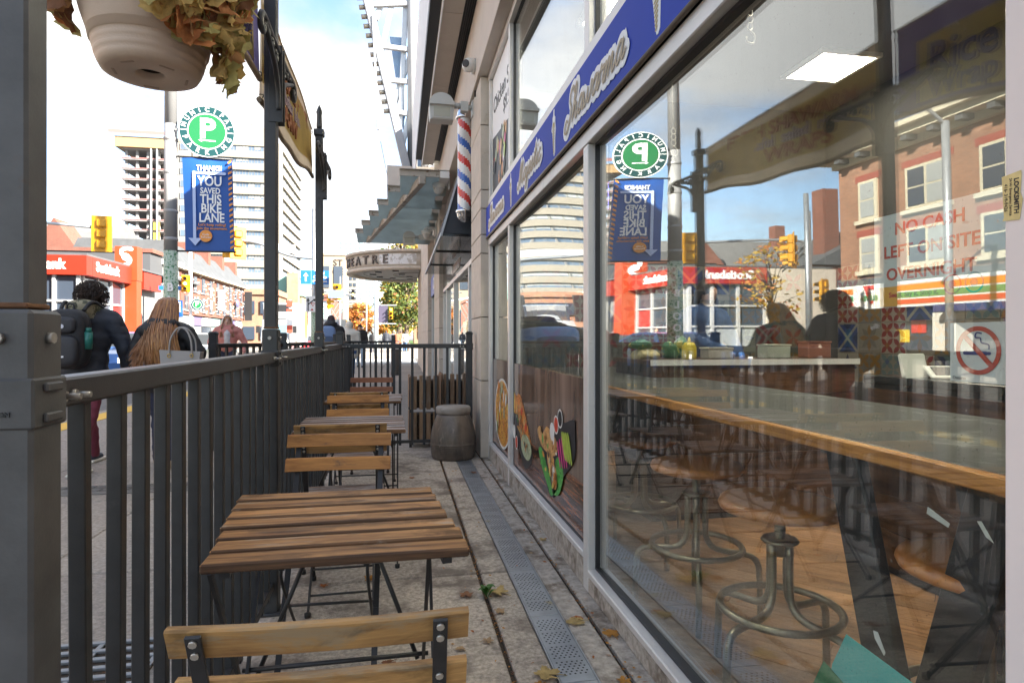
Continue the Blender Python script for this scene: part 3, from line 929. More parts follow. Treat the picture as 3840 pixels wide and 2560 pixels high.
def script(word, o, right, up, xh, width, parent, m_out, m_in, w_out=1.0, w_in=0.20, slant=0.3):
    strokes = []; x = 0
    for ch in word:
        adv, ss = GL[ch]
        for s in ss:
            strokes.append([(p[0] + x, p[1]) for p in s])
        x += adv
    kx = width / x
    mo = MB(); mi = MB(); layer = 0
    for s in strokes:
        c = catmull(s, 5)
        pts = [((p[0] + slant * p[1]) * kx, p[1] * xh) for p in c]
        ribbon(mo, pts, w_out * xh, o, right, up, 0.0005 + layer * 0.00012, 0, 0.0015); layer += 1
    layer = 0
    for s in strokes:
        c = catmull(s, 5)
        pts = [((p[0] + slant * p[1]) * kx, p[1] * xh) for p in c]
        ribbon(mi, pts, w_in * xh, o, right, up, 0.0056 + layer * 0.00013, 0, 0.0008); layer += 1
    mo.build('outline', m_out, parent, fix=False); mi.build('lettering', m_in, parent, fix=False)

sign_blue = mat('sign_blue', (0.022, 0.055, 0.42), 0.6, var=0.06, scale=2.5, spec=0.2)
sign_white = mat('sign_white', (0.82, 0.82, 0.81), 0.5)
sign_tan = mat('sign_tan', (0.40, 0.30, 0.17), 0.5)
sign_gold = mat('sign_gold', (0.50, 0.36, 0.08), 0.5)
bronze = mat('bronze_trim', (0.14, 0.11, 0.085), 0.45, 0.3)
sg = thing('shop_sign', 'long blue sign band with white script lettering over the shop windows', 'sign', (0.82, 3.2, 2.1))
yb = [5.82, 4.30, 2.72, 1.14, 0.69]
for y1, y0 in zip(yb[:-1], yb[1:]):
    mb = MB(); mb.box((0.817, y0 + 0.0012, 2.112), (0.842, y1 - 0.0012, 2.388), c=0.001); mb.build('panel', sign_blue, sg)
mb = MB(); mb.cyl((0.822, 0.69, 2.104), (0.822, 5.82, 2.104), 0.010, n=8); mb.build('bottom_trim', bronze, sg)
RT = -Y
def so(y, z): return (0.8168, y, z)
def wrap_icon(y, z, h):
    mo = MB(); k = h
    body = [(-.16, .18), (-.20, .10), (-.13, .02), (-.10, -.1), (-.04, -.42), (.0, -.5), (.05, -.5), (.10, -.44), (.12, -.1), (.17, .05), (.12, .2), (.13, .3), (.05, .36), (.04, .5), (-.02, .5), (-.05, .38), (-.1, .35), (-.1, .26)]
    flat_poly(mo, [(p[0] * k, p[1] * k) for p in body], so(y, z), RT, Z, 0.0015)
    mo.build('icon', sign_white, sg)
    mi = MB()
    for q in range(9):
        yy = 0.08 - q * 0.062; wd = 0.085 - q * 0.007
        ribbon(mi, [(-wd * k, (yy - .02) * k), (wd * k * .9, (yy + .03) * k)], 0.022 * k, so(y, z), RT, Z, 0.0025, 0, 0.0008)
    for q in range(5):
        a = q * 1.2
        ribbon(mi, catmull([((-.08 + .04 * q) * k, .12 * k), ((-.05 + .03 * q) * k, (.2 + .03 * (q % 2)) * k), ((-.02 + .02 * q) * k, .17 * k)], 4), 0.012 * k, so(y, z), RT, Z, 0.0025, 0, 0.0008)
    mi.build('icon_print', sign_gold, sg, fix=False)
script('Shawarma', so(5.62, 2.185), RT, Z, 0.068, 0.80, sg, sign_white, sign_tan)
wrap_icon(4.5, 2.25, 0.25)
script('Majestic', so(4.20, 2.195), RT, Z, 0.068, 0.70, sg, sign_white, sign_tan)
wrap_icon(3.2, 2.25, 0.25)
script('Shawarma', so(2.95, 2.185), RT, Z, 0.068, 0.80, sg, sign_white, sign_tan)
wrap_icon(1.86, 2.25, 0.25)
script('Majestic', so(1.60, 2.195), RT, Z, 0.068, 0.70, sg, sign_white, sign_tan)

# ------------------------------------------------------------------ window film with food pictures (flat print)
def film_mat():
    m = bpy.data.materials.new('food_film_print'); m.use_nodes = True
    t = m.node_tree; b = t.nodes['Principled BSDF']; L = t.links.new
    b.inputs['Roughness'].default_value = 0.10
    tc = t.nodes.new('ShaderNodeTexCoord')
    sp = t.nodes.new('ShaderNodeSeparateXYZ'); L(tc.outputs['Object'], sp.inputs[0])
    mp = t.nodes.new('ShaderNodeMapping'); mp.inputs['Rotation'].default_value = (R(35), 0, 0); mp.inputs['Scale'].default_value = (1, 3, 45)
    L(tc.outputs['Object'], mp.inputs[0])
    n = t.nodes.new('ShaderNodeTexNoise'); n.inputs['Scale'].default_value = 1.0; n.inputs['Detail'].default_value = 7; n.inputs['Roughness'].default_value = 0.65
    L(mp.outputs[0], n.inputs['Vector'])
    cr = t.nodes.new('ShaderNodeValToRGB')
    cr.color_ramp.elements[0].position = 0.42; cr.color_ramp.elements[0].color = (0.016, 0.009, 0.007, 1)
    cr.color_ramp.elements[1].position = 0.72; cr.color_ramp.elements[1].color = (0.50, 0.19, 0.09, 1)
    L(n.outputs['Fac'], cr.inputs[0])
    n2 = t.nodes.new('ShaderNodeTexNoise'); n2.inputs['Scale'].default_value = 1.0; n2.inputs['Detail'].default_value = 2
    mp2 = t.nodes.new('ShaderNodeMapping'); mp2.inputs['Scale'].default_value = (1, 7, 0.9)
    L(tc.outputs['Object'], mp2.inputs[0]); L(mp2.outputs[0], n2.inputs['Vector'])
    cr2 = t.nodes.new('ShaderNodeValToRGB')
    cr2.color_ramp.elements[0].position = 0.35; cr2.color_ramp.elements[0].color = (0.08, 0.055, 0.04, 1)
    cr2.color_ramp.elements[1].position = 0.72; cr2.color_ramp.elements[1].color = (0.30, 0.21, 0.16, 1)
    L(n2.outputs['Fac'], cr2.inputs[0])
    mr = t.nodes.new('ShaderNodeMapRange'); mr.inputs['From Min'].default_value = -0.01; mr.inputs['From Max'].default_value = 0.012
    L(sp.outputs['Z'], mr.inputs['Value'])
    mx = t.nodes.new('ShaderNodeMixRGB'); L(mr.outputs[0], mx.inputs[0]); L(cr.outputs[0], mx.inputs[1]); L(cr2.outputs[0], mx.inputs[2])
    L(mx.outputs[0], b.inputs['Base Color'])
    return m
fm = film_mat()
food = {
 'meat': mat('print_meat', (0.58, 0.22, 0.06), 0.4, var=0.6, scale=45, col2=(0.10, 0.035, 0.02), thr=(0.5, 0.62), scale2=40),
 'wrap': mat('print_flatbread', (0.60, 0.33, 0.12), 0.4, var=0.6, scale=22, col2=(0.14, 0.06, 0.025), thr=(0.56, 0.66), scale2=28),
 'salad': mat('print_salad', (0.36, 0.42, 0.24), 0.4, var=0.5, scale=60, col2=(0.62, 0.60, 0.45), thr=(0.5, 0.6), scale2=50),
 'lettuce': mat('print_lettuce', (0.09, 0.42, 0.07), 0.4, var=0.5, scale=40, col2=(0.02, 0.14, 0.02), thr=(0.5, 0.62), scale2=40),
 'orange': mat('print_orange', (0.65, 0.22, 0.03), 0.4, var=0.3, scale=30), 'red': mat('print_red', (0.55, 0.05, 0.02), 0.4),
 'white': mat('print_white', (0.72, 0.72, 0.68), 0.4), 'black': mat('print_black', (0.015, 0.014, 0.015), 0.4),
 'pink': mat('print_pink', (0.55, 0.04, 0.20), 0.4), 'lime': mat('print_lime', (0.36, 0.48, 0.06), 0.4, var=0.3, scale=30),
 'slate': mat('print_slate', (0.022, 0.022, 0.026), 0.4, var=0.3, scale=9), 'fries': mat('print_fries', (0.72, 0.36, 0.06), 0.4, var=0.6, scale=70, col2=(0.30, 0.07, 0.02), thr=(0.5, 0.56), scale2=30),
 'yellow': mat('print_yellow', (0.66, 0.5, 0.08), 0.4)}
PN = [0]
def print_poly(par, pts, key, x, name, smooth=True):
    """pts are (Y, z) on the film; drawn as a thin print layer."""
    PN[0] += 1
    c = catmull([(-p[0], p[1], 0) for p in pts], 4, True) if smooth else [(-p[0], p[1]) for p in pts]
    mb = MB(); flat_poly(mb, [(p[0], p[1]) for p in c], (x - 0.0003 - 0.00028 * PN[0], 0, 0), RT, Z, 0.0002)
    return mb.build(name, food[key], par)
film = thing('window_film', 'window film picturing two wraps with pickles on dark planks', 'window film', (0.874, 3.7, 0.44))
mb = MB(); mb.box((0.8745, 2.745, 0.18), (0.877, 4.682, 0.955)); mb.build('print_sheet', fm, film)
fx = 0.8742
print_poly(film, [(4.72, 0.60), (4.70, 0.76), (4.60, 0.71), (4.25, 0.55), (3.99, 0.36), (4.25, 0.23), (4.50, 0.36)], 'slate', fx, 'slate_board')
for k in range(6):
    y = 4.66 - k * 0.035; print_poly(film, [(y + .012, 0.58), (y + .006, 0.72 - k * .006), (y - .014, 0.715 - k * .006), (y - .03, 0.60)], 'orange' if k % 3 else 'yellow', fx, 'fries_print')
print_poly(film, [(4.56, 0.70), (4.44, 0.735), (4.36, 0.70), (4.22, 0.60), (4.10, 0.50), (4.05, 0.42), (4.2, 0.34), (4.38, 0.40), (4.48, 0.54)], 'meat', fx, 'wrap_print')
for k in range(7):
    y = 4.46 - k * 0.05; z = 0.685 - k * 0.032
    print_poly(film, [(y + .035, z - .01), (y, z + .03), (y - .035, z), (y, z - .035)], ('orange', 'wrap', 'red')[k % 3], fx, 'filling_print')
print_poly(film, [(4.34, 0.44), (4.2, 0.475), (4.06, 0.44), (4.02, 0.37), (4.12, 0.31), (4.26, 0.31), (4.36, 0.36)], 'salad', fx, 'salad_print')
for (y, z, inner) in ((4.715, 0.514, 'black'), (4.64, 0.432, 'white'), (4.541, 0.364, 'red')):
    for r, kk in ((0.052, 'white'), (0.043, inner)):
        print_poly(film, [(y + r * math.cos(t), z + r * math.sin(t)) for t in [i * math.pi / 4 for i in range(8)]], kk, fx, 'dip_print')
print_poly(film, [(3.78, 0.43), (3.60, 0.60), (3.2, 0.69), (3.0, 0.735), (2.975, 0.68), (2.985, 0.54), (3.2, 0.40), (3.456, 0.225), (3.62, 0.30)], 'slate', fx, 'slate_board')
print_poly(film, [(3.79, 0.45), (3.72, 0.47), (3.62, 0.42), (3.50, 0.33), (3.42, 0.26), (3.30, 0.28), (3.22, 0.36), (3.20, 0.43), (3.28, 0.49), (3.36, 0.46), (3.40, 0.36), (3.3, 0.33), (3.46, 0.235), (3.56, 0.28), (3.66, 0.33), (3.74, 0.39)], 'lettuce', fx, 'lettuce_print')
print_poly(film, [(3.82, 0.56), (3.75, 0.60), (3.69, 0.56), (3.58, 0.62), (3.48, 0.61), (3.38, 0.59), (3.31, 0.54), (3.36, 0.49), (3.45, 0.47), (3.60, 0.47), (3.72, 0.49)], 'wrap', fx, 'wrap_print')
print_poly(film, [(3.56, 0.47), (3.46, 0.485), (3.38, 0.44), (3.33, 0.37), (3.35, 0.30), (3.42, 0.295), (3.47, 0.34), (3.54, 0.40)], 'wrap', fx, 'wrap_print')
print_poly(film, [(3.44, 0.42), (3.39, 0.41), (3.37, 0.33), (3.41, 0.31)], 'white', fx, 'chicken_print')
print_poly(film, [(3.41, 0.37), (3.36, 0.37), (3.36, 0.31), (3.40, 0.30)], 'orange', fx, 'chicken_print')
for (y, z, inner) in ((3.26, 0.708, 'black'), (3.344, 0.663, 'red'), (3.433, 0.611, 'white')):
    for r, kk in ((0.053, 'white'), (0.043, inner)):
        print_poly(film, [(y + r * math.cos(t), z + r * math.sin(t)) for t in [i * math.pi / 4 for i in range(8)]], kk, fx, 'dip_print')
for k in range(4):
    y = 3.30 - k * 0.045; print_poly(film, [(y + .02, 0.56 + k * .02), (y - .005, 0.565 + k * .02), (y - .06, 0.455 + k * .01), (y - .04, 0.45 + k * .01)], 'pink', fx, 'pickle_print')
for k in range(4):
    y = 3.20 - k * 0.04; print_poly(film, [(y + .02, 0.62 + k * .008), (y - .01, 0.64), (y - .07, 0.52), (y - .045, 0.51)], 'lime', fx, 'pepper_print')
PN[0] = 46
rf = random.Random(12)
for k in range(46):                                  # crumbs of filling, herbs and crust on the two wraps
    if k % 2: y, z = rf.gauss(4.30, 0.11), 0
    else: y, z = rf.gauss(3.47, 0.10), 0
    z = (0.60 - (4.5 - y) * 0.55 if k % 2 else 0.40 + rf.uniform(-0.08, 0.19)) + rf.gauss(0, 0.02)
    r_ = rf.uniform(0.014, 0.034); a = rf.uniform(0, 3)
    print_poly(film, [(y + r_ * math.cos(a), z + r_ * math.sin(a)), (y - r_ * .5 * math.sin(a), z + r_ * .5 * math.cos(a)), (y - r_ * math.cos(a), z - r_ * math.sin(a)), (y + r_ * .5 * math.sin(a), z - r_ * .5 * math.cos(a))], rf.choice(['meat', 'wrap', 'salad', 'orange', 'fries', 'white', 'lettuce', 'slate', 'yellow']), fx, 'filling_print')
PN[0] = 0
film2 = thing('window_film', 'narrow window film picturing a round platter of chips and meat beside the pier', 'window film', (0.874, 5.25, 0.5))
mb = MB(); mb.box((0.8745, 4.758, 0.18), (0.877, 5.757, 0.955)); mb.build('print_sheet', fm, film2)
fx = 0.8742
for r, kk in ((0.35, 'white'), (0.325, 'fries')):
    pts = []
    for i in range(14):
        t = i * 2 * math.pi / 14
        y, z = 5.22 + 1.15 * r * math.cos(t), 0.50 + 0.86 * r * math.sin(t)
        pts.append((min(5.755, max(4.76, y)), z))
    print_poly(film2, pts, kk, fx, 'platter_print')
for k in range(26):
    y = rnd.uniform(4.86, 5.52); z = rnd.uniform(0.30, 0.72); a = rnd.uniform(-1, 1)
    print_poly(film2, [(y + .03, z + .05 * a), (y, z + .06), (y - .03, z - .02 * a), (y + .01, z - .05)], rnd.choice(['orange', 'meat', 'yellow', 'fries', 'white', 'salad']), fx, 'food_print')
PN[0] = 0
up = thing('price_poster', 'tall poster with black price lettering over a food picture in the upper window', 'poster', (0.87, 5.25, 2.5))
mb = MB(); mb.box((0.872, 4.758, 2.48), (0.876, 5.757, 3.59)); mb.build('print_sheet', sign_white, up)
fx = 0.8718
print_poly(up, [(5.755, 3.03), (4.76, 2.92), (4.76, 2.482), (5.755, 2.482)], 'slate', fx, 'food_print', False)
for k in range(30):
    y = rnd.uniform(4.85, 5.66); z = rnd.uniform(2.55, 2.93)
    print_poly(up, [(y + .05, z), (y, z + .07), (y - .05, z + .02), (y, z - .06)], rnd.choice(['meat', 'wrap', 'lime', 'pink', 'white', 'red', 'slate', 'salad', 'slate']), fx, 'food_print')
ink = mat('black_ink', (0.02, 0.02, 0.022), 0.5)
text('Chicken Sh', (0.8712, 5.70, 3.30), RT, Z, 0.20, ink, up, align='LEFT', bold=0.012)
text('$9.9', (0.8712, 5.16, 3.12), RT, Z, 0.17, ink, up, align='LEFT', bold=0.012)

# ------------------------------------------------------------------ notices on the big pane and the sticker
def pane_x(y, y0=0.697, y1=2.657, sag=0.016): return 0.882 + 0.010 + sag * (1 - (2 * (y - y0) / (y1 - y0) - 1) ** 2)
paper_g = mat('pale_paper', (0.62, 0.70, 0.66), 0.6)
red_ink = mat('red_ink', (0.50, 0.07, 0.04), 0.5)
amber_ink = mat('amber_ink', (0.72, 0.40, 0.06), 0.5); navy_ink = mat('navy_ink', (0.03, 0.05, 0.2), 0.5); teal_ink = mat('teal_ink', (0.05, 0.22, 0.24), 0.5)
N0 = len(C.objects)
nt = thing('cash_notice', 'pale notice with red capitals about cash taped inside the big window', 'notice', (0.91, 0.88, 1.22))
nx = 0.906
mb = MB(); mb.box((nx, 0.742, 1.205), (nx + 0.0015, 1.003, 1.372)); mb.build('sheet', paper_g, nt)
mb = MB(); mb.box((nx - 0.0010, 0.744, 1.2065), (nx - 0.0004, 1.001, 1.242)); mb.build('colour_band', amber_ink, nt)
mb = MB(); mb.box((nx - 0.0010, 0.744, 1.2055), (nx - 0.0004, 1.001, 1.2063)); mb.build('colour_band', navy_ink, nt)
for s, z in (('NO CASH', 1.343), ('LEFT ON SITE', 1.303), ('OVERNIGHT', 1.263)):
    text(s, (nx - 0.0006, 0.885, z), RT, Z, 0.030, red_ink, nt, bold=0.02, ext=0.0003, sx=1.05)
text('See it. Say it. Stop it.', (nx - 0.0014, 0.915, 1.2265), RT, Z, 0.0125, red_ink, nt, bold=0.03, ext=0.0002)
for y, m in ((0.838, red_ink), (0.800, teal_ink)):
    mb = MB(); disc(mb, (nx - 0.0010, y, 1.236), RT, Z, 0.0165, 24, 0.0004, r_in=0.0135); disc(mb, (nx - 0.0014, y, 1.236), RT, Z, 0.0072, 6, 0.0003)
    mb.build('crest', m, nt)
ns = thing('smoking_notice', 'white no smoking notice with red barred ring at the right edge of the big window', 'notice', (0.91, 0.79, 1.08))
nx = 0.901
mb = MB(); mb.box((nx, 0.738, 1.082), (nx + 0.0012, 0.838, 1.174)); mb.build('sheet', mat('notice_paper', (0.68, 0.74, 0.72), 0.6), ns)
mb = MB(); disc(mb, (nx - 0.0006, 0.790, 1.131), RT, Z, 0.037, 36, 0.0004, r_in=0.030)
ribbon(mb, [(-0.023, 0.023), (0.023, -0.023)], 0.0075, (nx - 0.0012, 0.790, 1.131), RT, Z, 0, 0, 0.0003); mb.build('barred_ring', red_ink, ns)
mb = MB(); ribbon(mb, [(-0.022, -0.004), (0.014, -0.004)], 0.006, (nx - 0.0005, 0.790, 1.131), RT, Z, 0, 0, 0.0003)
ribbon(mb, [(0.0165, -0.004), (0.019, -0.004)], 0.005, (nx - 0.0005, 0.790, 1.131), RT, Z, 0, 0, 0.0003)
ribbon(mb, catmull([(0.018, 0.003), (0.017, 0.009), (0.006, 0.012), (0.004, 0.019), (-0.004, 0.02), (-0.002, 0.027), (0.006, 0.026)], 4), 0.0022, (nx - 0.0005, 0.790, 1.131), RT, Z, 0, 0, 0.0003); mb.build('cigarette', navy_ink, ns)
text('Ontario', (nx - 0.0004, 0.822, 1.0875), RT, Z, 0.007, ink, ns, ext=0.0002)
# torn tape and green sheets at the foot of the big pane
tape_m = mat('masking_tape', (0.55, 0.60, 0.56), 0.6, var=0.1, scale=40)
for pts, lab in (([(1.004, 0.605), (0.993, 0.607), (0.975, 0.578), (0.978, 0.571), (1.0, 0.592)], 'torn pale tape scrap just above the teal sheet'),
                 ([(0.884, 0.868), (0.842, 0.852), (0.845, 0.845), (0.886, 0.856)], 'slanted pale tape strip stuck high over the dark table leg'),
                 ([(0.795, 0.870), (0.788, 0.872), (0.768, 0.845), (0.78, 0.85)], 'torn tape scrap near the white frame over the dark table leg')):
    t = MB(); flat_poly(t, [(-p[0], p[1]) for p in pts], (0.9005, 0, 0), RT, Z, 0.0006)
    o = t.build('tape_scrap', tape_m); tag(o, lab, 'tape', 'tape scraps on the big window')
o = MB(); flat_poly(o, [(-1.083, 0.56), (-0.80, 0.545), (-0.80, 0.30), (-1.165, 0.30), (-1.123, 0.48)], (0.908, 0, 0), RT, Z, 0.0008)
o = o.build('leaflet', mat('teal_paper', (0.07, 0.50, 0.46), 0.6)); tag(o, 'plain teal sheet leaning inside the foot of the big window', 'leaflet')
t = thing('leaflet', 'green leaflet with white lettering overlapping the teal sheet', 'leaflet', (0.905, 1.1, 0.3))
o = MB(); flat_poly(o, [(-1.14, 0.478), (-1.03, 0.45), (-1.0, 0.25), (-1.24, 0.25), (-1.18, 0.40)], (0.905, 0, 0), RT, Z, 0.0008)
o.build('sheet', mat('green_paper', (0.03, 0.22, 0.09), 0.6, var=0.3, scale=30), t)
text('HI', (0.9045, 1.07, 0.385), RT, Z, 0.05, sign_white, t, bold=0.03, ext=0.0003)
for o in list(C.objects)[N0:]:                     # lie against the inner face of the bulged glass
    if o.type == 'MESH' and o.parent is None:
        for v in o.data.vertices: v.co.y *= 1.035; v.co.z = 1.15 + (v.co.z - 1.15) * 1.035
    elif o.type == 'MESH':
        org = ORG[o.parent.name]
        for v in o.data.vertices:
            w = v.co + org; w.y *= 1.04; w.z = 1.15 + (w.z - 1.15) * 1.04; v.co = w - org
st = thing('locksmith_sticker', 'worn yellow sticker with sideways black lettering on the white frame', 'sticker', (0.794, 0.675, 1.3))
o = MB(); flat_poly(o, [(-0.690, 1.365), (-0.664, 1.368), (-0.6635, 1.362), (-0.665, 1.340), (-0.662, 1.33), (-0.666, 1.304), (-0.689, 1.306), (-0.687, 1.31)], (0.7945, 0, 0), RT, Z, 0.0006)
o.build('label', mat('aged_label', (0.62, 0.50, 0.22), 0.6, var=0.2, scale=60), st)
text('LOCKSMITH', (0.7935, 0.670, 1.336), -Z, -Y, 0.0085, ink, st, bold=0.03, ext=0.0002)
text('24 Hr Emergency Service', (0.7935, 0.6775, 1.336), -Z, -Y, 0.0048, ink, st, ext=0.0002)
text('416- 319-9426', (0.7935, 0.684, 1.336), -Z, -Y, 0.0062, ink, st, ext=0.0002)

# ------------------------------------------------------------------ inside the restaurant
ctop = mat('stone_tabletop', (0.075, 0.08, 0.076), 0.3, var=0.3, scale=14, col2=(0.30, 0.32, 0.30), thr=(0.54, 0.68), scale2=4.5)
edge_w = wood('table_edge', (0.62, 0.30, 0.08), (0.30, 0.12, 0.03), None, axis=1, rough=0.35, rand=0.05)
blk_board = mat('black_board', (0.02, 0.02, 0.022), 0.5, var=0.2, scale=12)
ht = thing('high_table', 'long bar table with speckled stone top, bright wooden edge and black V legs', 'table', (1.4, 2, 0))
mb = MB(); mb.box((1.078, 0.2, 0.872), (1.80, 5.0, 0.903), c=0.003); mb.build('tabletop', ctop, ht)
mb = MB(); mb.box((1.050, 0.2, 0.868), (1.077, 5.0, 0.902), c=0.003); mb.build('edge_board', edge_w, ht)
for yc in (1.285, 4.3):
    for xa in (1.22, 1.62):
        for s in (-1, 1):
            mb = MB(); mb.bar((xa, yc - s * 0.235, 0.868), (xa, yc + s * 0.0, 0.02), 0.035, 0.12, up=(0, 1, 0.3), c=0.004); mb.build('leg', blk_board, ht)
    for s in (-1, 1):
        mb = MB(); mb.box((1.2, yc + s * 0.24 - 0.06, 0.82), (1.7, yc + s * 0.24 + 0.06, 0.868)); mb.build('bracket', blk_board, ht)
seat_m = wood('stool_seat', (0.78, 0.33, 0.095), (0.55, 0.20, 0.055), None, axis=0, gsc=10, rough=0.28, rand=0.1, spec=0.5)
brass = mat('aged_brass', (0.30, 0.27, 0.19), 0.33, 0.9, var=0.2, scale=20)
def make_stool():
    t = thing('bar_stool', 'round wooden bar stool with brass legs and foot ring nearest the pane, seen whole', 'stool', (1.22, 1.81, 0), R(20), 'bar stools along the window', world=False)
    mb = MB(); mb.lathe([(0.0, 0.585), (0.165, 0.585), (0.186, 0.592), (0.192, 0.605), (0.186, 0.62), (0.16, 0.624), (0.0, 0.622)], n=36); mb.build('seat', seat_m, t)
    mb = MB(); mb.cyl((0, 0, 0.44), (0, 0, 0.585), 0.016, n=12)
    for k in range(9): mb.lathe([(0.016, 0.505 + k * 0.008), (0.0185, 0.508 + k * 0.008), (0.016, 0.511 + k * 0.008)], n=12)
    mb.build('screw', brass, t)
    mb = MB(); mb.lathe([(0.0, 0.487), (0.055, 0.487), (0.06, 0.492), (0.055, 0.50), (0.0, 0.50)], n=20); mb.build('collar', brass, t)
    for k in range(4):
        a = k * math.pi / 2; ca, sa = math.cos(a), math.sin(a)
        pr = [(0.036, 0.487), (0.036, 0.36), (0.04, 0.31), (0.06, 0.275), (0.10, 0.258), (0.19, 0.25), (0.225, 0.24), (0.245, 0.21), (0.25, 0.17), (0.255, 0.0)]
        pts = catmull([(r * ca, r * sa, z) for r, z in pr], 3)
        mb = MB(); mb.tube(pts, 0.0125, 8); mb.build('leg', brass, t)
    mb = MB(); mb.tube([(0.185 * math.cos(i * math.pi / 18), 0.185 * math.sin(i * math.pi / 18), 0.272) for i in range(36)], 0.0125, 8, closed=True); mb.build('foot_ring', brass, t)
    return t
s0 = make_stool()
dup(s0, (1.24, 2.42, 0), R(65), 'round wooden bar stool with brass legs behind the nearest one, closer to the narrow panes')
dup(s0, (1.37, 1.22, 0), R(40), 'round wooden bar stool half hidden by the white frame at the right edge')
dup(s0, (1.26, 3.1, 0), R(10), 'round wooden bar stool deep behind the food film, third along from the big pane')
counter_w = wood('counter_plank', (0.13, 0.07, 0.038), (0.035, 0.018, 0.011), None, axis=1, gsc=9, rough=0.5, rand=0.2)
counter_w2 = wood('counter_plank_end', (0.15, 0.075, 0.038), (0.04, 0.02, 0.011), None, axis=0, gsc=9, rough=0.5, rand=0.2)
dark_top = mat('dark_counter_top', (0.02, 0.021, 0.022), 0.2)
sc1 = thing('till_counter', 'plank fronted counter with black top carrying the till, behind the high table', 'counter', (2.6, 1.6, 0))
for k in range(5):
    mb = MB(); mb.box((2.35, 0.0, 0.04 + k * 0.172), (2.37, 2.75, 0.209 + k * 0.172), c=0.002); mb.build('plank', counter_w, sc1)
mb = MB(); mb.box((2.37, 0.0, 0.0), (2.9, 2.75, 0.92)); mb.build('carcass', blk_board, sc1)
mb = MB(); mb.box((2.34, -0.02, 0.922), (2.93, 2.77, 0.962), c=0.004); mb.build('worktop', dark_top, sc1)
sc2 = thing('serving_counter', 'plank faced serving counter with white edge strip and glass guard at the far end', 'counter', (2.3, 3.9, 0))
for k in range(5):
    mb = MB(); mb.box((1.55, 3.60, 0.04 + k * 0.188), (2.98, 3.62, 0.225 + k * 0.188), c=0.002); mb.build('plank', counter_w2, sc2)
mb = MB(); mb.box((1.55, 3.62, 0), (2.98, 4.25, 0.98)); mb.build('carcass', blk_board, sc2)
mb = MB(); mb.box((1.53, 3.585, 0.982), (3.0, 4.27, 1.01), c=0.003); mb.build('worktop', counter_w2, sc2)
mb = MB(); mb.box((1.53, 3.578, 0.978), (3.0, 3.584, 1.014)); mb.build('edge_strip', sign_white, sc2)
mb = MB(); mb.box((1.55, 4.05, 1.012), (2.98, 4.058, 1.42)); mb.build('glass_guard', gl_thin, sc2)
# till, card machine, bottles, packs
till_m = mat('till_plastic', (0.55, 0.58, 0.54), 0.4)
tl = thing('till_display', 'pale slanted customer display at the end of the till counter', 'till', (2.22, 2.55, 0.962))
Mt = frame((2.40, 2.50, 0.965), Vector((0.97, -0.24, 0)), Vector((0.16, 0.4, 0.9)))
Mt2 = frame((2.44, 2.42, 0.968), Vector((0.97, -0.24, 0)), Vector((0.14, 0.75, 0.64)))
mb = MB(); mb.box((-0.06, 0.0, -0.02), (0.06, 0.125, 0.0), c=0.006, M=Mt); mb.build('back_screen', till_m, tl)
mb = MB(); mb.box((-0.05, -0.04, -0.03), (0.05, 0.01, 0.0), M=Mt); mb.build('stand', till_m, tl)
tm = thing('payment_terminal', 'white card payment tablet with black screen tilted on the till counter', 'payment terminal', (2.44, 2.42, 0.962))
mb = MB(); mb.box((-0.03, 0.0, -0.012), (0.16, 0.085, 0.0), c=0.005, M=Mt2); mb.build('body', mat('terminal_white', (0.72, 0.74, 0.7), 0.35), tm)
mb = MB(); mb.box((-0.005, 0.014, 0.0006), (0.125, 0.072, 0.0016), M=Mt2); mb.build('screen', gasket, tm)
mb = MB(); mb.box((0.03, 0.0, -0.05), (0.11, 0.05, -0.014), M=Mt2); mb.build('stand', till_m, tm)
bt = thing('sauce_bottle', 'yellow squeeze bottle standing on the serving counter', 'bottle', (1.86, 3.73, 1.01))
mb = MB(); mb.lathe([(0, 1.011), (0.045, 1.011), (0.047, 1.03), (0.047, 1.09), (0.04, 1.105)], (1.86, 3.73, 0), 16); mb.build('body', mat('bottle_yellow', (0.7, 0.56, 0.02), 0.35), bt)
mb = MB(); mb.lathe([(0.041, 1.105), (0.03, 1.118), (0.012, 1.125), (0.006, 1.155), (0, 1.157)], (1.86, 3.73, 0), 16); mb.build('nozzle', MATS['bottle_yellow'], bt)
pk = [mat('pack_green', (0.06, 0.20, 0.09), 0.4, var=0.4, scale=30, col2=(0.5, 0.45, 0.08), thr=(0.55, 0.6), scale2=18), mat('pack_cream', (0.45, 0.40, 0.2), 0.5, var=0.3, scale=40)]
for k, (x, y, z, s, m, lab) in enumerate(((1.62, 3.9, 1.035, (0.10, 0.09, 0.045), pk[1], 'cream bread pack at the left end of the serving counter'),
                                          (1.60, 3.92, 1.10, (0.08, 0.08, 0.03), pk[0], 'green bread pack lying on the cream one'),
                                          (1.83, 3.95, 1.06, (0.07, 0.05, 0.06), pk[0], 'crumpled green pack beside the yellow bottle'),
                                          (1.92, 3.97, 1.085, (0.06, 0.05, 0.08), pk[0], 'tall crumpled green pack behind the yellow bottle'))):
    mb = MB(); mb.ell((x, y, z), s, 14, 10)
    for v in mb.v:
        d = noise.noise_vector(v * 14) * 0.022; v += d
    o = mb.build('food_pack', m); tag(o, lab, 'food pack', 'food packs on the serving counter')
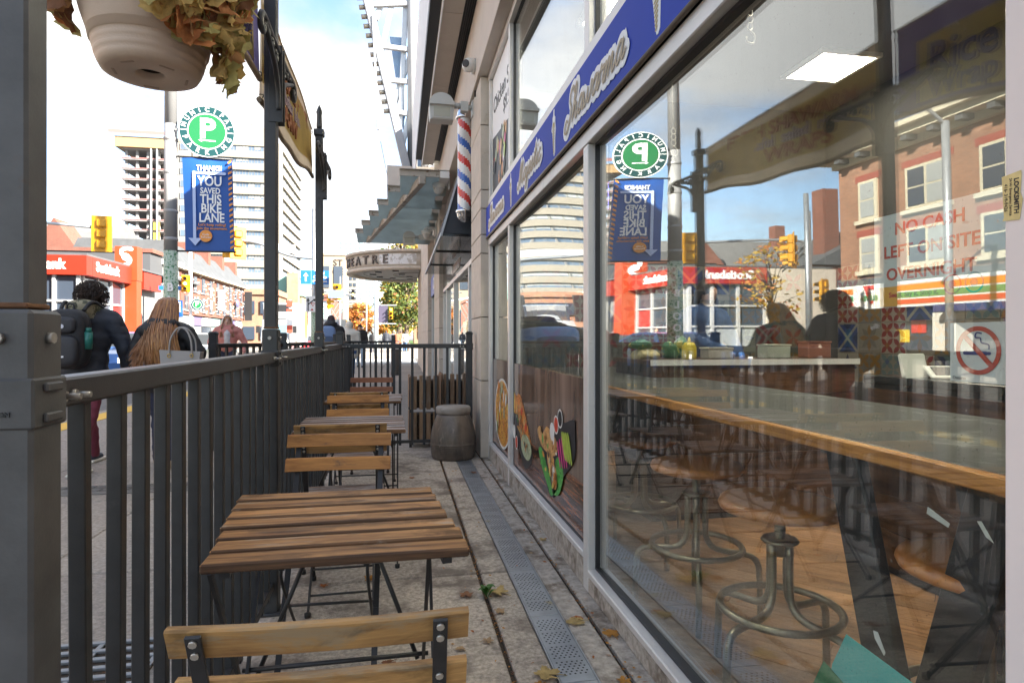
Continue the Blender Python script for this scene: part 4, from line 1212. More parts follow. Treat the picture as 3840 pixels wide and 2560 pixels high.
for k, (x, y, c_, lab) in enumerate(((2.12, 3.85, (0.5, 0.5, 0.46), 'pale low tub to the right of the yellow bottle'), (2.55, 3.85, (0.42, 0.47, 0.40), 'pale green box in front of the worker'), (2.9, 3.9, (0.3, 0.12, 0.08), 'brown box at the right end of the serving counter'))):
    mb = MB(); mb.box((x - 0.09, y - 0.06, 1.011), (x + 0.09, y + 0.06, 1.075 + 0.02 * k), c=0.006); mb.box((x - 0.094, y - 0.064, 1.0755 + 0.02 * k), (x + 0.094, y + 0.064, 1.087 + 0.02 * k), c=0.003)
    o = mb.build('container', mat('tub%d' % k, c_, 0.45)); tag(o, lab, 'container')
for k, (x, y, c_, lab) in enumerate(((3.05, 2.2, (0.06, 0.03, 0.02), 'dark brown jar on the ledge behind the till'), (3.1, 1.95, (0.55, 0.22, 0.02), 'amber jar on the ledge behind the till'))):
    mb = MB(); mb.lathe([(0, 0.925), (0.055, 0.925), (0.06, 0.95), (0.06, 1.06), (0.05, 1.09), (0.04, 1.10), (0.04, 1.12), (0, 1.12)], (x, y, 0), 18)
    o = mb.build('jar', mat('jar%d' % k, c_, 0.2)); tag(o, lab, 'jar')
mb = MB(); mb.box((2.95, 0.2, 0.86), (3.3, 3.2, 0.92), c=0.004); o = mb.build('back_ledge', dark_top); tag(o, 'dark shelf ledge behind the till counter', 'shelf')
# hanging rods with hooks
for k, (x, y, lab) in enumerate(((1.15, 2.45, 'wire with swivel hook hanging inside the big window'), (1.2, 1.95, 'short chain with ring hanging near the ceiling light'))):
    mb = MB(); z1 = 2.05 if k == 0 else 2.30
    mb.tube(catmull([(x, y, 3.6), (x + 0.01, y + 0.005, 3.0), (x - 0.008, y, z1 + 0.3), (x, y, z1)], 4), 0.003, 6)
    for q in range(3): mb.tube([(x + 0.010 * math.cos(t), y, z1 - 0.02 - q * 0.024 + 0.014 * math.sin(t)) for t in [i * math.pi / 4 for i in range(8)]], 0.003, 5, closed=True)
    mb.tube(catmull([(x, y, z1 - 0.08), (x + 0.018, y, z1 - 0.10), (x + 0.012, y, z1 - 0.125), (x - 0.012, y, z1 - 0.12), (x - 0.014, y, z1 - 0.105)], 4), 0.004, 6)
    o = mb.build('ceiling_hook', bolt_m); tag(o, lab, 'hook')
# round neon outline in the second pane
neon = thing('neon_sign', 'round neon tube sign hanging behind the second pane', 'neon sign', (0.96, 2.9, 1.85))
for (a0, a1, c_, nm) in ((0.3, 2.2, (0.05, 0.8, 0.3), 'green_tube'), (2.3, 4.0, (0.25, 0.2, 1.0), 'violet_tube'), (4.1, 6.4, (0.7, 0.9, 0.3), 'lime_tube')):
    mb = MB(); mb.tube([(0.965, 2.92 + 0.16 * math.cos(a0 + (a1 - a0) * i / 14), 1.82 + 0.23 * math.sin(a0 + (a1 - a0) * i / 14)) for i in range(15)], 0.005, 6); mb.build(nm, mat('neon_' + nm, c_, 0.4, emit=c_, estr=1.2), neon)
mb = MB(); mb.tube(catmull([(0.965, 3.05, 1.70), (0.965, 3.03, 1.92), (0.965, 2.99, 1.90), (0.965, 2.98, 1.72), (0.965, 2.96, 1.90), (0.965, 2.92, 1.92), (0.965, 2.90, 1.70), (0.965, 2.88, 1.90), (0.965, 2.84, 1.92), (0.965, 2.82, 1.70)], 4), 0.005, 6)
mb.build('red_tube', mat('neon_red', (1.0, 0.15, 0.1), 0.4, emit=(1.0, 0.15, 0.1), estr=1.2), neon)
# ================================================================== PATIO FENCE
fence = thing('patio_fence', 'black steel patio railing with tall posts enclosing the tables', 'fence', (-0.5, 3, 0))
b0 = MB(); b0.box((-0.0128, -0.0128, 0.085), (0.0128, 0.0128, 1.052), c=0.002); pk_mesh = b0.mesh('picket', black_steel)
def post(fn, x, y, tall, rz=0.0, w=0.064, finial=False, black_steel=black_steel):
    M = Matrix.Translation((x, y, 0)) @ Matrix.Rotation(rz, 4, 'Z')
    h = w / 2
    mb = MB()
    mb.box((-h, -h, 0.0), (h, h, 1.187 if tall else 1.19), c=0.005, M=M)
    mb.box((-h - 0.02, -h - 0.02, 0.0), (h + 0.02, h + 0.02, 0.012), c=0.003, M=M)
    p = mb.build('post', black_steel, fn)
    mb = MB(); mb.box((-h - 0.004, -h - 0.004, 1.032), (h + 0.004, h + 0.004, 1.098), c=0.003, M=M)
    for z in (1.045, 1.085): mb.box((h + 0.003, -0.02, z - 0.006), (h + 0.010, 0.02, z + 0.006), c=0.002, M=M)
    mb.build('clamp', black_steel, p)
    if tall:
        mb = MB(); mb.box((-0.025, -0.025, 1.188), (0.025, 0.025, tall), c=0.004, M=M); mb.build('upper_tube', black_steel, p)
        mb = MB(); mb.box((-0.027, -0.027, 1.1885), (0.027, 0.027, 1.196), c=0.002, M=M); mb.build('rust_line', rust, p)
        mb = MB()
        for (ax, ay) in ((0, -1), (1, 0)):
            mb.cyl(M @ Vector((ax * h, ay * h, 1.15)), M @ Vector((ax * (h + 0.008), ay * (h + 0.008), 1.15)), 0.0075, n=8)
        mb.build('bolt', bolt_m, p)
        if finial:
            mb = MB(); mb.box((-0.034, -0.034, tall), (0.034, 0.034, tall + 0.045), c=0.004, M=M)
            mb.lathe([(0.0, 0.045), (0.018, 0.047), (0.02, 0.075), (0.017, 0.15), (0.022, 0.17), (0.012, 0.2), (0.0, 0.225)], (x, y, tall), 10); mb.build('finial', black_steel, p)
    else:
        mb = MB()
        mb.box((-h - 0.006, -h - 0.006, 1.188), (h + 0.006, h + 0.006, 1.203), c=0.003, M=M)
        mb.box((-h + 0.002, -h + 0.002, 1.203), (h - 0.002, h - 0.002, 1.216), c=0.006, M=M); mb.build('cap', black_steel, p)
    return p
def rail_span(fn, A, B, spacing, first=0.055, bottom=True, wa=0.036, wb=0.036, bolts=True):
    A = Vector((A[0], A[1], 0)); B = Vector((B[0], B[1], 0)); d = (B - A); L = d.length; d.normalize()
    a = A + d * wa; b_ = B - d * wb
    mb = MB(); mb.bar(a + Z * 1.070, b_ + Z * 1.070, 0.046, 0.044, c=0.004); mb.build('rail', black_steel, fn)
    if bottom:
        mb = MB(); mb.bar(a + Z * 0.12, b_ + Z * 0.12, 0.03, 0.03, c=0.003); mb.build('bottom_rail', black_steel, fn)
    s = Vector((d.y, -d.x, 0))
    mb = MB()
    for e, sg_ in ((a, 1), (b_, -1)):
        for q in (0.025, 0.055):
            p = e + d * q * sg_ + Z * 1.066
            mb.cyl(p + s * 0.023, p + s * 0.031, 0.0085, n=6); mb.cyl(p + s * 0.031, p + s * 0.05, 0.0045, n=8)
    if bolts: mb.build('bolt', bolt_m, fn)
    t = wa + first
    ang = math.atan2(d.y, d.x)
    while t < L - wb - 0.03:
        p = A + d * t
        inst(pk_mesh, 'picket', fn, (p.x, p.y, 0), (rnd.gauss(0, 0.0025), rnd.gauss(0, 0.0025), ang + rnd.gauss(0, 0.03)))
        t += spacing
PP = [(-0.502, 0.924), (-0.530, 2.72), (-0.556, 4.50), (-0.572, 6.20), (0.695, 6.20)]
post(fence, *PP[0], 3.2, w=0.074, black_steel=worn_post); post(fence, *PP[1], 3.1); post(fence, *PP[2], 2.57, finial=True); post(fence, *PP[3], 0); post(fence, *PP[4], 0)
rail_span(fence, PP[0], PP[1], 0.1155, first=0.145); rail_span(fence, PP[1], PP[2], 0.1115); rail_span(fence, PP[2], PP[3], 0.1115); rail_span(fence, PP[3], PP[4], 0.118, first=0.07)
text('MEDALLION', (-0.512, 0.924 - 0.0422, 1.052), X, Z, 0.009, black_steel, fence, bold=0.02, ext=0.0008)
# scroll brackets that hold the banners
def bracket(p, x, y, z, s):
    mb = MB()
    f = lambda a, c_: (x, y + s * (0.026 + a), z + c_)
    mb.tube(catmull([f(0.0, 0.24), f(0.16, 0.245), f(0.29, 0.25), f(0.335, 0.225), f(0.33, 0.185), f(0.295, 0.185), f(0.29, 0.212), f(0.312, 0.214)], 5), 0.012, 6)
    mb.tube(catmull([f(0.0, 0.0), f(0.012, 0.08), f(0.07, 0.15), f(0.16, 0.19), f(0.27, 0.235)], 5), 0.011, 6)
    for q, (a, c_, r) in enumerate(((0.06, 0.195, 0.032), (0.135, 0.215, 0.022), (0.2, 0.225, 0.014), (0.03, 0.12, 0.018))):
        mb.tube([f(a + r * (1 - t / 9) * math.cos(t * 0.9), c_ + r * (1 - t / 9) * math.sin(t * 0.9)) for t in range(9)], 0.0085, 5)
    mb.box((x - 0.040, y + s * 0.0255 - 0.003, z - 0.05), (x + 0.016, y + s * 0.0255 + 0.003, z + 0.27), c=0.001)
    mb.build('scroll_bracket', black_steel, p)
pobj = [o for o in fence.children if o.name.startswith('post')]
for pi, zz, sides in ((0, 2.1, (1,)), (1, 2.10, (-1, 1)), (2, 2.18, (-1, 1))):
    for s in sides: bracket(fence, PP[pi][0] + 0.034, PP[pi][1], zz, s)

# second railing out on the pavement
fence2 = thing('pavement_fence', 'lower black railing with capped posts beyond the patio on the pavement', 'fence', (-1.2, 9, 0))
Q = [(-1.88, 6.75), (-1.40, 7.9), (-1.12, 8.9), (-1.05, 10.6), (-0.98, 12.4), (-0.12, 12.7)]
for q in Q: post(fence2, q[0], q[1], 0, w=0.075)
for a, b_ in zip(Q[:-1], Q[1:]): rail_span(fence2, a, b_, 0.115, bolts=False)

# ================================================================== BANNERS
ban_pur = mat('banner_purple', (0.13, 0.11, 0.26), 0.7, var=0.1, scale=4, trans=0.35)
ban_yel = mat('banner_yellow', (0.62, 0.48, 0.18), 0.7, var=0.15, scale=5, trans=0.55)
ban_cream = mat('banner_cream', (0.56, 0.47, 0.34), 0.75, var=0.1, scale=5, col2=(0.40, 0.32, 0.23), thr=(0.55, 0.75), scale2=4, trans=0.55)
ban_rust = mat('banner_rust', (0.42, 0.17, 0.08), 0.7, trans=0.3)
ban_ltx = mat('banner_lilac', (0.45, 0.36, 0.42), 0.7, trans=0.3)
dowel = wood('banner_dowel', (0.26, 0.19, 0.12), (0.12, 0.085, 0.055), None, axis=1)
def banner(lab, A, B, zA, zB, style):
    t = thing('banner', lab, 'banner', (A[0], (A[1] + B[1]) / 2, 2.1), group='fabric banners strung between the fence posts')
    A = Vector((A[0] + 0.0, A[1], 0)); B = Vector((B[0], B[1], 0)); d = B - A
    hh = zA[1] - zA[0]
    def P(u, v, off=0.0):
        lo = zA[0] + (zB[0] - zA[0]) * u; hi = zA[1] + (zB[1] - zA[1]) * u
        sag = -0.035 * math.sin(math.pi * u) * (1 - v) + 0.010 * math.sin(u * 17) * (1 - v)
        p = A + d * u
        bulge = 0.006 * math.sin(u * 9 + v * 2)
        return Vector((p.x + bulge + off, p.y, lo + (hi - lo) * v + sag))
    mb = MB(); mb.grid(lambda u, v: P(u, v), 40, 10)
    mb.build('cloth', ban_pur if style == 0 else ban_cream, t, fix=False)
    def strip(u0, u1, v0, v1, m, nm, wav=0.0):
        for off in (-0.002, 0.002):
            mb = MB(); mb.grid(lambda u, v: P(u0 + (u1 - u0) * u, v0 + (v1 - v0) * v + wav * math.sin(u * 14) * (1 - abs(2 * v - 1)), off), 30, 4); mb.build(nm, m, t, fix=False)
    ang = (zB[0] - zA[0]) / (B.y - A.y)
    rgt = Vector((-(d.x), -d.y, -(zB[0] - zA[0]))).normalized()
    upv = Vector((0, 0, 1)) - rgt * rgt.z
    def word(s, u, v, size, m, sx=1.0):
        c = P(u, v)
        text(s, (c.x, c.y, c.z), rgt, upv, size, m, t, bold=0.02, ext=0.011, sx=sx)
    if style == 0:
        strip(0.02, 0.60, 0.04, 0.30, ban_cream, 'colour_field')
        strip(0.62, 0.93, 0.05, 0.74, ban_yel, 'colour_field')
        word('Chicken', 0.34, 0.64, 0.24, ban_yel, 1.15)
        word('Shawarma', 0.36, 0.17, 0.11, ban_pur, 1.3)
        word('Rice', 0.80, 0.45, 0.20, ban_pur, 1.0); word('Wrap', 0.80, 0.17, 0.14, ban_pur, 1.0)
    else:
        strip(0.02, 0.99, 0.16, 0.84, ban_yel, 'colour_field')
        strip(0.02, 0.55, 0.40, 0.60, ban_cream, 'colour_field')
        word('FRESH SHAWARMA', 0.45, 0.68, 0.12, ban_rust, 1.3); word('falafel  salad  rice', 0.45, 0.49, 0.10, ban_ltx, 1.3); word('WRAPS', 0.42, 0.29, 0.12, ban_rust, 1.6)
    mb = MB(); mb.tube([P(i / 16, 0.0) - Vector((0, 0, 0.008)) for i in range(17)], 0.012, 8); mb.build('dowel', dowel, t)
    mb = MB(); mb.tube([P(i / 16, 1.0) for i in range(17)], 0.007, 6); mb.build('hem', ban_cream, t)
    for u in (0.03, 0.97):
        for v in (0.02, 0.9):
            mb = MB(); c = P(u, v); e = 1 if u > 0.5 else -1
            mb.tube(catmull([c, c + Vector((0.012, e * 0.03, 0.004)), c + Vector((0.0, e * 0.055, -0.004))], 4), 0.0022, 5); mb.build('tie', black_steel, t)
banner('purple and yellow banner with shawarma lettering above the near railing', (-0.560, 0.90), (-0.578, 2.715), (2.10, 2.62), (2.25, 2.66), 0)
banner('faded cream and yellow banner between the second and the pointed post', (-0.580, 2.725), (-0.604, 4.50), (2.16, 2.66), (2.30, 2.62), 1)

# ================================================================== HANGING POT WITH WITHERED LEAVES
pot_m = mat('sand_plastic', (0.56, 0.43, 0.33), 0.55, var=0.04, scale=7, col2=(0.50, 0.37, 0.28), thr=(0.58, 0.72), scale2=12, bump=0.12, bscale=240)
pc = Vector((-0.558, 1.525, 1.748))
pot = thing('hanging_pot', 'sand coloured ribbed plastic flower pot hanging above the railing', 'flower pot', pc)
prof = [(0.026, 0.016), (0.028, 0.004), (0.034, 0.0), (0.085, 0.0), (0.098, 0.003), (0.103, 0.012), (0.106, 0.018), (0.1045, 0.021), (0.109, 0.026), (0.111, 0.034), (0.1092, 0.037), (0.1135, 0.043), (0.1150, 0.051), (0.1135, 0.054), (0.119, 0.064),
        (0.135, 0.115), (0.150, 0.175), (0.162, 0.235), (0.172, 0.275), (0.178, 0.285), (0.178, 0.30), (0.165, 0.30), (0.155, 0.25), (0.12, 0.06), (0.03, 0.05)]
mb = MB(); mb.lathe(prof, pc, 56); mb.build('pot', pot_m, pot, fix=True)
mb = MB()
for a in (0.4, 1.9, 3.3, 4.4, 5.5):
    ca, sa = math.cos(a), math.sin(a); c = pc + Vector((0.072 * ca, 0.072 * sa, -0.0012))
    mb.box((-0.016, -0.003, 0), (0.016, 0.003, 0.003), c=0.0008, M=Matrix.Translation(c) @ Matrix.Rotation(a + 1.57, 4, 'Z'))
mb.build('foot_rib', mat('pot_dark', (0.36, 0.26, 0.19), 0.6), pot)
mb = MB(); mb.lathe([(0.0, 0.05), (0.026, 0.05), (0.026, 0.016)], pc, 24); mb.build('drain_hole', soil, pot)
mb = MB()
for k in range(3):
    a = 0.5 + k * 2.094; mb.tube([pc + Vector((0.172 * math.cos(a), 0.172 * math.sin(a), 0.29)), pc + Vector((0, 0, 0.95))], 0.003, 5)
mb.tube(catmull([pc + Vector((0, 0, 0.95)), pc + Vector((0.015, 0, 0.98)), pc + Vector((0, 0, 1.01)), pc + Vector((0.02, -0.2, 1.02)), (-0.452, 0.85, 2.80)], 5), 0.006, 6)
mb.build('hanger', black_steel, pot)
mb = MB(); mb.lathe([(0.0, 0.272), (0.16, 0.268)], pc, 24); mb.build('potting_soil', soil, pot)
leaf_cols = [(0.58, 0.43, 0.18), (0.44, 0.36, 0.13), (0.46, 0.24, 0.10), (0.24, 0.11, 0.055), (0.66, 0.47, 0.17), (0.54, 0.22, 0.08), (0.40, 0.36, 0.14)]
leaf_mats = [mat('withered_leaf%d' % i, c_, 0.75, var=0.35, scale=25, col2=tuple(x * 0.45 for x in c_), thr=(0.56, 0.7), scale2=22, trans=0.3) for i, c_ in enumerate(leaf_cols)]
def leaf_mesh(seed, size, m, curl=0.5):
    r_ = random.Random(seed); mb = MB(); n = 26
    vs = [(0, 0, 0)]
    fold = r_.uniform(0.4, 1.1) * curl; tw = r_.uniform(-1, 1) * curl
    for ring, fr in ((0, 0.5), (1, 1.0)):
        for k in range(n):
            t = 2 * math.pi * k / n
            rr = size * fr * (0.90 + 0.07 * math.cos(5 * (t - math.pi / 2)) + (0.05 * (1 if k % 2 else -1) if ring else 0))
            if abs(t - 1.5 * math.pi) < 0.3: rr *= 0.35
            x, y = rr * math.cos(t), rr * math.sin(t)
            z = fold * (x * x) / size - tw * x * y / size + (0.10 * size * math.sin(5 * t + seed) * fr) - 0.5 * curl * y * abs(y) / size + r_.uniform(-0.03, 0.03) * size
            vs.append((x, y, z))
    fs = [(0, 1 + k, 1 + (k + 1) % n) for k in range(n)] + [(1 + k, 1 + n + k, 1 + n + (k + 1) % n, 1 + (k + 1) % n) for k in range(n)]
    mb.add(vs, fs, 0, True)
    return mb.mesh('leaf', m)
LM = [leaf_mesh(i * 3 + j, 0.033, leaf_mats[j], 0.8) for i in range(3) for j in range(7)]
plant = thing('withered_plant', 'withered geranium with curled brown and olive leaves spilling over the pot', 'plant', pc + Vector((0, 0, 0.27)))
rl = random.Random(5)
def put_leaf(p, out, s=1.0):
    o = bpy.data.objects.new('leaf', rl.choice(LM)); C.objects.link(o); o.parent = plant
    o.location = Vector(p) - ORG[plant.name]
    nrm = (Vector(out) + Vector((rl.uniform(-.6, .6), rl.uniform(-.6, .6), rl.uniform(-.5, .4)))).normalized()
    q = nrm.to_track_quat('Z', 'Y').to_euler(); o.rotation_euler = q
    o.rotation_euler.rotate_axis('Z', rl.uniform(2.2, 4.1))
    s *= rl.uniform(0.65, 1.25); o.scale = (s, s, s)
def pot_r(z): return 0.119 + (z - 0.064) * 0.262 if z > 0.064 else 0.118
cam_a = math.atan2(-1.525, 0.558)
stems = MB()
def spill(a0, a1, zlo, n, rad=0.0):
    for k in range(n):
        a = rl.uniform(a0, a1); t = rl.random() ** 0.8
        z = 0.31 - t * (0.31 - zlo(a)); r = pot_r(min(z, 0.28)) + 0.012 + rl.random() * 0.035 + rad
        put_leaf(pc + Vector((r * math.cos(a), r * math.sin(a), z)), (math.cos(a), math.sin(a), 0.25))
def hang(a0, a1, z0, z1, n, rad=0.0):
    for k in range(n):
        a = rl.uniform(a0, a1); u = (a - a0) / (a1 - a0)
        lo = z0 + (z1 - z0) * u; z = lo + (0.31 - lo) * rl.random() ** 1.25
        r = pot_r(max(0.05, min(z, 0.28))) + 0.010 + rl.random() * 0.034 + rad
        put_leaf(pc + Vector((r * math.cos(a), r * math.sin(a), z)), (math.cos(a), math.sin(a), 0.25))
hang(cam_a - 0.35, cam_a + 0.05, 0.20, 0.115, 26)
hang(cam_a + 0.05, cam_a + 0.45, 0.10, 0.05, 52)
hang(cam_a + 0.45, cam_a + 1.0, 0.055, 0.075, 60)
hang(cam_a + 0.95, cam_a + 1.75, 0.03, -0.015, 62, 0.012)
hang(cam_a - 2.0, cam_a - 1.3, 0.10, 0.12, 24, 0.012)
for k in range(26):
    a = rl.uniform(0, 6.28); r = rl.uniform(0, 0.15); put_leaf(pc + Vector((r * math.cos(a), r * math.sin(a), 0.30 + rl.random() * 0.06)), (0, 0, 1))
for k in range(20):
    a = rl.uniform(cam_a - 0.2, cam_a + 1.6); pts = [pc + Vector((0.12 * math.cos(a), 0.12 * math.sin(a), 0.29)), pc + Vector((0.178 * math.cos(a), 0.178 * math.sin(a), 0.32)), pc + Vector((0.195 * math.cos(a + .1), 0.195 * math.sin(a + .1), 0.24)), pc + Vector((0.18 * math.cos(a + .15), 0.18 * math.sin(a + .15), 0.12 + rl.random() * 0.05))]
    stems.tube(catmull(pts, 3), 0.0022, 5)
stems.build('stem', mat('dry_stem', (0.12, 0.07, 0.035), 0.8), plant)

# ================================================================== TABLES AND CHAIRS
tw_top = wood('table_slat_wood', (0.58, 0.30, 0.11), (0.18, 0.085, 0.038), (0.46, 0.36, 0.26), (0.54, 0.68), axis=0, gsc=22, rand=0.2, spec=0.22, rough=0.6, stain=0.5)
slat_edge = wood('table_slat_edge', (0.20, 0.105, 0.05), (0.055, 0.032, 0.022), (0.36, 0.31, 0.25), (0.6, 0.7), axis=0, gsc=22, rand=0.2)  # stained slat sides, darkened further to put the gap shade into the colour
tw_grey = wood('table_slat_grey', (0.36, 0.22, 0.14), (0.12, 0.075, 0.055), (0.40, 0.36, 0.35), (0.42, 0.6), axis=0, gsc=22, rand=0.18, spec=0.45, rough=0.5, stain=0.5)
ch_or = wood('chair_slat_oiled', (0.54, 0.255, 0.075), (0.29, 0.12, 0.04), (0.18, 0.10, 0.06), (0.56, 0.68), axis=0, gsc=20, rand=0.12, stain=0.35)
ch_old = wood('chair_slat_worn', (0.56, 0.325, 0.12), (0.26, 0.13, 0.05), (0.38, 0.29, 0.18), (0.50, 0.62), axis=0, gsc=20, rand=0.14, stain=0.5)
ch_red = wood('chair_slat_reddish', (0.29, 0.115, 0.055), (0.17, 0.065, 0.035), None, axis=0, gsc=20, rand=0.08)
seat_w = wood('seat_slat_wood', (0.28, 0.19, 0.14), (0.10, 0.07, 0.055), (0.36, 0.34, 0.33), (0.44, 0.62), axis=0, gsc=24, rand=0.18, stain=0.4)
rod_m = mat('black_rod', (0.022, 0.022, 0.024), 0.4, var=0.3, scale=30, col2=(0.10, 0.06, 0.04), thr=(0.66, 0.75), scale2=30)
foot_m = mat('rubber_foot', (0.015, 0.015, 0.016), 0.7)
screw_m = mat('bright_screw', (0.62, 0.60, 0.55), 0.35, 0.9)
def make_chair(lab, slat_m):
    t = thing('folding_chair', lab, 'chair', (0, 0, 0), 0, 'slatted folding chairs on the patio', world=False)
    def back_pt(z):                      # the back leans a little away
        return -0.060 - (z - 0.44) * 0.42
    for z0, z1 in ((0.746, 0.790), (0.664, 0.708)):
        mb = MB()
        n = 10; vs = []
        def f(u): return 0.010 * (1 - (2 * u - 1) ** 2)
        prof = [(-0.009, z0 + .002), (-0.007, z0), (0.007, z0), (0.009, z0 + .002), (0.009, z1 - .003), (0.006, z1), (-0.006, z1), (-0.009, z1 - .003)]
        o = 0
        for i in range(n + 1):
            u = i / n; x = -0.188 + 0.376 * u
            for (py, pz) in prof: vs.append((x, back_pt(pz) + py - f(u) + 0.010, pz))
        k = len(prof); fs = []
        for i in range(n):
            for q in range(k): fs.append([i * k + q, i * k + (q + 1) % k, (i + 1) * k + (q + 1) % k, (i + 1) * k + q])
        fs.append(list(range(k))[::-1]); fs.append([n * k + q for q in range(k)])
        mb.add(vs, fs); mb.build('back_slat', slat_m, t)
    for s in (-1, 1):
        x = s * 0.150
        mb = MB()
        pts = [(x, back_pt(0.787) - 0.0125, 0.787), (x, back_pt(0.46) - 0.0125, 0.46), (x, 0.06, 0.24), (x, 0.19, 0.02)]
        pts = [Vector(p) for p in pts]
        for a, c_ in zip(pts[:-1], pts[1:]):
            mb.bar(a, c_, 0.019, 0.005, up=(0, 1, 0.2), c=0.0008)
        leg = mb.build('front_leg', rod_m, t)
        mb = MB()
        for zz in (0.778, 0.760, 0.696, 0.678):
            mb.cyl((x, back_pt(zz) - 0.0145, zz), (x, back_pt(zz) - 0.0180, zz - 0.0015), 0.0052, n=8)
        mb.build('screw', screw_m, leg)
        mb = MB(); mb.lathe([(0, 0.0), (0.012, 0.0), (0.013, 0.018), (0, 0.02)], (x, 0.19, 0), 10); mb.build('foot', foot_m, leg)
        mb = MB()
        xr = s * 0.132
        mb.tube(catmull([(xr, 0.175, 0.43), (xr, 0.165, 0.38), (xr, 0.0, 0.20), (xr, -0.175, 0.03), (xr, -0.205, 0.012)], 3), 0.0055, 6); leg = mb.build('rear_leg', rod_m, t)
        mb = MB(); mb.lathe([(0, 0.0), (0.012, 0.0), (0.013, 0.018), (0, 0.02)], (xr, -0.21, 0), 10); mb.build('foot', foot_m, leg)
        mb = MB(); mb.bar((xr * 0.98, -0.165, 0.428), (xr * 0.98, 0.185, 0.428), 0.018, 0.006); mb.build('seat_rail', rod_m, t)
    for a_, y_, z_ in ((0.15, 0.15, 0.065), (0.132, -0.14, 0.06), (0.15, 0.0, 0.238)):
        mb = MB(); mb.cyl((-a_, y_, z_), (a_, y_, z_), 0.005, n=6); mb.build('stretcher', rod_m, t)
    for k in range(6):
        y0 = -0.163 + k * 0.0595
        mb = MB(); mb.box((-0.176, y0, 0.432), (0.176, y0 + 0.051, 0.447), c=0.003); mb.build('seat_slat', seat_w, t)
    return t
def make_table(lab, slat_m, shear=0.0):
    t = thing('folding_table', lab, 'table', (0, 0, 0), 0, 'slatted folding tables on the patio', world=False)
    for k in range(7):
        y0 = -0.285 + k * 0.0825
        xo = shear * y0 + rnd.uniform(-0.003, 0.003)
        zz = rnd.uniform(-0.0008, 0.0008)
        mb = MB(); mb.box((-0.27, -0.0322, -0.010), (0.27, 0.0322, 0.010), c=0.0035)
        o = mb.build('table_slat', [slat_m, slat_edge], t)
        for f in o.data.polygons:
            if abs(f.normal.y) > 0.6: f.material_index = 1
        o.location = (xo, y0 + 0.0345, 0.690 + zz); o.rotation_euler = (rnd.uniform(-.02, .02), rnd.uniform(-.003, .003), rnd.uniform(-.010, .010))
    for s in (-1, 1):
        x = s * 0.225
        mb = MB(); mb.bar((x - shear * .26, -0.27, 0.672), (x + shear * .26, 0.27, 0.672), 0.02, 0.016); mb.build('top_rail', rod_m, t)
        for q in (-1, 1):
            mb = MB(); mb.bar((x - q * 0.012, -q * 0.23, 0.665), (x - q * 0.012, q * 0.23, 0.012), 0.014, 0.008, up=(1, 0, 0)); leg = mb.build('leg', rod_m, t)
            mb = MB(); mb.lathe([(0, 0.0), (0.011, 0.0), (0.012, 0.018), (0, 0.02)], (x - q * 0.012, q * 0.234, 0), 10); mb.build('foot', foot_m, leg)
        mb = MB(); mb.tube([(s * 0.05, 0.16, 0.665), (s * 0.20, 0.05, 0.30)], 0.006, 6); mb.build('brace', rod_m, t)
    for a_, y_, z_ in ((0.225, 0, 0.338), (0.235, -0.19, 0.07), (0.235, 0.19, 0.07)):
        mb = MB(); mb.cyl((-a_, y_, z_), (a_, y_, z_), 0.006, n=6); mb.build('stretcher', rod_m, t)
    return t
def place(t, x, y, deg, z=0.0):
    t.location = (x, y, z); t.rotation_euler = (0, 0, R(deg)); return t
place(make_table('nearest slatted folding table with worn brown top, in front of the camera', tw_top, -0.10), -0.152, 1.595, 0.6)
place(make_table('middle slatted folding table with greyed top, between two pairs of chairs', tw_grey, -0.02), -0.247, 3.36, 0)
place(make_table('farthest slatted folding table by the crosswise railing', tw_grey, 0.02), -0.252, 4.77, 0)
place(make_chair('folding chair nearest the camera, seen from behind with its two worn back slats', ch_old), -0.092, 1.018, -1.5)
place(make_chair('folding chair with orange brown back slats facing the camera behind the nearest table', ch_or), -0.226, 2.19, 178)
place(make_chair('folding chair with weathered grey brown back, back to back with the orange brown one', ch_old), -0.246, 2.85, 1.5)
place(make_chair('folding chair facing the camera beyond the middle table', ch_or), -0.252, 3.77, 180.3)
place(make_chair('folding chair with dark worn back just behind the one beyond the middle table', ch_old), -0.265, 4.39, 0)
place(make_chair('farthest folding chair with reddish back slats before the crosswise railing', ch_red), -0.247, 5.53, 180)

# barrel
bar_m = wood('barrel_plastic', (0.17, 0.14, 0.115), (0.06, 0.05, 0.043), (0.28, 0.23, 0.19), (0.55, 0.7), axis=2, gsc=2.2, rough=0.35, rand=0.02, spec=0.5)
br = thing('barrel_bin', 'brown lidded barrel shaped tub standing by the stone pier', 'barrel', (0.51, 5.92, 0))
pr = [(0.0, 0.0), (0.196, 0.0), (0.203, 0.01)]
for k in range(8): pr += [(0.206 + 0.0022 * k, 0.02 + k * 0.017), (0.210 + 0.0016 * k, 0.026 + k * 0.017), (0.206 + 0.0018 * k, 0.034 + k * 0.017)]
pr += [(0.219, 0.165), (0.218, 0.20), (0.211, 0.25), (0.199, 0.30), (0.183, 0.35), (0.166, 0.395), (0.158, 0.42), (0.15, 0.425)]
mb = MB(); mb.lathe(pr, (0.51, 5.92, 0), 40); mb.build('body', bar_m, br)
mb = MB(); mb.lathe([(0.13, 0.426), (0.156, 0.426), (0.164, 0.43), (0.169, 0.455), (0.166, 0.485), (0.155, 0.496), (0.10, 0.500), (0, 0.501)], (0.51, 5.92, 0), 40); mb.build('lid', wood('barrel_lid', (0.34, 0.31, 0.28), (0.22, 0.195, 0.17), None, axis=0, gsc=6, rough=0.5, rand=0.02), br)

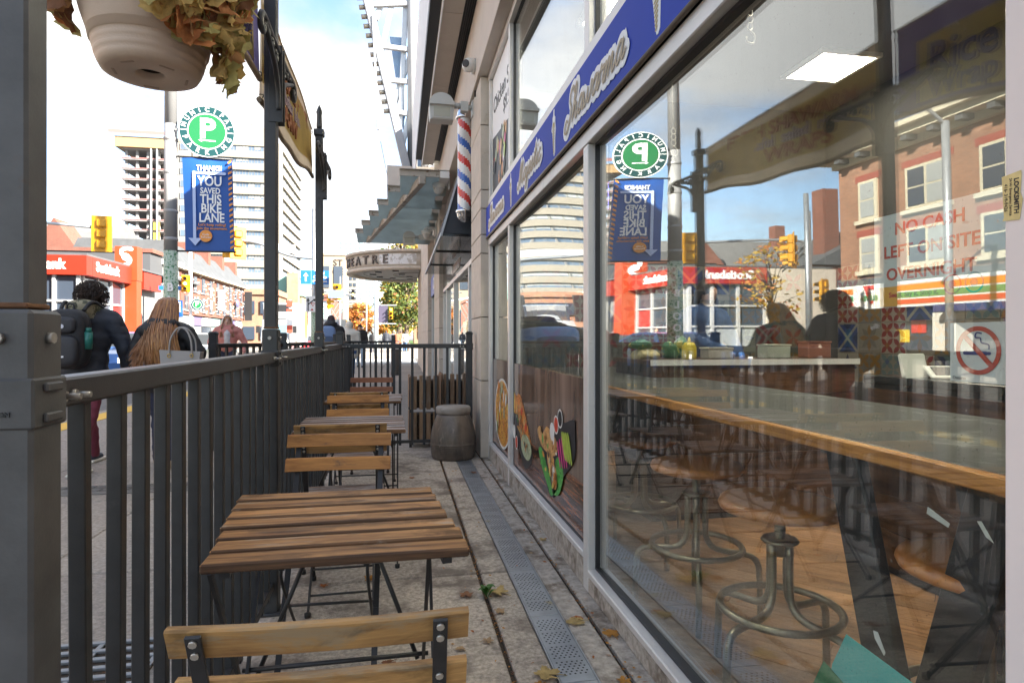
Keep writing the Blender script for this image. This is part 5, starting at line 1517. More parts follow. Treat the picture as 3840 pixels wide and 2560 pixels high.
# slatted planters behind the crosswise railing
pl_w = wood('planter_slat', (0.34, 0.215, 0.125), (0.15, 0.095, 0.06), (0.30, 0.25, 0.2), (0.52, 0.66), axis=2, gsc=18, rand=0.2)
p1 = thing('slatted_planter', 'two tier planter of upright wooden slats behind the crosswise railing', 'planter', (0.3, 6.7, 0))
def slat_box(t, pts, z0, z1, w=0.046, gap=0.013):
    for (a, b_) in zip(pts[:-1], pts[1:]):
        a = Vector((a[0], a[1], 0)); b_ = Vector((b_[0], b_[1], 0)); d = b_ - a; L = d.length; d.normalize()
        n = max(1, int(L / (w + gap)))
        for k in range(n):
            c = a + d * ((k + 0.5) * L / n)
            mb = MB(); zt = z1 + rnd.uniform(-.006, .006)
            mb.bar(Vector((c.x, c.y, z0)), Vector((c.x, c.y, zt)), w, 0.018, up=(-d.y, d.x, 0), c=0.003); mb.build('slat', pl_w, t)
slat_box(p1, [(0.10, 6.85), (0.12, 6.52), (0.41, 6.50), (0.43, 6.85)], 0.40, 0.752)
slat_box(p1, [(0.10, 6.85), (0.12, 6.52), (0.41, 6.50), (0.43, 6.85)], 0.05, 0.37)
mb = MB()
for (x, y) in ((0.115, 6.535), (0.405, 6.515), (0.11, 6.83), (0.42, 6.83)): mb.box((x - 0.014, y - 0.0, 0.0), (x + 0.014, y + 0.028, 0.74), c=0.002)
mb.build('leg', blk_board, p1)
mb = MB(); mb.box((0.13, 6.56, 0.06), (0.40, 6.80, 0.34)); mb.box((0.13, 6.56, 0.41), (0.40, 6.80, 0.70)); mb.build('liner', soil, p1)
p2 = thing('slatted_planter', 'taller planter of upright wooden slats behind the barrel', 'planter', (0.6, 6.85, 0))
slat_box(p2, [(0.455, 7.1), (0.465, 6.70), (0.735, 6.70), (0.745, 7.1)], 0.05, 0.76)
mb = MB(); mb.box((0.49, 6.74, 0.0), (0.71, 7.05, 0.68)); mb.build('liner', soil, p2)

# ================================================================== LEAVES, WEED AND LITTER ON THE GROUND
def maple(seed, size, m):
    r_ = random.Random(seed); mb = MB(); n = 40
    fold = r_.uniform(-.5, .9); vs = [(0, 0, 0.004)]
    for k in range(n):
        t = 2 * math.pi * k / n
        lobe = 0.62 + 0.34 * abs(math.cos(2.5 * (t - math.pi / 2))) ** 1.5 + 0.07 * (1 if k % 2 else -1)
        if abs(t - 1.5 * math.pi) < 0.25: lobe *= 0.45
        x, y = size * lobe * math.cos(t), size * lobe * math.sin(t)
        vs.append((x, y, 0.004 + abs(fold) * 0.35 * abs(x) ** 1.5 / math.sqrt(size) + 0.06 * size * (1 + math.sin(4 * t + seed))))
    fs = [(0, 1 + k, 1 + (k + 1) % n) for k in range(n)]
    mb.add(vs, fs, 0, True)
    mb.tube([(0, -0.1 * size, 0.006), (0.1 * size, -0.8 * size, 0.008), (0.25 * size, -1.35 * size, 0.004)], 0.0012, 4)
    return mb.mesh('fallen_leaf', m)
gcols = {'yellow': (0.46, 0.33, 0.13), 'tan': (0.36, 0.24, 0.13), 'brown': (0.22, 0.10, 0.05), 'rust': (0.36, 0.12, 0.03), 'orange': (0.42, 0.19, 0.03)}
gm = {k: mat('ground_leaf_' + k, c_, 0.8, var=0.3, scale=30, col2=tuple(x * .5 for x in c_), thr=(0.6, 0.7), scale2=20, trans=0.15) for k, c_ in gcols.items()}
LV = [('yellow', 0.435, 2.73, 0.052, 'largest yellow leaf, lying at the edge of the drain strip'), ('brown', 0.293, 2.73, 0.036, 'curled brown leaf on the slab left of the green weed'),
      ('tan', 0.413, 2.54, 0.026, 'small tan leaf between the dirt joint and the drain strip'), ('yellow', 0.70, 2.39, 0.042, 'pale jagged leaf lying across the drain strip'),
      ('orange', 0.806, 2.27, 0.036, 'orange brown leaf beside the joint by the shop sill'), ('yellow', 0.495, 2.03, 0.05, 'broad yellow leaf beside the drain strip nearest the camera'),
      ('orange', -0.135, 2.99, 0.035, 'orange leaf under the chair behind the nearest table'), ('rust', -0.345, 2.95, 0.022, 'small rust leaf by the railing under the chair'),
      ('tan', 0.03, 3.4, 0.018, 'small tan leaf under the middle table'), ('brown', -0.04, 2.2, 0.03, 'brown twisted leaf under the nearest chair seat'),
      ('tan', 0.33, 2.3, 0.024, 'pale tan leaf on the slab below the nearest table corner'), ('tan', 0.22, 2.26, 0.02, 'light speckled leaf between the chair and the dirt joint'),
      ('rust', 0.72, 2.42, 0.022, 'reddish leaf on the rough strip by the sill'), ('orange', 0.46, 1.98, 0.022, 'narrow orange leaf at the very bottom of the view'),
      ('brown', 0.62, 5.2, 0.03, 'brown leaf in front of the barrel'), ('tan', 0.2, 4.6, 0.02, 'lone tan leaf on the slab by the farthest table'),
      ('rust', 0.1, 5.1, 0.028, 'rust leaf lying before the crosswise railing'), ('yellow', 0.8, 3.4, 0.025, 'yellow leaf tucked against the sill under the food film'),
      ('orange', 0.74, 1.95, 0.028, 'curled orange leaf by the lower corner of the big window'), ('brown', 0.36, 3.3, 0.02, 'dark brown leaf caught on the dirt joint')]
for k, (c_, x, y, s, lab) in enumerate(LV):
    o = bpy.data.objects.new('fallen_leaf', maple(k, s, gm[c_])); C.objects.link(o)
    o.location = (x, y, 0.001); o.rotation_euler = (rnd.uniform(-.06, .06), rnd.uniform(-.06, .06), rnd.uniform(0, 6.28))
    tag(o, lab, 'leaf', 'fallen leaves on the patio')
wd = thing('weed', 'small green weed sprouting from the dirt joint beside the slab', 'weed', (0.383, 2.71, 0))
wm = mat('weed_green', (0.06, 0.17, 0.03), 0.6, var=0.3, scale=40, trans=0.2)
for k in range(11):
    a = k * 2.4; ln = 0.03 + 0.02 * rnd.random(); mb = MB()
    f = lambda u, v: (0.383 + math.cos(a) * ln * u - math.sin(a) * (v - .5) * 0.022 * math.sin(math.pi * min(1, u * 0.9 + .1)), 2.71 + (k % 4 - 1.5) * 0.012 + math.sin(a) * ln * u + math.cos(a) * (v - .5) * 0.022 * math.sin(math.pi * min(1, u * .9 + .1)), 0.0 + 0.035 * math.sin(u * 2.2) + 0.01 * (k % 3))
    mb.grid(f, 5, 2); mb.build('leaf', wm, wd, fix=False)
# litter in the joints: too small to tell apart
def litter(name, xs, y0, y1, n, m, zmax, sz):
    mb = MB()
    for k in range(n):
        x = rnd.choice(xs) + rnd.gauss(0, 0.007); y = y0 + (y1 - y0) * rnd.random(); a = rnd.uniform(0, 6.28); s = rnd.uniform(0.4, 1) * sz
        z = rnd.uniform(-0.016, zmax); c_, q = math.cos(a) * s, math.sin(a) * s
        mb.add([(x - c_, y - q, z), (x + q * .4, y - c_ * .4, z + rnd.uniform(0, s * .6)), (x + c_, y + q, z + rnd.uniform(0, s * .5)), (x - q * .4, y + c_ * .4, z)], [(0, 1, 2, 3)])
    o = mb.build(name, m, fix=False); o['kind'] = 'stuff'
    return o
litter('joint_litter', (0.382, 0.773), 1.4, 6.2, 900, gm['brown'], 0.004, 0.007)
litter('joint_litter', (0.382, 0.773), 1.4, 6.2, 420, gm['orange'], 0.006, 0.009)
mb = MB()
for k in range(170):
    x = rnd.choice((rnd.uniform(-0.5, 0.83), rnd.gauss(0.78, 0.05), rnd.gauss(0.4, 0.06))); x = min(0.825, x); y = rnd.uniform(1.5, 6.1); s = rnd.uniform(0.004, 0.014); a = rnd.uniform(0, 6.28); c_, q = math.cos(a) * s, math.sin(a) * s
    mb.add([(x - c_, y - q, 0.003), (x + q * .45, y - c_ * .45, 0.003 + s * .3), (x + c_, y + q, 0.003 + s * .2), (x - q * .45, y + c_ * .45, 0.003)], [(0, 1, 2, 3)], rnd.randrange(3))
o = mb.build('leaf_crumbs', [gm['rust'], gm['tan'], gm['orange']], fix=False); o['kind'] = 'stuff'
# tree grate in the pavement
tg = thing('tree_grate', 'silvery metal grate set in the pavement beyond the railing', 'grate', (-1.15, 2.2, 0))
mb = MB(); mb.box((-1.55, 1.75, -0.02), (-0.85, 2.55, 0.003)); mb.build('pit', soil, tg)
mb = MB()
for k in range(13): mb.box((-1.54, 1.765 + k * 0.063, 0.004), (-0.86, 1.785 + k * 0.063, 0.016), c=0.002)
for k in range(4): mb.box((-1.55 + k * 0.226, 1.755, 0.003), (-1.53 + k * 0.226, 2.545, 0.0125), c=0.002)
mb.build('bars', mat('bare_steel', (0.25, 0.26, 0.27), 0.45, 0.5), tg)
# ================================================================== ALONG OUR SIDE OF THE STREET
steel_grey = mat('steel_grey', (0.42, 0.44, 0.46), 0.45, 0.5, var=0.1, scale=3)
bs = thing('barber_shop', 'barbershop front with black fascia, dark awning and tall glazed doors past the pier', 'shop', (0.85, 9.5, 0))
def bx(par, name, a, c_, m, ch=0.0):
    mb = MB(); mb.box(a, c_, c=ch); return mb.build(name, m, par)
bx(bs, 'fascia', (0.846, 6.61, 2.10), (0.95, 12.08, 2.72), mat('gloss_black', (0.012, 0.012, 0.014), 0.12, spec=0.6))
bx(bs, 'upper_wall', (0.862, 6.61, 2.725), (0.95, 12.08, 3.655), stucco)
for y in (6.64, 7.55, 9.65, 11.2, 12.03): bx(bs, 'mullion', (0.84, y, 0.0), (0.93, y + 0.055, 2.03), alu, 0.003)
bx(bs, 'header', (0.838, 6.61, 2.032), (0.93, 12.08, 2.098), alu, 0.003)
bx(bs, 'sill', (0.838, 6.62, 0.0), (0.929, 12.08, 0.11), alu, 0.003)
for y0, y1 in ((6.70, 7.545), (7.61, 9.645), (9.71, 11.195), (11.26, 12.025)): bx(bs, 'glass_pane', (0.88, y0, 0.112), (0.89, y1, 2.03), gl_pane)
bx(bs, 'back_wall', (2.6, 6.61, 0.0), (2.7, 12.1, 3.6), inw); bx(bs, 'end_wall', (0.95, 12.05, 0.0), (2.6, 12.1, 3.6), inw)
bx(bs, 'floor', (0.93, 6.61, -0.02), (2.6, 12.05, 0.01), concrete_lt)
aw = mat('awning_black', (0.028, 0.032, 0.042), 0.55, var=0.1, scale=5)
mb = MB(); mb.prism([(0.50, 2.39), (0.844, 2.39), (0.844, 3.16), (0.69, 3.03)], (0, 7.3, 0), X, Z, Y * 4.4); mb.build('awning', aw, bs)
mb = MB(); mb.bar((0.486, 7.29, 2.36), (0.684, 7.29, 3.05), 0.03, 0.022, up=(1, 0, 0)); mb.bar((0.488, 7.27, 2.375), (0.488, 11.72, 2.375), 0.022, 0.04); mb.build('awning_edge', steel_grey, bs)
bx(bs, 'awning_underside', (0.502, 7.31, 2.36), (0.844, 11.69, 2.388), MATS['gloss_black'])
for y in (8.6, 10.2): bx(bs, 'awning_bar', (0.502, y, 2.345), (0.844, y + 0.02, 2.359), black_steel)
text('BARBERSHOP', (0.842, 9.3, 2.22), RT, Z, 0.21, mat('chrome_letter', (0.6, 0.58, 0.55), 0.35, 0.5), bs, bold=0.01, ext=0.006)
# far pier and theatre wall
th = thing('theatre_building', 'pale stone theatre building with piers and round entrance canopy', 'theatre', (1.5, 18, 0))
for k, (y0, y1, xf) in enumerate(((12.1, 13.9, 0.768), (16.9, 22.6, 0.765), (22.62, 27.3, 0.80))):
    zz = 0.0
    pier = bx(th, 'stone_pier', (xf + 0.03, y0 + 0.02, 0), (1.6, y1 - 0.02, 5.9), soil)
    for q, hh in enumerate((0.74, 0.61, 0.61, 0.6, 0.6, 0.62, 0.62, 0.6, 0.62)):
        n = max(1, int((y1 - y0) / 1.0)); w = (y1 - y0) / n
        for s_ in range(n):
            mb = MB(); mb.box((xf, y0 + s_ * w + 0.004, zz + 0.004), (1.62, y0 + (s_ + 1) * w - 0.004, zz + hh - 0.004)); mb.build('stone', stone, pier)
        zz += hh
bx(th, 'wall', (0.95, 13.9, 0), (1.6, 16.9, 5.8), stone)
for y in (13.95, 15.3, 16.8): bx(th, 'mullion', (0.86, y, 0.0), (0.94, y + 0.06, 3.0), alu)
for y0, y1 in ((14.02, 15.29), (15.37, 16.79)): bx(th, 'glass_pane', (0.90, y0, 0.1), (0.91, y1, 3.0), dark_win)
bx(th, 'blue_panel', (0.845, 14.0, 2.25), (0.862, 16.8, 2.75), mat('blue_panel', (0.10, 0.15, 0.42), 0.5))
text('JCC', (0.842, 15.4, 2.5), RT, Z, 0.4, sign_white, th, bold=0.02, ext=0.003)
bx(th, 'roof_block', (1.6, 11.75, 0), (9, 27.3, 6.0), stone)
# round marquee
cm = (0.76, 25.2); mr_ = 2.78
def arc(r, z, n=30): return [(cm[0] + r * math.cos(math.pi / 2 + math.pi * i / n), cm[1] + r * math.sin(math.pi / 2 + math.pi * i / n), z) for i in range(n + 1)]
def band(r0, r1, z0, z1, m, nm):
    mb = MB(); a = arc(r1, z0); b_ = arc(r1, z1); c_ = arc(r0, z0); d = arc(r0, z1)
    n = len(a)
    mb.add(a + b_ + c_ + d, [[i, i + 1, n + i + 1, n + i] for i in range(n - 1)] + [[2 * n + i, 3 * n + i, 3 * n + i + 1, 2 * n + i + 1] for i in range(n - 1)] + [[n + i, n + i + 1, 3 * n + i + 1, 3 * n + i] for i in range(n - 1)] + [[i, 2 * n + i, 2 * n + i + 1, i + 1] for i in range(n - 1)], 0, True)
    o = mb.build(nm, m, th); return o
mq = mat('marquee_panel', (0.52, 0.47, 0.40), 0.7, var=0.08, scale=2)
band(mr_ - 0.1, mr_, 3.75, 4.26, mq, 'marquee_band'); band(mr_ - 0.2, mr_ + 0.09, 4.262, 4.36, stone, 'marquee_rim'); band(mr_ - 0.25, mr_ + 0.05, 3.64, 3.748, stone, 'marquee_lip')
mb = MB(); p = arc(mr_ - 0.24, 3.70); mb.add(p, [list(range(len(p)))]); p = arc(mr_ - 0.2, 4.30); mb.add(p, [list(range(len(p)))]); mb.build('marquee_soffit', mat('soffit_grey', (0.36, 0.35, 0.34), 0.7), th)
band(mr_ - 0.62, mr_ - 0.60, 3.685, 3.70, black_steel, 'soffit_ring'); band(1.0, 1.02, 3.685, 3.70, black_steel, 'soffit_ring')
for k, (r, a) in enumerate(((1.8, 100), (1.8, 125), (1.8, 150), (1.8, 180), (1.8, 210), (1.8, 240), (0.7, 120), (0.7, 200))):
    x, y = cm[0] + r * math.cos(R(a)), cm[1] + r * math.sin(R(a)); bx(th, 'downlight', (x - .12, y - .12, 3.66), (x + .12, y + .12, 3.699), gasket)
lm = mat('theatre_letter', (0.10, 0.09, 0.085), 0.5, 0.4)
for k, ch in enumerate('THEATRE'):
    a = R(188 + k * 9.2); rr = mr_ + 0.02
    nrm = Vector((math.cos(a), math.sin(a), 0)); rt = Vector((-math.sin(a), math.cos(a), 0))
    text(ch, (cm[0] + rr * math.cos(a), cm[1] + rr * math.sin(a), 4.0), rt, Z, 0.46, lm, th, name='letter', bold=0.015, ext=0.03)
bx(th, 'faded_sign', (cm[0] - 1.35, cm[1] - mr_ + 0.30, 3.82), (cm[0] - 0.02, cm[1] - mr_ + 0.32, 4.2), sign_white)
mb = MB()
for i in range(12):
    a0 = R(238 + i * 2.4); a1 = R(238 + (i + 1) * 2.4); rr = mr_ + 0.012
    mb.quad((cm[0] + rr * math.cos(a0), cm[1] + rr * math.sin(a0), 3.82), (cm[0] + rr * math.cos(a1), cm[1] + rr * math.sin(a1), 3.82), (cm[0] + rr * math.cos(a1), cm[1] + rr * math.sin(a1), 4.2), (cm[0] + rr * math.cos(a0), cm[1] + rr * math.sin(a0), 4.2))
mb.build('worn_sign_patch', mat('worn_sign', (0.7, 0.7, 0.7), 0.6, col2=(0.45, 0.43, 0.4), thr=(0.5, 0.54), scale2=4, var=0.05), th, fix=False)
# glass louvre canopy
cn = thing('glass_canopy', 'stepped canopy of frosted glass strips on rusty white steel beams', 'canopy', (0.3, 12, 3.6))
fg = mat('frosted_glass', (0.50, 0.56, 0.55), 0.25, var=0.12, scale=3, trans=0.75)
for k in range(6):
    y = 9.25 + k * 1.05; xl = 0.0 - 0.20 * k; z = 3.66
    mb = MB(); mb.box((xl, y, z - 0.10), (0.735, y + 0.02, z)); mb.box((xl, y - 0.05, z - 0.012), (0.735, y + 0.07, z)); mb.build('beam', mat('rusty_white_beam', (0.42, 0.38, 0.33), 0.6, var=0.15, scale=6, col2=(0.16, 0.10, 0.06), thr=(0.55, 0.62), scale2=8), cn)
    mb = MB(); mb.add([(xl + 0.01, y + 0.03, z - 0.03), (0.735, y + 0.03, z - 0.03), (0.735, y + 0.80, z - 0.20), (xl + 0.01, y + 0.80, z - 0.20), (xl + 0.01, y + 0.03, z - 0.02), (0.735, y + 0.03, z - 0.02), (0.735, y + 0.80, z - 0.19), (xl + 0.01, y + 0.80, z - 0.19)], [(0, 1, 2, 3), (4, 5, 6, 7), (0, 1, 5, 4), (1, 2, 6, 5), (2, 3, 7, 6), (3, 0, 4, 7)]); mb.build('glass_strip', fg, cn)
mb = MB(); mb.bar((0.34, 9.2, 3.50), (-0.75, 15.2, 3.50), 0.10, 0.12, c=0.01); mb.build('diagonal_beam', mat('rusty_white_beam', (0.55, 0.50, 0.44), 0.6, var=0.15, scale=6, col2=(0.16, 0.10, 0.06), thr=(0.55, 0.62), scale2=8), cn)
mb = MB(); mb.box((0.60, 9.2, 3.54), (0.735, 15.4, 3.64)); mb.build('wall_beam', white_steel, cn)
# leaning white steel sign frame above the canopy
tsteel = mat('truss_steel', (0.30, 0.31, 0.33), 0.5, var=0.08, scale=2)
tr = thing('steel_frame', 'tall leaning white steel truss standing above the glass canopy', 'truss', (0.1, 16, 5.4))
mb = MB(); mb.box((-0.3, 15.4, 3.7), (1.4, 16.6, 5.4)); mb.build('plinth', stucco, tr)
mb = MB(); mb.cyl((0.33, 16, 5.3), (0.33, 16, 13.5), 0.13, n=14); mb.build('mast', tsteel, tr)
mb = MB(); mb.cyl((0.66, 16.2, 5.3), (0.62, 16.2, 13.5), 0.10, n=12); mb.build('mast', tsteel, tr)
mb = MB(); mb.bar((0.22, 15.85, 5.3), (-0.98, 15.85, 10.4), 0.30, 0.20, up=(1, 0, 0.2), c=0.02); mb.bar((-0.98, 15.85, 10.4), (-1.4, 15.85, 13.4), 0.30, 0.20, up=(1, 0, 0.2), c=0.02); mb.build('leaning_chord', tsteel, tr)
mb = MB()
for k in range(16):
    t = k / 15; p = Vector((-0.19, 15.85, 6.9)).lerp(Vector((-1.02, 15.85, 10.4)), t); mb.cyl(p + Vector((-0.06, 0, 0)), p + Vector((-0.20, 0, -0.02)), 0.06, n=8)
mb.build('flange_bolt', mat('dull_bolt', (0.42, 0.38, 0.32), 0.6, 0.5), tr)
for (a, b_) in (((-0.62, 16, 8.6), (0.33, 16, 8.55)), ((-0.42, 16, 7.75), (0.25, 16, 7.72)), ((-0.22, 16, 6.95), (0.3, 16, 6.9)), ((-0.85, 16, 9.6), (0.33, 16, 9.75))):
    mb = MB(); mb.bar(a, b_, 0.10, 0.12, c=0.01); mb.build('strut', tsteel, tr)
for (a, b_) in (((-0.45, 16.05, 8.5), (0.05, 16.1, 10.9)), ((0.0, 16.1, 6.3), (0.2, 16.1, 10.6)), ((-0.2, 16.15, 7.0), (0.33, 16.1, 8.6)), ((-0.6, 16.1, 9.3), (0.33, 16.1, 12.0)), ((0.05, 16.1, 6.0), (0.33, 16.1, 7.2))):
    mb = MB(); mb.bar(a, b_, 0.11, 0.13, c=0.01); mb.build('brace', steel_grey, tr)
mb = MB(); mb.bar((-0.66, 15.7, 9.2), (-0.52, 15.7, 6.35), 0.07, 0.05, c=0.01); mb.build('hanging_arm', steel_grey, tr)
mb = MB(); mb.tube([(-0.52, 15.7, 6.35), (-0.3, 15.6, 5.2), (-0.1, 15.3, 3.75)], 0.012, 4); mb.build('cable', bolt_m, tr)
mesh_m = mat('blue_mesh', (0.22, 0.34, 0.52), 0.6, var=0.1, scale=20)
mb = MB(); mb.add([(0.24, 16.3, 5.6), (0.64, 16.3, 5.5), (0.62, 16.3, 9.0), (-0.25, 16.3, 9.0), (0.24, 16.33, 5.6), (0.64, 16.33, 5.5), (0.62, 16.33, 9.0), (-0.25, 16.33, 9.0)], [(0, 1, 2, 3), (4, 5, 6, 7), (0, 1, 5, 4), (1, 2, 6, 5), (2, 3, 7, 6), (3, 0, 4, 7)]); mb.build('mesh_panel', mesh_m, tr)
bx(tr, 'white_panel', (0.66, 16.4, 5.4), (3.0, 16.6, 14.0), scr)
# barber pole, floodlights, cameras
bp = thing('barber_pole', 'red white and blue striped barber pole with chrome domes on the wall', 'barber pole', (0.735, 7.05, 2.5))
chrome = mat('chrome', (0.75, 0.75, 0.76), 0.12, 1.0)
stripe_m = bpy.data.materials.new('barber_stripes'); stripe_m.use_nodes = True
t = stripe_m.node_tree; pb = t.nodes['Principled BSDF']; pb.inputs['Roughness'].default_value = 0.2; pb.inputs['Coat Weight'].default_value = 0.5
MATS['barber_stripes'] = stripe_m
bm_cols = [mat('pole_white', (0.78, 0.78, 0.78), 0.25, coat=0.4), mat('pole_red', (0.62, 0.05, 0.04), 0.25, coat=0.4), mat('pole_blue', (0.04, 0.13, 0.48), 0.25, coat=0.4)]
mb = MB(); n = 36; H0, H1 = 2.62, 3.66; rr = 0.078; m_ = 52
vs = []
for i in range(m_ + 1):
    for k in range(n):
        a = 2 * math.pi * k / n; vs.append((0.735 + rr * math.cos(a), 7.05 + rr * math.sin(a), H0 + (H1 - H0) * i / m_))
for i in range(m_):
    for k in range(n):
        ph = ((k + 0.5) / n * 2.0 + (i + 0.5) / m_ * 5.2) % 2.0
        q = ph % 1.0
        mi = 0 if q > 0.45 else (1 if ph < 1 else 2)
        a = i * n + k; b_ = i * n + (k + 1) % n
        mb.add([vs[a], vs[b_], vs[b_ + n], vs[a + n]], [(0, 1, 2, 3)], mi, True)
mb.build('striped_cylinder', bm_cols, bp, fix=False)
for z0, s in ((2.62, -1), (3.66, 1)):
    mb = MB(); mb.lathe([(0.08, s * 0.0), (0.098, s * 0.005), (0.102, s * 0.02), (0.094, s * 0.035), (0.088, s * 0.045), (0.085, s * 0.075), (0.068, s * 0.112), (0.036, s * 0.134), (0.0, s * 0.14)], (0.735, 7.05, z0), 24); mb.build('dome', chrome, bp)
for z in (2.7, 3.58): bx(bp, 'bracket', (0.79, 7.03, z - 0.02), (0.862, 7.07, z + 0.02), chrome)
lamp_m = mat('lamp_housing', (0.50, 0.50, 0.48), 0.5)
lens_m = mat('lamp_lens', (0.42, 0.42, 0.36), 0.2)
def floodlight(x, y, z, s, lab, xw=0.76):
    t = thing('floodlight', lab, 'floodlight', (x, y, z), group='floodlights on the wall')
    pts = [(-0.12 * s, -0.14 * s), (0.12 * s, -0.14 * s)] + [(0.13 * s * math.cos(a), 0.02 * s + 0.12 * s * math.sin(a)) for a in [math.pi * i / 12 for i in range(13)]]
    mb = MB(); mb.prism(pts, (x, y, z), X, Z, Y * 0.16 * s); mb.build('housing', lamp_m, t)
    mb = MB(); mb.box((x - 0.10 * s, y - 0.012, z - 0.13 * s), (x + 0.10 * s, y - 0.001, z + 0.0 * s)); mb.box((x - 0.13 * s, y - 0.05, z + 0.0), (x + 0.13 * s, y - 0.001, z + 0.03 * s)); mb.build('bezel', lamp_m, t)
    mb = MB(); mb.box((x - 0.085 * s, y - 0.016, z - 0.115 * s), (x + 0.085 * s, y - 0.0125, z - 0.015 * s)); mb.build('lens', lens_m, t)
    mb = MB(); mb.cyl((x + 0.13 * s, y + 0.06, z + 0.03), (x + 0.2 * s, y + 0.06, z + 0.03), 0.03 * s, n=12); mb.box((x + 0.2 * s, y + 0.02, z - 0.03), (xw - 0.05, y + 0.10, z + 0.07)); mb.cyl((xw - 0.05, y + 0.06, z + 0.02), (xw - 0.012, y + 0.06, z + 0.02), 0.025, n=10); mb.box((xw - 0.012, y, z - 0.08), (xw + 0.002, y + 0.12, z + 0.12)); mb.build('bracket', lamp_m, t)
floodlight(0.435, 6.42, 3.57, 1.0, 'grey hooded floodlight beside the top of the barber pole', 0.765)
floodlight(0.20, 13.2, 3.28, 1.0, 'grey floodlight hanging below the glass canopy', 0.77)
cam_white = mat('camera_white', (0.74, 0.74, 0.72), 0.35)
ct = thing('security_camera', 'white turret security camera at the top of the stone pier', 'security camera', (0.70, 6.05, 3.84), group='security cameras')
mb = MB(); mb.cyl((0.735, 6.05, 3.84), (0.70, 6.05, 3.84), 0.075, n=20); mb.ell((0.672, 6.02, 3.835), 0.068, 16, 10); mb.build('housing', cam_white, ct)
mb = MB(); d = Vector((-0.55, -0.8, -0.1)).normalized(); mb.cyl(Vector((0.672, 6.02, 3.835)) + d * 0.058, Vector((0.672, 6.02, 3.835)) + d * 0.071, 0.036, n=16); mb.build('lens', gasket, ct)
mb = MB(); mb.tube([(0.75, 6.1, 3.77), (0.757, 6.2, 3.70), (0.758, 6.2, 3.60)], 0.010, 6); mb.build('cable', gasket, ct)
for (x, y, z, lab) in ((0.60, 9.6, 3.45, 'white dome security camera on a bracket below the canopy beam'), (0.55, 13.0, 3.30, 'small white dome security camera above the awning end')):
    ct = thing('security_camera', lab, 'security camera', (x, y, z), group='security cameras')
    mb = MB(); mb.cyl((x, y, z + 0.03), (x, y, z + 0.10), 0.095, n=16); mb.cyl((x, y, z + 0.10), (x, y, z + 0.15), 0.05, n=12); mb.bar((x, y, z + 0.16), (0.77, y, z + 0.16), 0.05, 0.05, c=0.005); mb.box((0.745, y - 0.05, z + 0.02), (0.772, y + 0.05, z + 0.24), c=0.006); mb.build('housing', cam_white, ct)
    mb = MB(); mb.ell((x, y, z + 0.03), (0.08, 0.08, 0.10), 16, 10); mb.build('dome', mat('camera_dome', (0.55, 0.55, 0.54), 0.15), ct)
# litter bin on the pavement ahead
lb = thing('litter_bin', 'slim dark cylindrical bin with pale top standing before the crosswalk', 'bin', (-0.12, 19.4, 0))
mb = MB(); mb.lathe([(0, 0), (0.135, 0), (0.14, 0.03), (0.14, 0.86), (0.0, 0.86)], (-0.12, 19.4, 0), 18); mb.build('body', mat('bin_dark', (0.06, 0.055, 0.05), 0.6), lb)
mb = MB(); mb.lathe([(0.141, 0.80), (0.146, 0.80), (0.146, 0.93), (0.12, 0.97), (0, 0.98)], (-0.12, 19.4, 0), 18); mb.build('lid', sign_white, lb)

# ================================================================== STREET FURNITURE
sig_y = mat('signal_yellow', (0.52, 0.25, 0.005), 0.45, var=0.08, scale=4)
sig_dark = mat('signal_dark', (0.02, 0.02, 0.02), 0.5)
lens_off = mat('signal_lens_off', (0.06, 0.03, 0.03), 0.2)
lens_am = mat('signal_amber', (0.9, 0.4, 0.02), 0.3, emit=(1.0, 0.55, 0.1), estr=4.0)
lens_rd = mat('signal_red', (0.9, 0.05, 0.02), 0.3, emit=(1.0, 0.12, 0.03), estr=4.0)
def signal(x, y, z, rz, s, lab, lit=1, body=None, plate=True):
    """Three-lamp signal head; its lamps face local -Y, turned by rz."""
    t = thing('traffic_light', lab, 'traffic light', (x, y, z), R(rz), 'traffic lights at the crossing', world=False)
    body = body or sig_y
    if plate:
        mb = MB(); mb.box((-0.31 * s, 0.0, -0.62 * s), (0.31 * s, 0.03, 0.62 * s), c=0.01); mb.build('backboard', body, t)
    mb = MB()
    for k in range(3):
        zc = (k - 1) * 0.36 * s
        mb.box((-0.17 * s, -0.16 * s, zc - 0.172 * s), (0.17 * s, -0.002, zc + 0.172 * s), c=0.02 * s)
        mb.box((-0.15 * s, 0.032, zc - 0.14 * s), (0.15 * s, 0.13 * s, zc + 0.14 * s), c=0.04 * s)
    mb.build('housing', body, t)
    mb = MB()
    for k in range(3):
        zc = (k - 1) * 0.36 * s
        pts = [(0.14 * s * math.cos(a), 0.14 * s * math.sin(a)) for a in [R(-20 + 220 * i / 14) for i in range(15)]]
        for p, q in zip(pts[:-1], pts[1:]):
            mb.add([(p[0], -0.161 * s, zc + p[1]), (q[0], -0.161 * s, zc + q[1]), (q[0], -0.40 * s, zc + q[1] * .98 - .02), (p[0], -0.40 * s, zc + p[1] * .98 - .02)], [(0, 1, 2, 3)], 0, True)
    mb.build('visor', body, t, fix=False)
    for k in range(3):
        zc = (k - 1) * 0.36 * s
        mb = MB(); mb.cyl((0, -0.161 * s, zc), (0, -0.175 * s, zc), 0.125 * s, n=18)
        mb.build('lamp', (lens_rd if k == 2 else lens_am) if (lit == k) else lens_off, t)
    return t
def tube_thing(name, lab, cat, segs, m, group=None, n=12):
    mb = MB()
    for pts, r in segs: mb.tube(pts, r, n)
    o = mb.build(name, m); tag(o, lab, cat, group); return o
mosaic = mat('mosaic_wrap', (0.45, 0.52, 0.40), 0.5, var=0.05, scale=4, col2=(0.05, 0.19, 0.07), thr=(0.53, 0.55), scale2=26)
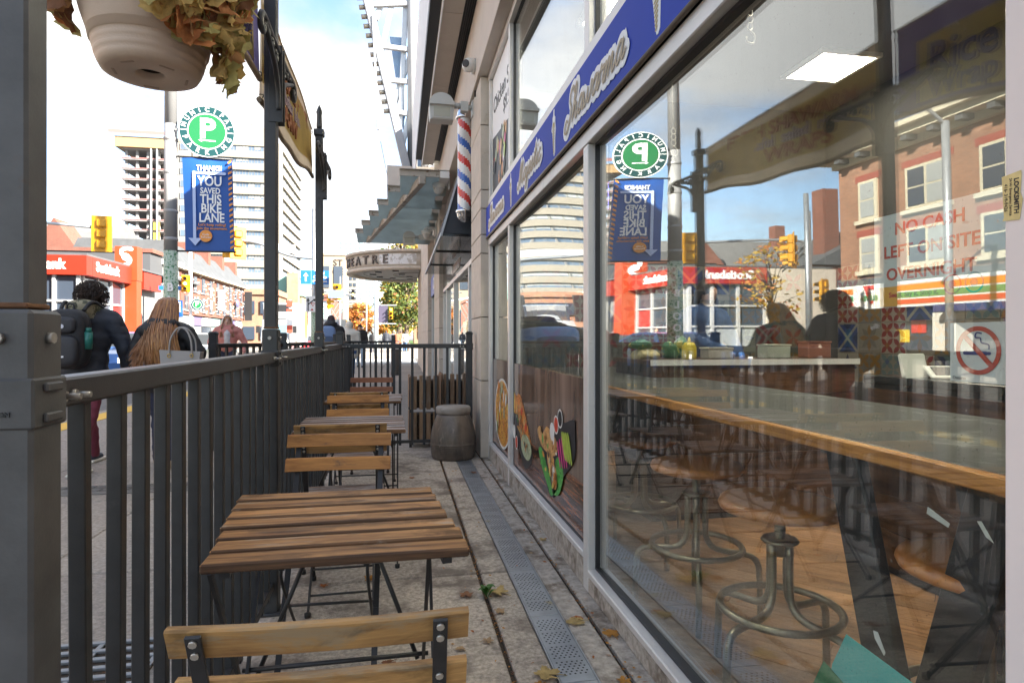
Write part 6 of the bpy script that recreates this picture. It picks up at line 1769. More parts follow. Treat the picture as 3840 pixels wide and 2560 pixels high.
# big street pole with the round parking sign and the blue banner
lp = thing('street_pole', 'thick steel street pole with green mosaic lower part and white vertical lettering', 'pole', (-4.06, 12, 0))
mb = MB(); mb.cyl((-4.06, 12, 2.72), (-4.06, 12, 5.0), 0.113, 0.105, 20); mb.cyl((-4.06, 12, 5.004), (-4.06, 12, 9.5), 0.104, 0.085, 20)
for z in (2.9, 3.4, 4.1, 4.7): mb.lathe([(0.112, z), (0.119, z + .01), (0.119, z + .05), (0.112, z + .06)], (-4.06, 12, 0), 20)
mb.build('shaft', mat('pole_steel', (0.33, 0.33, 0.33), 0.6, 0.4, var=0.08, scale=2), lp)
mb = MB(); mb.cyl((-4.06, 12, 0), (-4.06, 12, 2.718), 0.125, 0.118, 20); mb.build('mosaic_sleeve', mosaic, lp)
for k, ch in enumerate('BLOOR'): text(ch, (-4.06 + 0.035, 11.865, 2.05 - k * 0.235), Vector((1, -0.25, 0)), Z, 0.20, sign_white, lp, name='letter', bold=0.03, ext=0.004)
ps_green = mat('parking_green', (0.008, 0.14, 0.042), 0.4); ps_dark = mat('parking_dark_green', (0.003, 0.045, 0.048), 0.4)
def parking_sign(c, r, lab, rot=0.0, full=True):
    t = thing('parking_sign', lab, 'sign', c, group='round green parking signs')
    rt = Vector((math.cos(rot), math.sin(rot), 0)); nrm = rt.cross(Z)
    c = Vector(c)
    mb = MB(); disc(mb, c, rt, Z, r, 44, 0.02); mb.build('rim', sign_white, t)
    mb = MB(); disc(mb, c + nrm * 0.021, rt, Z, r * 0.965, 44, 0.002); mb.build('outer_ring', ps_dark, t)
    mb = MB(); disc(mb, c + nrm * 0.0235, rt, Z, r * 0.70, 40, 0.002); mb.build('inner_rim', sign_white, t)
    mb = MB(); disc(mb, c + nrm * 0.026, rt, Z, r * 0.655, 40, 0.002); mb.build('centre', ps_green, t)
    text('P', c + nrm * 0.029 + Z * 0.07 * r, rt, Z, r * 1.05, sign_white, t, bold=0.035, ext=0.002, sx=1.05)
    if full:
        mb = MB(); f0 = c + nrm * 0.029 - Z * r * 0.36
        flat_poly(mb, [(-0.30 * r, 0), (-0.18 * r, 0.07 * r), (-0.18 * r, 0.022 * r), (0.30 * r, 0.022 * r), (0.30 * r, -0.022 * r), (-0.18 * r, -0.022 * r), (-0.18 * r, -0.07 * r)], f0, rt, Z, 0.002); mb.build('arrow', sign_white, t)
        for word, a0, a1, flip in (('MUNICIPAL', 166, 14, 1), ('PARKING', 200, 340, -1)):
            for k, ch in enumerate(word):
                a = R(a0 + (a1 - a0) * k / (len(word) - 1)); p = c + nrm * 0.025 + rt * (0.83 * r * math.cos(a)) + Z * (0.83 * r * math.sin(a))
                tang = (rt * math.sin(a) - Z * math.cos(a)) * flip
                upd = (rt * math.cos(a) + Z * math.sin(a)) * flip
                text(ch, p, tang, upd, r * 0.23, sign_white, t, name='letter', bold=0.02, ext=0.002)
        mb = MB()
        for s in (-1, 1): ribbon(mb, [(s * 0.71 * r, 0), (s * 0.94 * r, 0)], 0.03 * r, c + nrm * 0.025, rt, Z, 0, 0, 0.001)
        mb.build('divider', sign_white, t)
    mb = MB(); mb.bar(c - nrm * 0.03 - rt * r * 1.12, c - nrm * 0.03 + rt * r * 0.6, 0.03, 0.04); mb.build('bracket', bolt_m, t)
    return t
parking_sign((-3.43, 11.95, 4.89), 0.468, 'large round green municipal parking sign high on the thick street pole', 0.12)
bb = mat('banner_blue', (0.008, 0.075, 0.32), 0.5, var=0.1, scale=3)
def lane_banner(x0, x1, y, z0, z1, lab, full=True):
    t = thing('street_banner', lab, 'banner', ((x0 + x1) / 2, y, z0), group='blue bike lane banners on poles')
    w = x1 - x0; h = z1 - z0
    def f(u, v): return (x0 + w * u + 0.06 * w * (1 - v), y + 0.02 * math.sin(u * 5 + v * 4), z0 + h * v)
    mb = MB(); mb.grid(f, 12, 16); mb.grid(lambda u, v: Vector(f(u, v)) + Vector((0, 0.006, 0)), 12, 16); mb.build('cloth', bb, t, fix=False)
    yy = y - 0.028; xc = (x0 + x1) / 2 + 0.03 * w
    lines = (('THANKS!', 0.885, 0.105, 0.02), ('YOU', 0.745, 0.195, 0.03), ('SAVED', 0.645, 0.115, 0.04), ('THIS', 0.555, 0.18, 0.05), ('BIKE', 0.455, 0.18, 0.06), ('LANE', 0.355, 0.18, 0.07))
    for s, v, sz, dx_ in lines:
        text(s, (xc + w * dx_, yy, z0 + h * v), X, Z, sz * w / 0.66, sign_white, t, bold=0.022, ext=0.004, sx=0.78)
    if full:
        ora = mat('banner_orange', (0.75, 0.28, 0.04), 0.5)
        text("Let's keep rolling!\nJoin the movement.", (xc + w * 0.08, yy, z0 + h * 0.265), X, Z, 0.055 * w / 0.7, ora, t, bold=0.01, ext=0.003)
        mb = MB(); disc(mb, (xc - 0.05 * w, yy - 0.001, z0 + h * 0.165), X, Z, 0.13 * w, 20, 0.003); mb.build('badge', ora, t)
        text('Cycle\nToronto', (xc - 0.05 * w, yy - 0.006, z0 + h * 0.165), X, Z, 0.06 * w, sign_white, t, ext=0.002)
        ltb = mat('banner_pale_blue', (0.45, 0.55, 0.8), 0.5)
        mb = MB(); pts = [(0.60 * w, 0.82 * h), (0.02 * w, 0.82 * h), (0.10 * w, 0.15 * h)]
        ribbon(mb, [(0.86 * w, 0.835 * h), (0.24 * w, 0.835 * h)], 0.06 * w, (x0, yy, z0), X, Z, 0, 0, 0.003); ribbon(mb, [(0.24 * w, 0.84 * h), (0.26 * w, 0.13 * h)], 0.06 * w, (x0, yy, z0), X, Z, 0.0035, 0, 0.003)
        flat_poly(mb, [(0.13 * w, 0.14 * h), (0.40 * w, 0.14 * h), (0.27 * w, 0.06 * h)][::-1], (x0, yy, z0), X, Z, 0.003); mb.build('arrow', ltb, t)
        mb = MB()
        for k in range(17):
            v = 0.03 + k * 0.057; xo = x0 + w * 0.955 + 0.06 * w * (1 - v)
            flat_poly(mb, [(-0.035 * w, 0), (0.035 * w, 0.02 * h), (0.035 * w, 0.045 * h), (-0.035 * w, 0.025 * h)], (xo, yy + 0.005, z0 + h * v), X, Z, 0.003)
        mb.build('stripe', ora, t)
    for v in (0.0, 1.0):
        mb = MB(); p = Vector(f(0, v)); q = Vector(f(1, v)); d = (q - p).normalized(); mb.cyl(p - d * 0.14, q + d * 0.02, 0.016, n=8); mb.build('rod', black_steel, t)
    return t
lane_banner(-3.86, -3.02, 11.98, 2.72, 4.42, 'blue bike lane thank you banner on the thick street pole')
# signals
tube_thing('signal_mast', 'slim pale signal mast with long arm by the far corner', 'signal mast', [([(-13.7, 22.4, -.1), (-13.7, 22.4, 6.1)], 0.09), (catmull([(-13.7, 22.4, 4.9), (-12.5, 22.7, 5.0), (-10.2, 23.35, 4.95)], 5), 0.05)], galv)
tube_thing('signal_mast', 'second pale mast standing close to the long armed one', 'signal mast', [([(-13.1, 21.6, -.1), (-13.1, 21.6, 6.6)], 0.08), ([(-13.1, 21.6, 4.7), (-16.5, 28.2, 4.6)], 0.05), ([(-13.1, 21.6, 4.45), (-16.5, 28.2, 4.4)], 0.04)], galv)
signal(-10.05, 23.25, 4.72, 188, 1.0, 'yellow traffic light seen from behind on the long arm left of the street pole', -1)
signal(-13.0, 22.2, 4.6, 120, 1.0, 'yellow traffic light on the pale mast by the far corner', -1)
signal(-15.0, 25.2, 4.75, 140, 0.9, 'yellow traffic light hung midway on the twin arm', -1)
signal(-13.9, 21.9, 2.9, 150, 0.8, 'low yellow traffic light fixed to the far corner mast', -1)
tube_thing('signal_mast', 'grey signal mast with curved arm at the near corner carrying the blue road sign', 'signal mast', [([(-3.55, 27, 0), (-3.55, 27, 6.6)], 0.10), (catmull([(-3.55, 27, 4.5), (-4.6, 27, 4.62), (-5.8, 27, 5.1), (-6.9, 27, 5.2)], 5), 0.06)], galv)
mb = MB(); mb.cyl((-3.55, 27, 0.005), (-3.55, 27, 2.4), 0.13, n=16); o = mb.build('mosaic_sleeve', mosaic); tag(o, 'green mosaic sleeve round the foot of the near corner mast', 'pole sleeve')
signal(-6.55, 26.9, 5.05, 215, 1.05, 'yellow traffic light at the arm end beside the blue banner, turned away', -1)
signal(-6.95, 27.3, 5.15, 165, 1.05, 'taller yellow traffic light just left at the same arm end', -1)
sp = thing('sign_plate', 'plain pale grey plate hung on the curved signal arm', 'sign', (-4.6, 26.95, 4.8))
mb = MB(); mb.add([(-5.4, 26.94, 4.92), (-4.3, 26.94, 4.66), (-4.3, 26.94, 5.05), (-5.5, 26.94, 5.12), (-5.4, 26.96, 4.92), (-4.3, 26.96, 4.66), (-4.3, 26.96, 5.05), (-5.5, 26.96, 5.12)], [(0, 1, 2, 3), (4, 5, 6, 7), (0, 1, 5, 4), (1, 2, 6, 5), (2, 3, 7, 6), (3, 0, 4, 7)]); mb.build('plate', mat('plate_grey', (0.5, 0.5, 0.5), 0.5), sp)
rs_blue = mat('road_sign_blue', (0.01, 0.13, 0.42), 0.45)
rs = thing('road_sign', 'wide blue road sign with white arrow and museum lettering', 'sign', (-3.5, 26.8, 3.7), group='road signs on the near corner mast')
mb = MB(); mb.box((-4.06, 26.78, 3.40), (-3.64, 26.80, 3.98), c=0.004); mb.box((-3.63, 26.78, 3.40), (-2.92, 26.80, 3.98), c=0.004); mb.build('panel', rs_blue, rs)
mb = MB(); flat_poly(mb, [(-0.03, -0.16), (0.03, -0.16), (0.03, 0.06), (0.10, 0.06), (0, 0.2), (-0.10, 0.06), (-0.03, 0.06)], (-3.85, 26.777, 3.68), X, Z, 0.003); mb.build('arrow', sign_white, rs)
text('Royal\nOntario\nMuseum', (-3.28, 26.775, 3.70), X, Z, 0.17, sign_white, rs, bold=0.02, ext=0.003)
rs2 = thing('road_sign', 'white lane arrow sign with red triangle on the near corner mast', 'sign', (-3.6, 26.8, 2.6), group='road signs on the near corner mast')
mb = MB(); mb.box((-3.86, 26.78, 2.24), (-3.36, 26.80, 2.90), c=0.004); mb.build('panel', sign_white, rs2)
mb = MB(); ribbon(mb, [(-0.15, -0.28), (-0.15, 0.14)], 0.045, (-3.61, 26.777, 2.57), X, Z, 0, 0, 0.003); flat_poly(mb, [(-0.22, 0.12), (-0.08, 0.12), (-0.15, 0.27)], (-3.61, 26.777, 2.57), X, Z, 0.003)
ribbon(mb, [(-0.13, 0.0), (0.08, 0.17)], 0.045, (-3.61, 26.777, 2.57), X, Z, 0.0032, 0, 0.003); flat_poly(mb, [(0.04, 0.20), (0.11, 0.10), (0.19, 0.24)], (-3.61, 26.777, 2.57), X, Z, 0.003); mb.build('arrow', ink, rs2)
mb = MB(); ribbon(mb, [(-0.03, 0.04), (0.12, 0.04), (0.045, -0.09), (-0.03, 0.04)], 0.03, (-3.61, 26.777, 2.57), X, Z, 0.0, 0, 0.003); flat_poly(mb, [(-0.05, -0.27), (0.07, -0.27), (0.01, -0.17)], (-3.61, 26.777, 2.57), X, Z, 0.003); mb.build('triangle', red_ink, rs2)
# farther lights and poles
tube_thing('signal_mast', 'thin white pole with street name sign on the far corner', 'signal mast', [([(-14.3, 46, 0), (-14.3, 46, 7.2)], 0.11), (catmull([(-14.3, 46, 5.2), (-15.2, 46, 5.3), (-16.2, 46, 4.8)], 4), 0.05)], white_steel)
signal(-14.5, 45.7, 4.9, 5, 0.95, 'yellow traffic light with lit middle lamp before the brick row', 1)
parking_sign((-13.75, 45.6, 3.45), 0.40, 'small round green parking sign on the thin white pole', 0.1, False)
lane_banner(-15.35, -14.75, 45.8, 2.6, 3.75, 'small blue bike lane banner on the thin white pole', False)
sn = thing('street_name_sign', 'blue street name sign on the thin white pole', 'sign', (-15.4, 45.9, 4.3)); bx(sn, 'plate', (-16.3, 45.9, 4.45), (-14.6, 45.93, 4.75), rs_blue); text('Spadina', (-15.5, 45.895, 4.6), X, Z, 0.24, sign_white, sn, ext=0.003)
tube_thing('signal_mast', 'dark pole carrying a yellow light near the middle of the far road', 'signal mast', [([(-4.6, 50, 0), (-4.6, 50, 6)], 0.07)], galv)
signal(-4.8, 49.7, 4.75, 3, 1.0, 'yellow traffic light with lit middle lamp right of the pointed fence post', 1)
signal(-5.5, 50.2, 4.0, 90, 1.0, 'yellow traffic light turned sideways behind the pointed fence post', -1)
tube_thing('signal_mast', 'pale blue pole with arm of small black signals before the green tree', 'signal mast', [([(-1.5, 41, 0), (-1.5, 41, 5.6)], 0.13), ([(-1.5, 41, 3.6), (-5.6, 41, 4.3)], 0.06)], mat('pale_blue_steel', (0.5, 0.58, 0.62), 0.5))
for k, x in enumerate((-4.85, -2.95)):
    signal(x, 40.8, 3.95 - 0.0 * k, 3, 0.62, ('left' if k == 0 else 'right') + ' one of two small black signals on the pale blue arm', 1, sig_dark, False)
bx_ = thing('street_name_sign', 'small blue sign between the two black signals', 'sign', (-3.9, 40.8, 3.9)); bx(bx_, 'plate', (-4.5, 40.8, 3.72), (-3.5, 40.83, 4.22), mat('faded_blue', (0.15, 0.24, 0.42), 0.5))
signal(-0.55, 40.9, 2.75, 3, 0.7, 'signal with red lamp hung right of the pale blue pole', 2, sig_y, False)
bx_ = thing('notice_board', 'dark notice board fixed between the pale blue pole and the red lamp', 'board', (-1, 41, 2.7)); bx(bx_, 'board', (-1.36, 40.95, 2.15), (-0.75, 41.0, 3.25), mat('board_dark', (0.07, 0.06, 0.10), 0.5)); bx(bx_, 'rail', (-1.4, 40.93, 3.27), (-0.2, 40.98, 3.33), steel_grey); bx(bx_, 'rail', (-1.4, 40.93, 2.06), (-0.2, 40.98, 2.12), steel_grey)
rp = thing('bus_stop_post', 'tall red and white post with round markers beside the truck', 'post', (-7.2, 43, 0))
mb = MB(); mb.cyl((-7.2, 43, 0), (-7.2, 43, 3.7), 0.09, n=12); mb.build('post', steel_grey, rp)
for z0, z1, m in ((1.5, 2.0, red_ink), (2.0, 2.9, sign_white), (2.9, 3.1, red_ink), (3.25, 3.65, red_ink)): bx(rp, 'marker', (-7.38, 42.85, z0), (-7.02, 42.90, z1 - 0.01), m)
lamp_g = 'street lamps along the road'
for k, (x, y, lab) in enumerate(((-13.6, 16.5, 'tall white street lamp with single arm by the brick corner shop'), (-4.9, 95, 'distant white street lamp on the right kerb'), (-13.9, 120, 'distant white street lamp on the left kerb'))):
    d = 1 if x < -10 else -1
    tube_thing('street_lamp', lab, 'street lamp', [([(x, y, 0), (x, y, 7.6)], 0.10), (catmull([(x, y, 7.5), (x + d * 0.8, y, 8.1), (x + d * 2.2, y, 8.2)], 4), 0.05), ([(x + d * 2.1, y, 8.2), (x + d * 2.8, y, 8.18)], 0.10)], steel_grey, lamp_g, 8)
# ================================================================== BUILDINGS ACROSS THE STREET
cream = mat('cream_precast', (0.25, 0.228, 0.19), 0.8, var=0.05, scale=0.3)
grey_conc = mat('grey_concrete', (0.2, 0.195, 0.19), 0.85, var=0.1, scale=0.5)
slate_roof = mat('slate_roof', (0.08, 0.085, 0.092), 0.8, var=0.2, scale=1.5)
win_blue = mat('office_glass', (0.10, 0.14, 0.20), 0.08, spec=0.9)
bank_red = mat('bank_red', (0.33, 0.024, 0.010), 0.4, var=0.05, scale=1)
bank_red2 = mat('bank_orange_red', (0.36, 0.05, 0.014), 0.4)
win_fr = mat('white_frame', (0.42, 0.42, 0.42), 0.5)
shade = mat('window_blind', (0.34, 0.36, 0.36), 0.5)
# --- bank on the corner
bk = thing('bank_building', 'low corner bank with red fascia, white lettering and glazed walls', 'bank', (-20, 44, 0))
bx(bk, 'body', (-27, 39.9, 0), (-18.35, 60, 4.77), mat('bank_inside', (0.18, 0.18, 0.18), 0.7))
bx(bk, 'fascia', (-22.6, 39.1, 4.78), (-17.7, 39.8, 5.9), bank_red); bx(bk, 'fascia', (-18.35, 39.82, 4.78), (-17.7, 45.15, 5.9), bank_red); bx(bk, 'fascia', (-18.35, 47.3, 4.6), (-17.75, 50.5, 5.8), bank_red)
bx(bk, 'parapet', (-27, 39.5, 5.91), (-17.85, 60, 6.05), slate_roof)
bx(bk, 'grey_wing', (-27, 39.2, 0), (-22.62, 39.9, 5.85), stone)
bx(bk, 'pylon', (-18.62, 45.2, 0.3), (-17.42, 46.0, 5.0), bank_red2); bx(bk, 'pylon_sign', (-18.74, 45.17, 5.01), (-17.38, 46.04, 7.3), bank_red2)
wp = {'y': [39.82, 41.6, 43.4, 45.15], 'z': [0.5, 1.9, 3.3, 4.78]}
for i in range(3):
    for j in range(3):
        f = bx(bk, 'window', (-18.30, wp['y'][i] + 0.06, wp['z'][j] + 0.06), (-18.26, wp['y'][i + 1] - 0.06, wp['z'][j + 1] - 0.06), dark_win if (i, j) != (2, 1) else mat('red_blind', (0.4, 0.03, 0.03), 0.3))
for y in wp['y']: bx(bk, 'mullion', (-18.34, y - 0.07, 0.3), (-18.15, y + 0.07, 4.78), win_fr)
for z in wp['z'][:3]: bx(bk, 'transom', (-18.33, 39.9, z - 0.06), (-18.17, 45.1, z + 0.06), win_fr)
xs = [-22.6, -21.0, -19.5, -18.25]
for i in range(3):
    for j in range(3): bx(bk, 'window', (xs[i] + 0.06, 39.45, wp['z'][j] + 0.06), (xs[i + 1] - 0.06, 39.5, wp['z'][j + 1] - 0.06), dark_win if j else shade)
for x in xs: bx(bk, 'mullion', (x - 0.08, 39.3, 0.3), (x + 0.08, 39.52, 4.78), win_fr)
for z in wp['z'][:3]: bx(bk, 'transom', (-22.6, 39.32, z - 0.06), (-18.2, 39.51, z + 0.06), win_fr)
text('Scotiabank', (-17.69, 41.75, 5.36), Y, Z, 0.80, sign_white, bk, bold=0.035, ext=0.02, sx=0.86)
text('Scotiabank', (-20.3, 39.09, 5.36), X, Z, 0.80, sign_white, bk, bold=0.035, ext=0.02, sx=0.86)
mb = MB()
sp_ = catmull([(0.62, 1.05), (0.15, 1.12), (-0.42, 0.95), (-0.45, 0.45), (0.0, 0.15), (0.42, -0.1), (0.40, -0.6), (-0.1, -0.95), (-0.72, -0.92)], 5)
mb = MB(); ribbon(mb, [(p[0] * 0.54, p[1] * 0.54) for p in sp_], 0.25, (-18.06, 45.165, 6.55), X, Z, 0, 0, 0.02); mb.cyl((-18.06, 45.16, 6.58), (-18.06, 45.13, 6.58), 0.25, n=20); mb.build('emblem', sign_white, bk, fix=False)
# gabled house behind
def gable(t, x0, x1, y0, y1, z0, z1, ridge_along_x, mw, mr, over=0.3):
    bx(t, 'wall', (x0, y0, 0), (x1, y1, z0), mw)
    mb = MB()
    if ridge_along_x:
        ym = (y0 + y1) / 2
        mb.prism([(y0 - over, z0), (y1 + over, z0), (ym, z1)], (x0 - over, 0, 0), Y, Z, X * (x1 - x0 + 2 * over))
    else:
        xm = (x0 + x1) / 2
        mb.prism([(x0 - over, z0), (x1 + over, z0), (xm, z1)], (0, y0 - over, 0), X, Z, Y * (y1 - y0 + 2 * over))
    return mb.build('roof', mr, t)
brick_red = brick_mat('brick_red', (0.20, 0.06, 0.035), (0.15, 0.045, 0.028), (0.17, 0.12, 0.1))
brick_brn = brick_mat('brick_brown', (0.36, 0.17, 0.095), (0.27, 0.12, 0.07), (0.26, 0.2, 0.16))
hs = thing('gabled_house', 'long grey shingled roof house with brick gables behind the bank', 'house', (-29, 62, 0))
gable(hs, -46, -26, 61, 70, 8.6, 12.0, True, brick_red, mat('shingle_grey', (0.13, 0.13, 0.13), 0.9, var=0.15, scale=2))
bx(hs, 'chimney', (-40, 64, 9), (-39, 65, 13.6), brick_red)
mb = MB(); mb.prism([(-31.5, 8.6), (-27.5, 8.6), (-29.5, 11.6)], (0, 59.5, 0), X, Z, Y * 3); mb.build('gable', brick_red, hs)
h2 = thing('brick_house', 'brick house with pointed red gable beyond the side street', 'house', (-36, 58, 0))
gable(h2, -46, -33, 50, 58, 7.5, 11.5, False, brick_red, slate_roof); bx(h2, 'chimney', (-36, 51, 8), (-34.7, 52.3, 14.5), brick_red)
for k in range(3): bx(h2, 'window', (-44.5 + k * 4, 49.9, 4.2), (-43 + k * 4, 49.98, 6.2), dark_win)
for k, (x0, x1, y, h, m, lab) in enumerate(((-60, -47, 75, 11, grey_conc, 'grey flat roofed block far beyond the side street'), (-75, -60, 60, 13, brick_brn, 'brown brick block far down the side street'))):
    fb = thing('apartment_block', lab, 'building', (x0, y, 0)); bx(fb, 'wall', (x0, y, 0), (x1, y + 12, h), m)
    for i in range(4):
        for j in range(3): bx(fb, 'window', (x0 + 1 + i * 3, y - 0.08, 2 + j * 3), (x0 + 2.6 + i * 3, y - 0.02, 3.7 + j * 3), dark_win)

# --- brick corner shop (seen in the window glass)
cs = thing('corner_shop', 'three storey brown brick corner building with pale cornice and striped shop sign', 'building', (-18.5, 18, 0))
bx(cs, 'wall', (-34, 1, 3.7), (-18.3, 27, 9.1), brick_brn); bx(cs, 'wall', (-34, 1, 0), (-19.2, 27, 3.695), mat('shop_dark', (0.10, 0.095, 0.09), 0.6))
corn = mat('cornice_cream', (0.58, 0.53, 0.40), 0.7)
bx(cs, 'cornice', (-34.5, 0.5, 9.65), (-17.3, 27.9, 9.85), corn); bx(cs, 'cornice', (-34.3, 0.6, 9.4), (-17.6, 27.6, 9.648), corn); bx(cs, 'cornice', (-34.1, 0.9, 9.1), (-18.1, 27.15, 9.398), corn)
bx(cs, 'belt_course', (-34.1, 0.9, 3.55), (-18.22, 27.1, 3.80), slate_roof)
mb = MB(); mb.box((-18.08, -0.3, 9.18), (-17.65, 0.0, 9.39)); cb_me = mb.mesh('bracket', slate_roof)
for k in range(22): inst(cb_me, 'bracket', cs, (0, 1.6 + k * 1.18, 0))
lint = mat('lintel_red', (0.30, 0.07, 0.05), 0.8)
def shop_win(y, z, w=2.0, h=1.85, n=2):
    w_ = bx(cs, 'window', (-18.33, y - w / 2, z), (-18.22, y + w / 2, z + h), corn)
    for k in range(n):
        a = y - w / 2 + 0.14 + k * (w - 0.14) / n; e = a + (w - 0.14) / n - 0.14
        bx(cs, 'pane', (-18.215, a, z + 0.12), (-18.19, e, z + h / 2 - 0.04), shade, parent=None) if False else None
        mb = MB(); mb.box((-18.214, a, z + 0.12), (-18.195, e, z + h / 2 - 0.04)); mb.box((-18.218, a, z + h / 2 + 0.04), (-18.20, e, z + h - 0.12)); mb.build('pane', shade if k == 0 else dark_win, w_)
    bx(cs, 'sill', (-18.3, y - w / 2 - 0.15, z - 0.18), (-18.12, y + w / 2 + 0.15, z - 0.005), corn); bx(cs, 'lintel', (-18.31, y - w / 2 - 0.2, z + h + 0.005), (-18.27, y + w / 2 + 0.2, z + h + 0.30), lint)
for y, n, w in ((25.3, 1, 1.0), (22.4, 2, 1.9), (19.2, 2, 2.0), (15.9, 2, 2.0), (12.5, 2, 2.0), (9, 2, 2)):
    shop_win(y, 6.45, w, 1.75, n)
    shop_win(y, 4.15, w if n == 2 else 1.0, 1.55, n)
st_w = mat('stripe_white', (0.75, 0.75, 0.73), 0.5); st_o = mat('stripe_orange', (0.75, 0.22, 0.03), 0.5); st_g = mat('stripe_green', (0.01, 0.24, 0.10), 0.5); st_r = mat('stripe_red', (0.55, 0.03, 0.03), 0.5)
sb_ = thing('striped_sign', 'long white shop sign with orange green and red stripes on the brick corner building', 'sign', (-18.1, 18, 2.6))
bx(sb_, 'panel', (-18.35, 9, 2.42), (-18.0, 26.9, 3.5), st_w)
for z0, z1, m in ((3.10, 3.36, st_o), (2.80, 3.03, st_g), (2.53, 2.73, st_r)):
    bx(sb_, 'stripe', (-17.998, 9.0, z0), (-17.985, 24.1, z1), m); bx(sb_, 'stripe', (-17.998, 25.9, z0), (-17.985, 26.88, z1), m)
text('7', (-17.98, 25.0, 3.0), Y, Z, 1.05, st_r, sb_, bold=0.04, ext=0.01); text('ELEVEn', (-17.965, 25.0, 2.88), Y, Z, 0.30, st_g, sb_, bold=0.03, ext=0.006)
bx(cs, 'awning', (-18.2, 12, 2.15), (-17.6, 21.5, 2.41), mat('awning_navy', (0.03, 0.04, 0.16), 0.6))
pil = mat('white_pilaster', (0.66, 0.63, 0.56), 0.8)
for y in (26.3, 21.8, 17.4, 13.0): bx(cs, 'pilaster', (-18.9, y - 0.55, 0.3), (-18.25, y + 0.45, 2.14), pil)
for k, y in enumerate((24.8, 23.2, 19.6, 15.2)): bx(cs, 'shop_window', (-19.15, y - 1.3, 0.5), (-19.1, y + 0.3, 2.3), dark_win)
pm_ = [mat('poster_red', (0.6, 0.06, 0.05), 0.5), mat('poster_purple', (0.25, 0.06, 0.3), 0.5), mat('poster_yellow', (0.7, 0.5, 0.04), 0.5)]
for k, (y, z) in enumerate(((23.8, 1.6), (19.9, 1.9), (19.3, 1.4), (16.0, 1.9), (15.2, 1.6), (24.6, 1.2))): bx(cs, 'poster', (-19.08, y - 0.35, z - 0.25), (-19.06, y + 0.35, z + 0.3), pm_[k % 3])

# --- pale white and black low fronts, then the brick row with lights
wf = thing('white_terrace', 'narrow white and charcoal shopfronts between the bank and the brick row', 'building', (-19, 53, 0))
bx(wf, 'wall', (-26, 50.7, 0), (-18.6, 53.2, 7.6), mat('charcoal_wall', (0.07, 0.072, 0.078), 0.8)); bx(wf, 'wall', (-26, 53.22, 0), (-18.3, 56.0, 7.0), mat('white_wall', (0.36, 0.35, 0.34), 0.8, var=0.08, scale=1))
bx(wf, 'cornice', (-26, 53.0, 7.02), (-17.9, 56.1, 7.45), pil); bx(wf, 'cornice', (-26, 50.6, 7.62), (-18.4, 53.1, 7.9), brick_red)
for y in (53.8, 55.0): bx(wf, 'window', (-18.32, y - 0.35, 4.2), (-18.27, y + 0.45, 6.2), dark_win)
for z in (3.3, 4.6): bx(wf, 'sign', (-18.58, 50.9, z), (-18.5, 53.0, z + 0.9), mat('front_grey', (0.2, 0.2, 0.2), 0.6))
rw = thing('brick_row', 'red brick row with slate mansard roof, white corner stones and string lights', 'building', (-18.5, 67, 0))
bx(rw, 'wall', (-27, 56.2, 3.2), (-18.2, 77.6, 7.1), brick_red); bx(rw, 'shopfront', (-27, 56.2, 0), (-18.5, 77.6, 3.19), mat('shopfront_dark', (0.06, 0.06, 0.065), 0.6))
mb = MB(); mb.prism([(-27, 7.1), (-17.8, 7.1), (-19.6, 9.4), (-26, 9.4)], (0, 56.0, 0), X, Z, Y * 21.9); mb.build('mansard_roof', slate_roof, rw)
bx(rw, 'eaves', (-27, 56.0, 6.95), (-17.7, 77.9, 7.095), corn)
for y in (61.5, 66.5, 71.5, 76.8):
    bx(rw, 'chimney', (-20.3, y - 0.4, 8.0), (-18.9, y + 0.4, 10.0), brick_red)
for k in range(9):
    y = 57.4 + k * 2.35
    for z, h in ((5.35, 1.35), (3.6, 1.25)):
        w_ = bx(rw, 'window', (-18.22, y - 0.42, z), (-18.14, y + 0.42, z + h), dark_win); bx(rw, 'sill', (-18.2, y - 0.55, z - 0.12), (-18.08, y + 0.55, z - 0.005), grey_conc)
        mb = MB(); mb.box((-18.138, y - 0.03, z), (-18.12, y + 0.03, z + h)); mb.box((-18.138, y - 0.42, z + h / 2 - 0.02), (-18.122, y + 0.42, z + h / 2 + 0.02)); mb.build('muntin', grey_conc, w_)
mb = MB(); rk = random.Random(3)
for k in range(170):
    y = rk.uniform(56.4, 77.4); z = rk.uniform(3.4, 6.9)
    s = rk.uniform(0.04, 0.075); mb.box((-18.19, y - s, z - s), (-18.06, y + s, z + s))
o = mb.build('white_blocks', mat('snow_lights', (0.5, 0.48, 0.44), 0.6), rw); o['kind'] = 'stuff'
for k in range(7):
    y0 = 56.6 + k * 3.0; bx(rw, 'shop_sign', (-18.48, y0 + 0.1, 2.3), (-18.4, y0 + 2.8, 3.1), (mat('sign_a', (0.05, 0.05, 0.05), .5), mat('sign_b', (0.12, 0.1, 0.24), .5), st_w, mat('sign_c', (0.2, 0.36, 0.34), .5))[k % 4]); bx(rw, 'shop_window', (-18.49, y0 + 0.2, 0.4), (-18.44, y0 + 2.6, 2.2), (dark_win, shade)[k % 2])
bx(rw, 'hanging_sign', (-18.0, 66.2, 4.0), (-17.4, 66.35, 6.0), st_w); bx(rw, 'hanging_sign', (-18.0, 77.0, 3.2), (-17.2, 77.15, 6.6), gasket)
mb = MB(); mb.ell((-17.8, 73.0, 5.0), (0.1, 0.55, 0.4), 14, 8); mb.build('oval_sign', mat('oval_blue', (0.1, 0.12, 0.4), 0.5), rw)

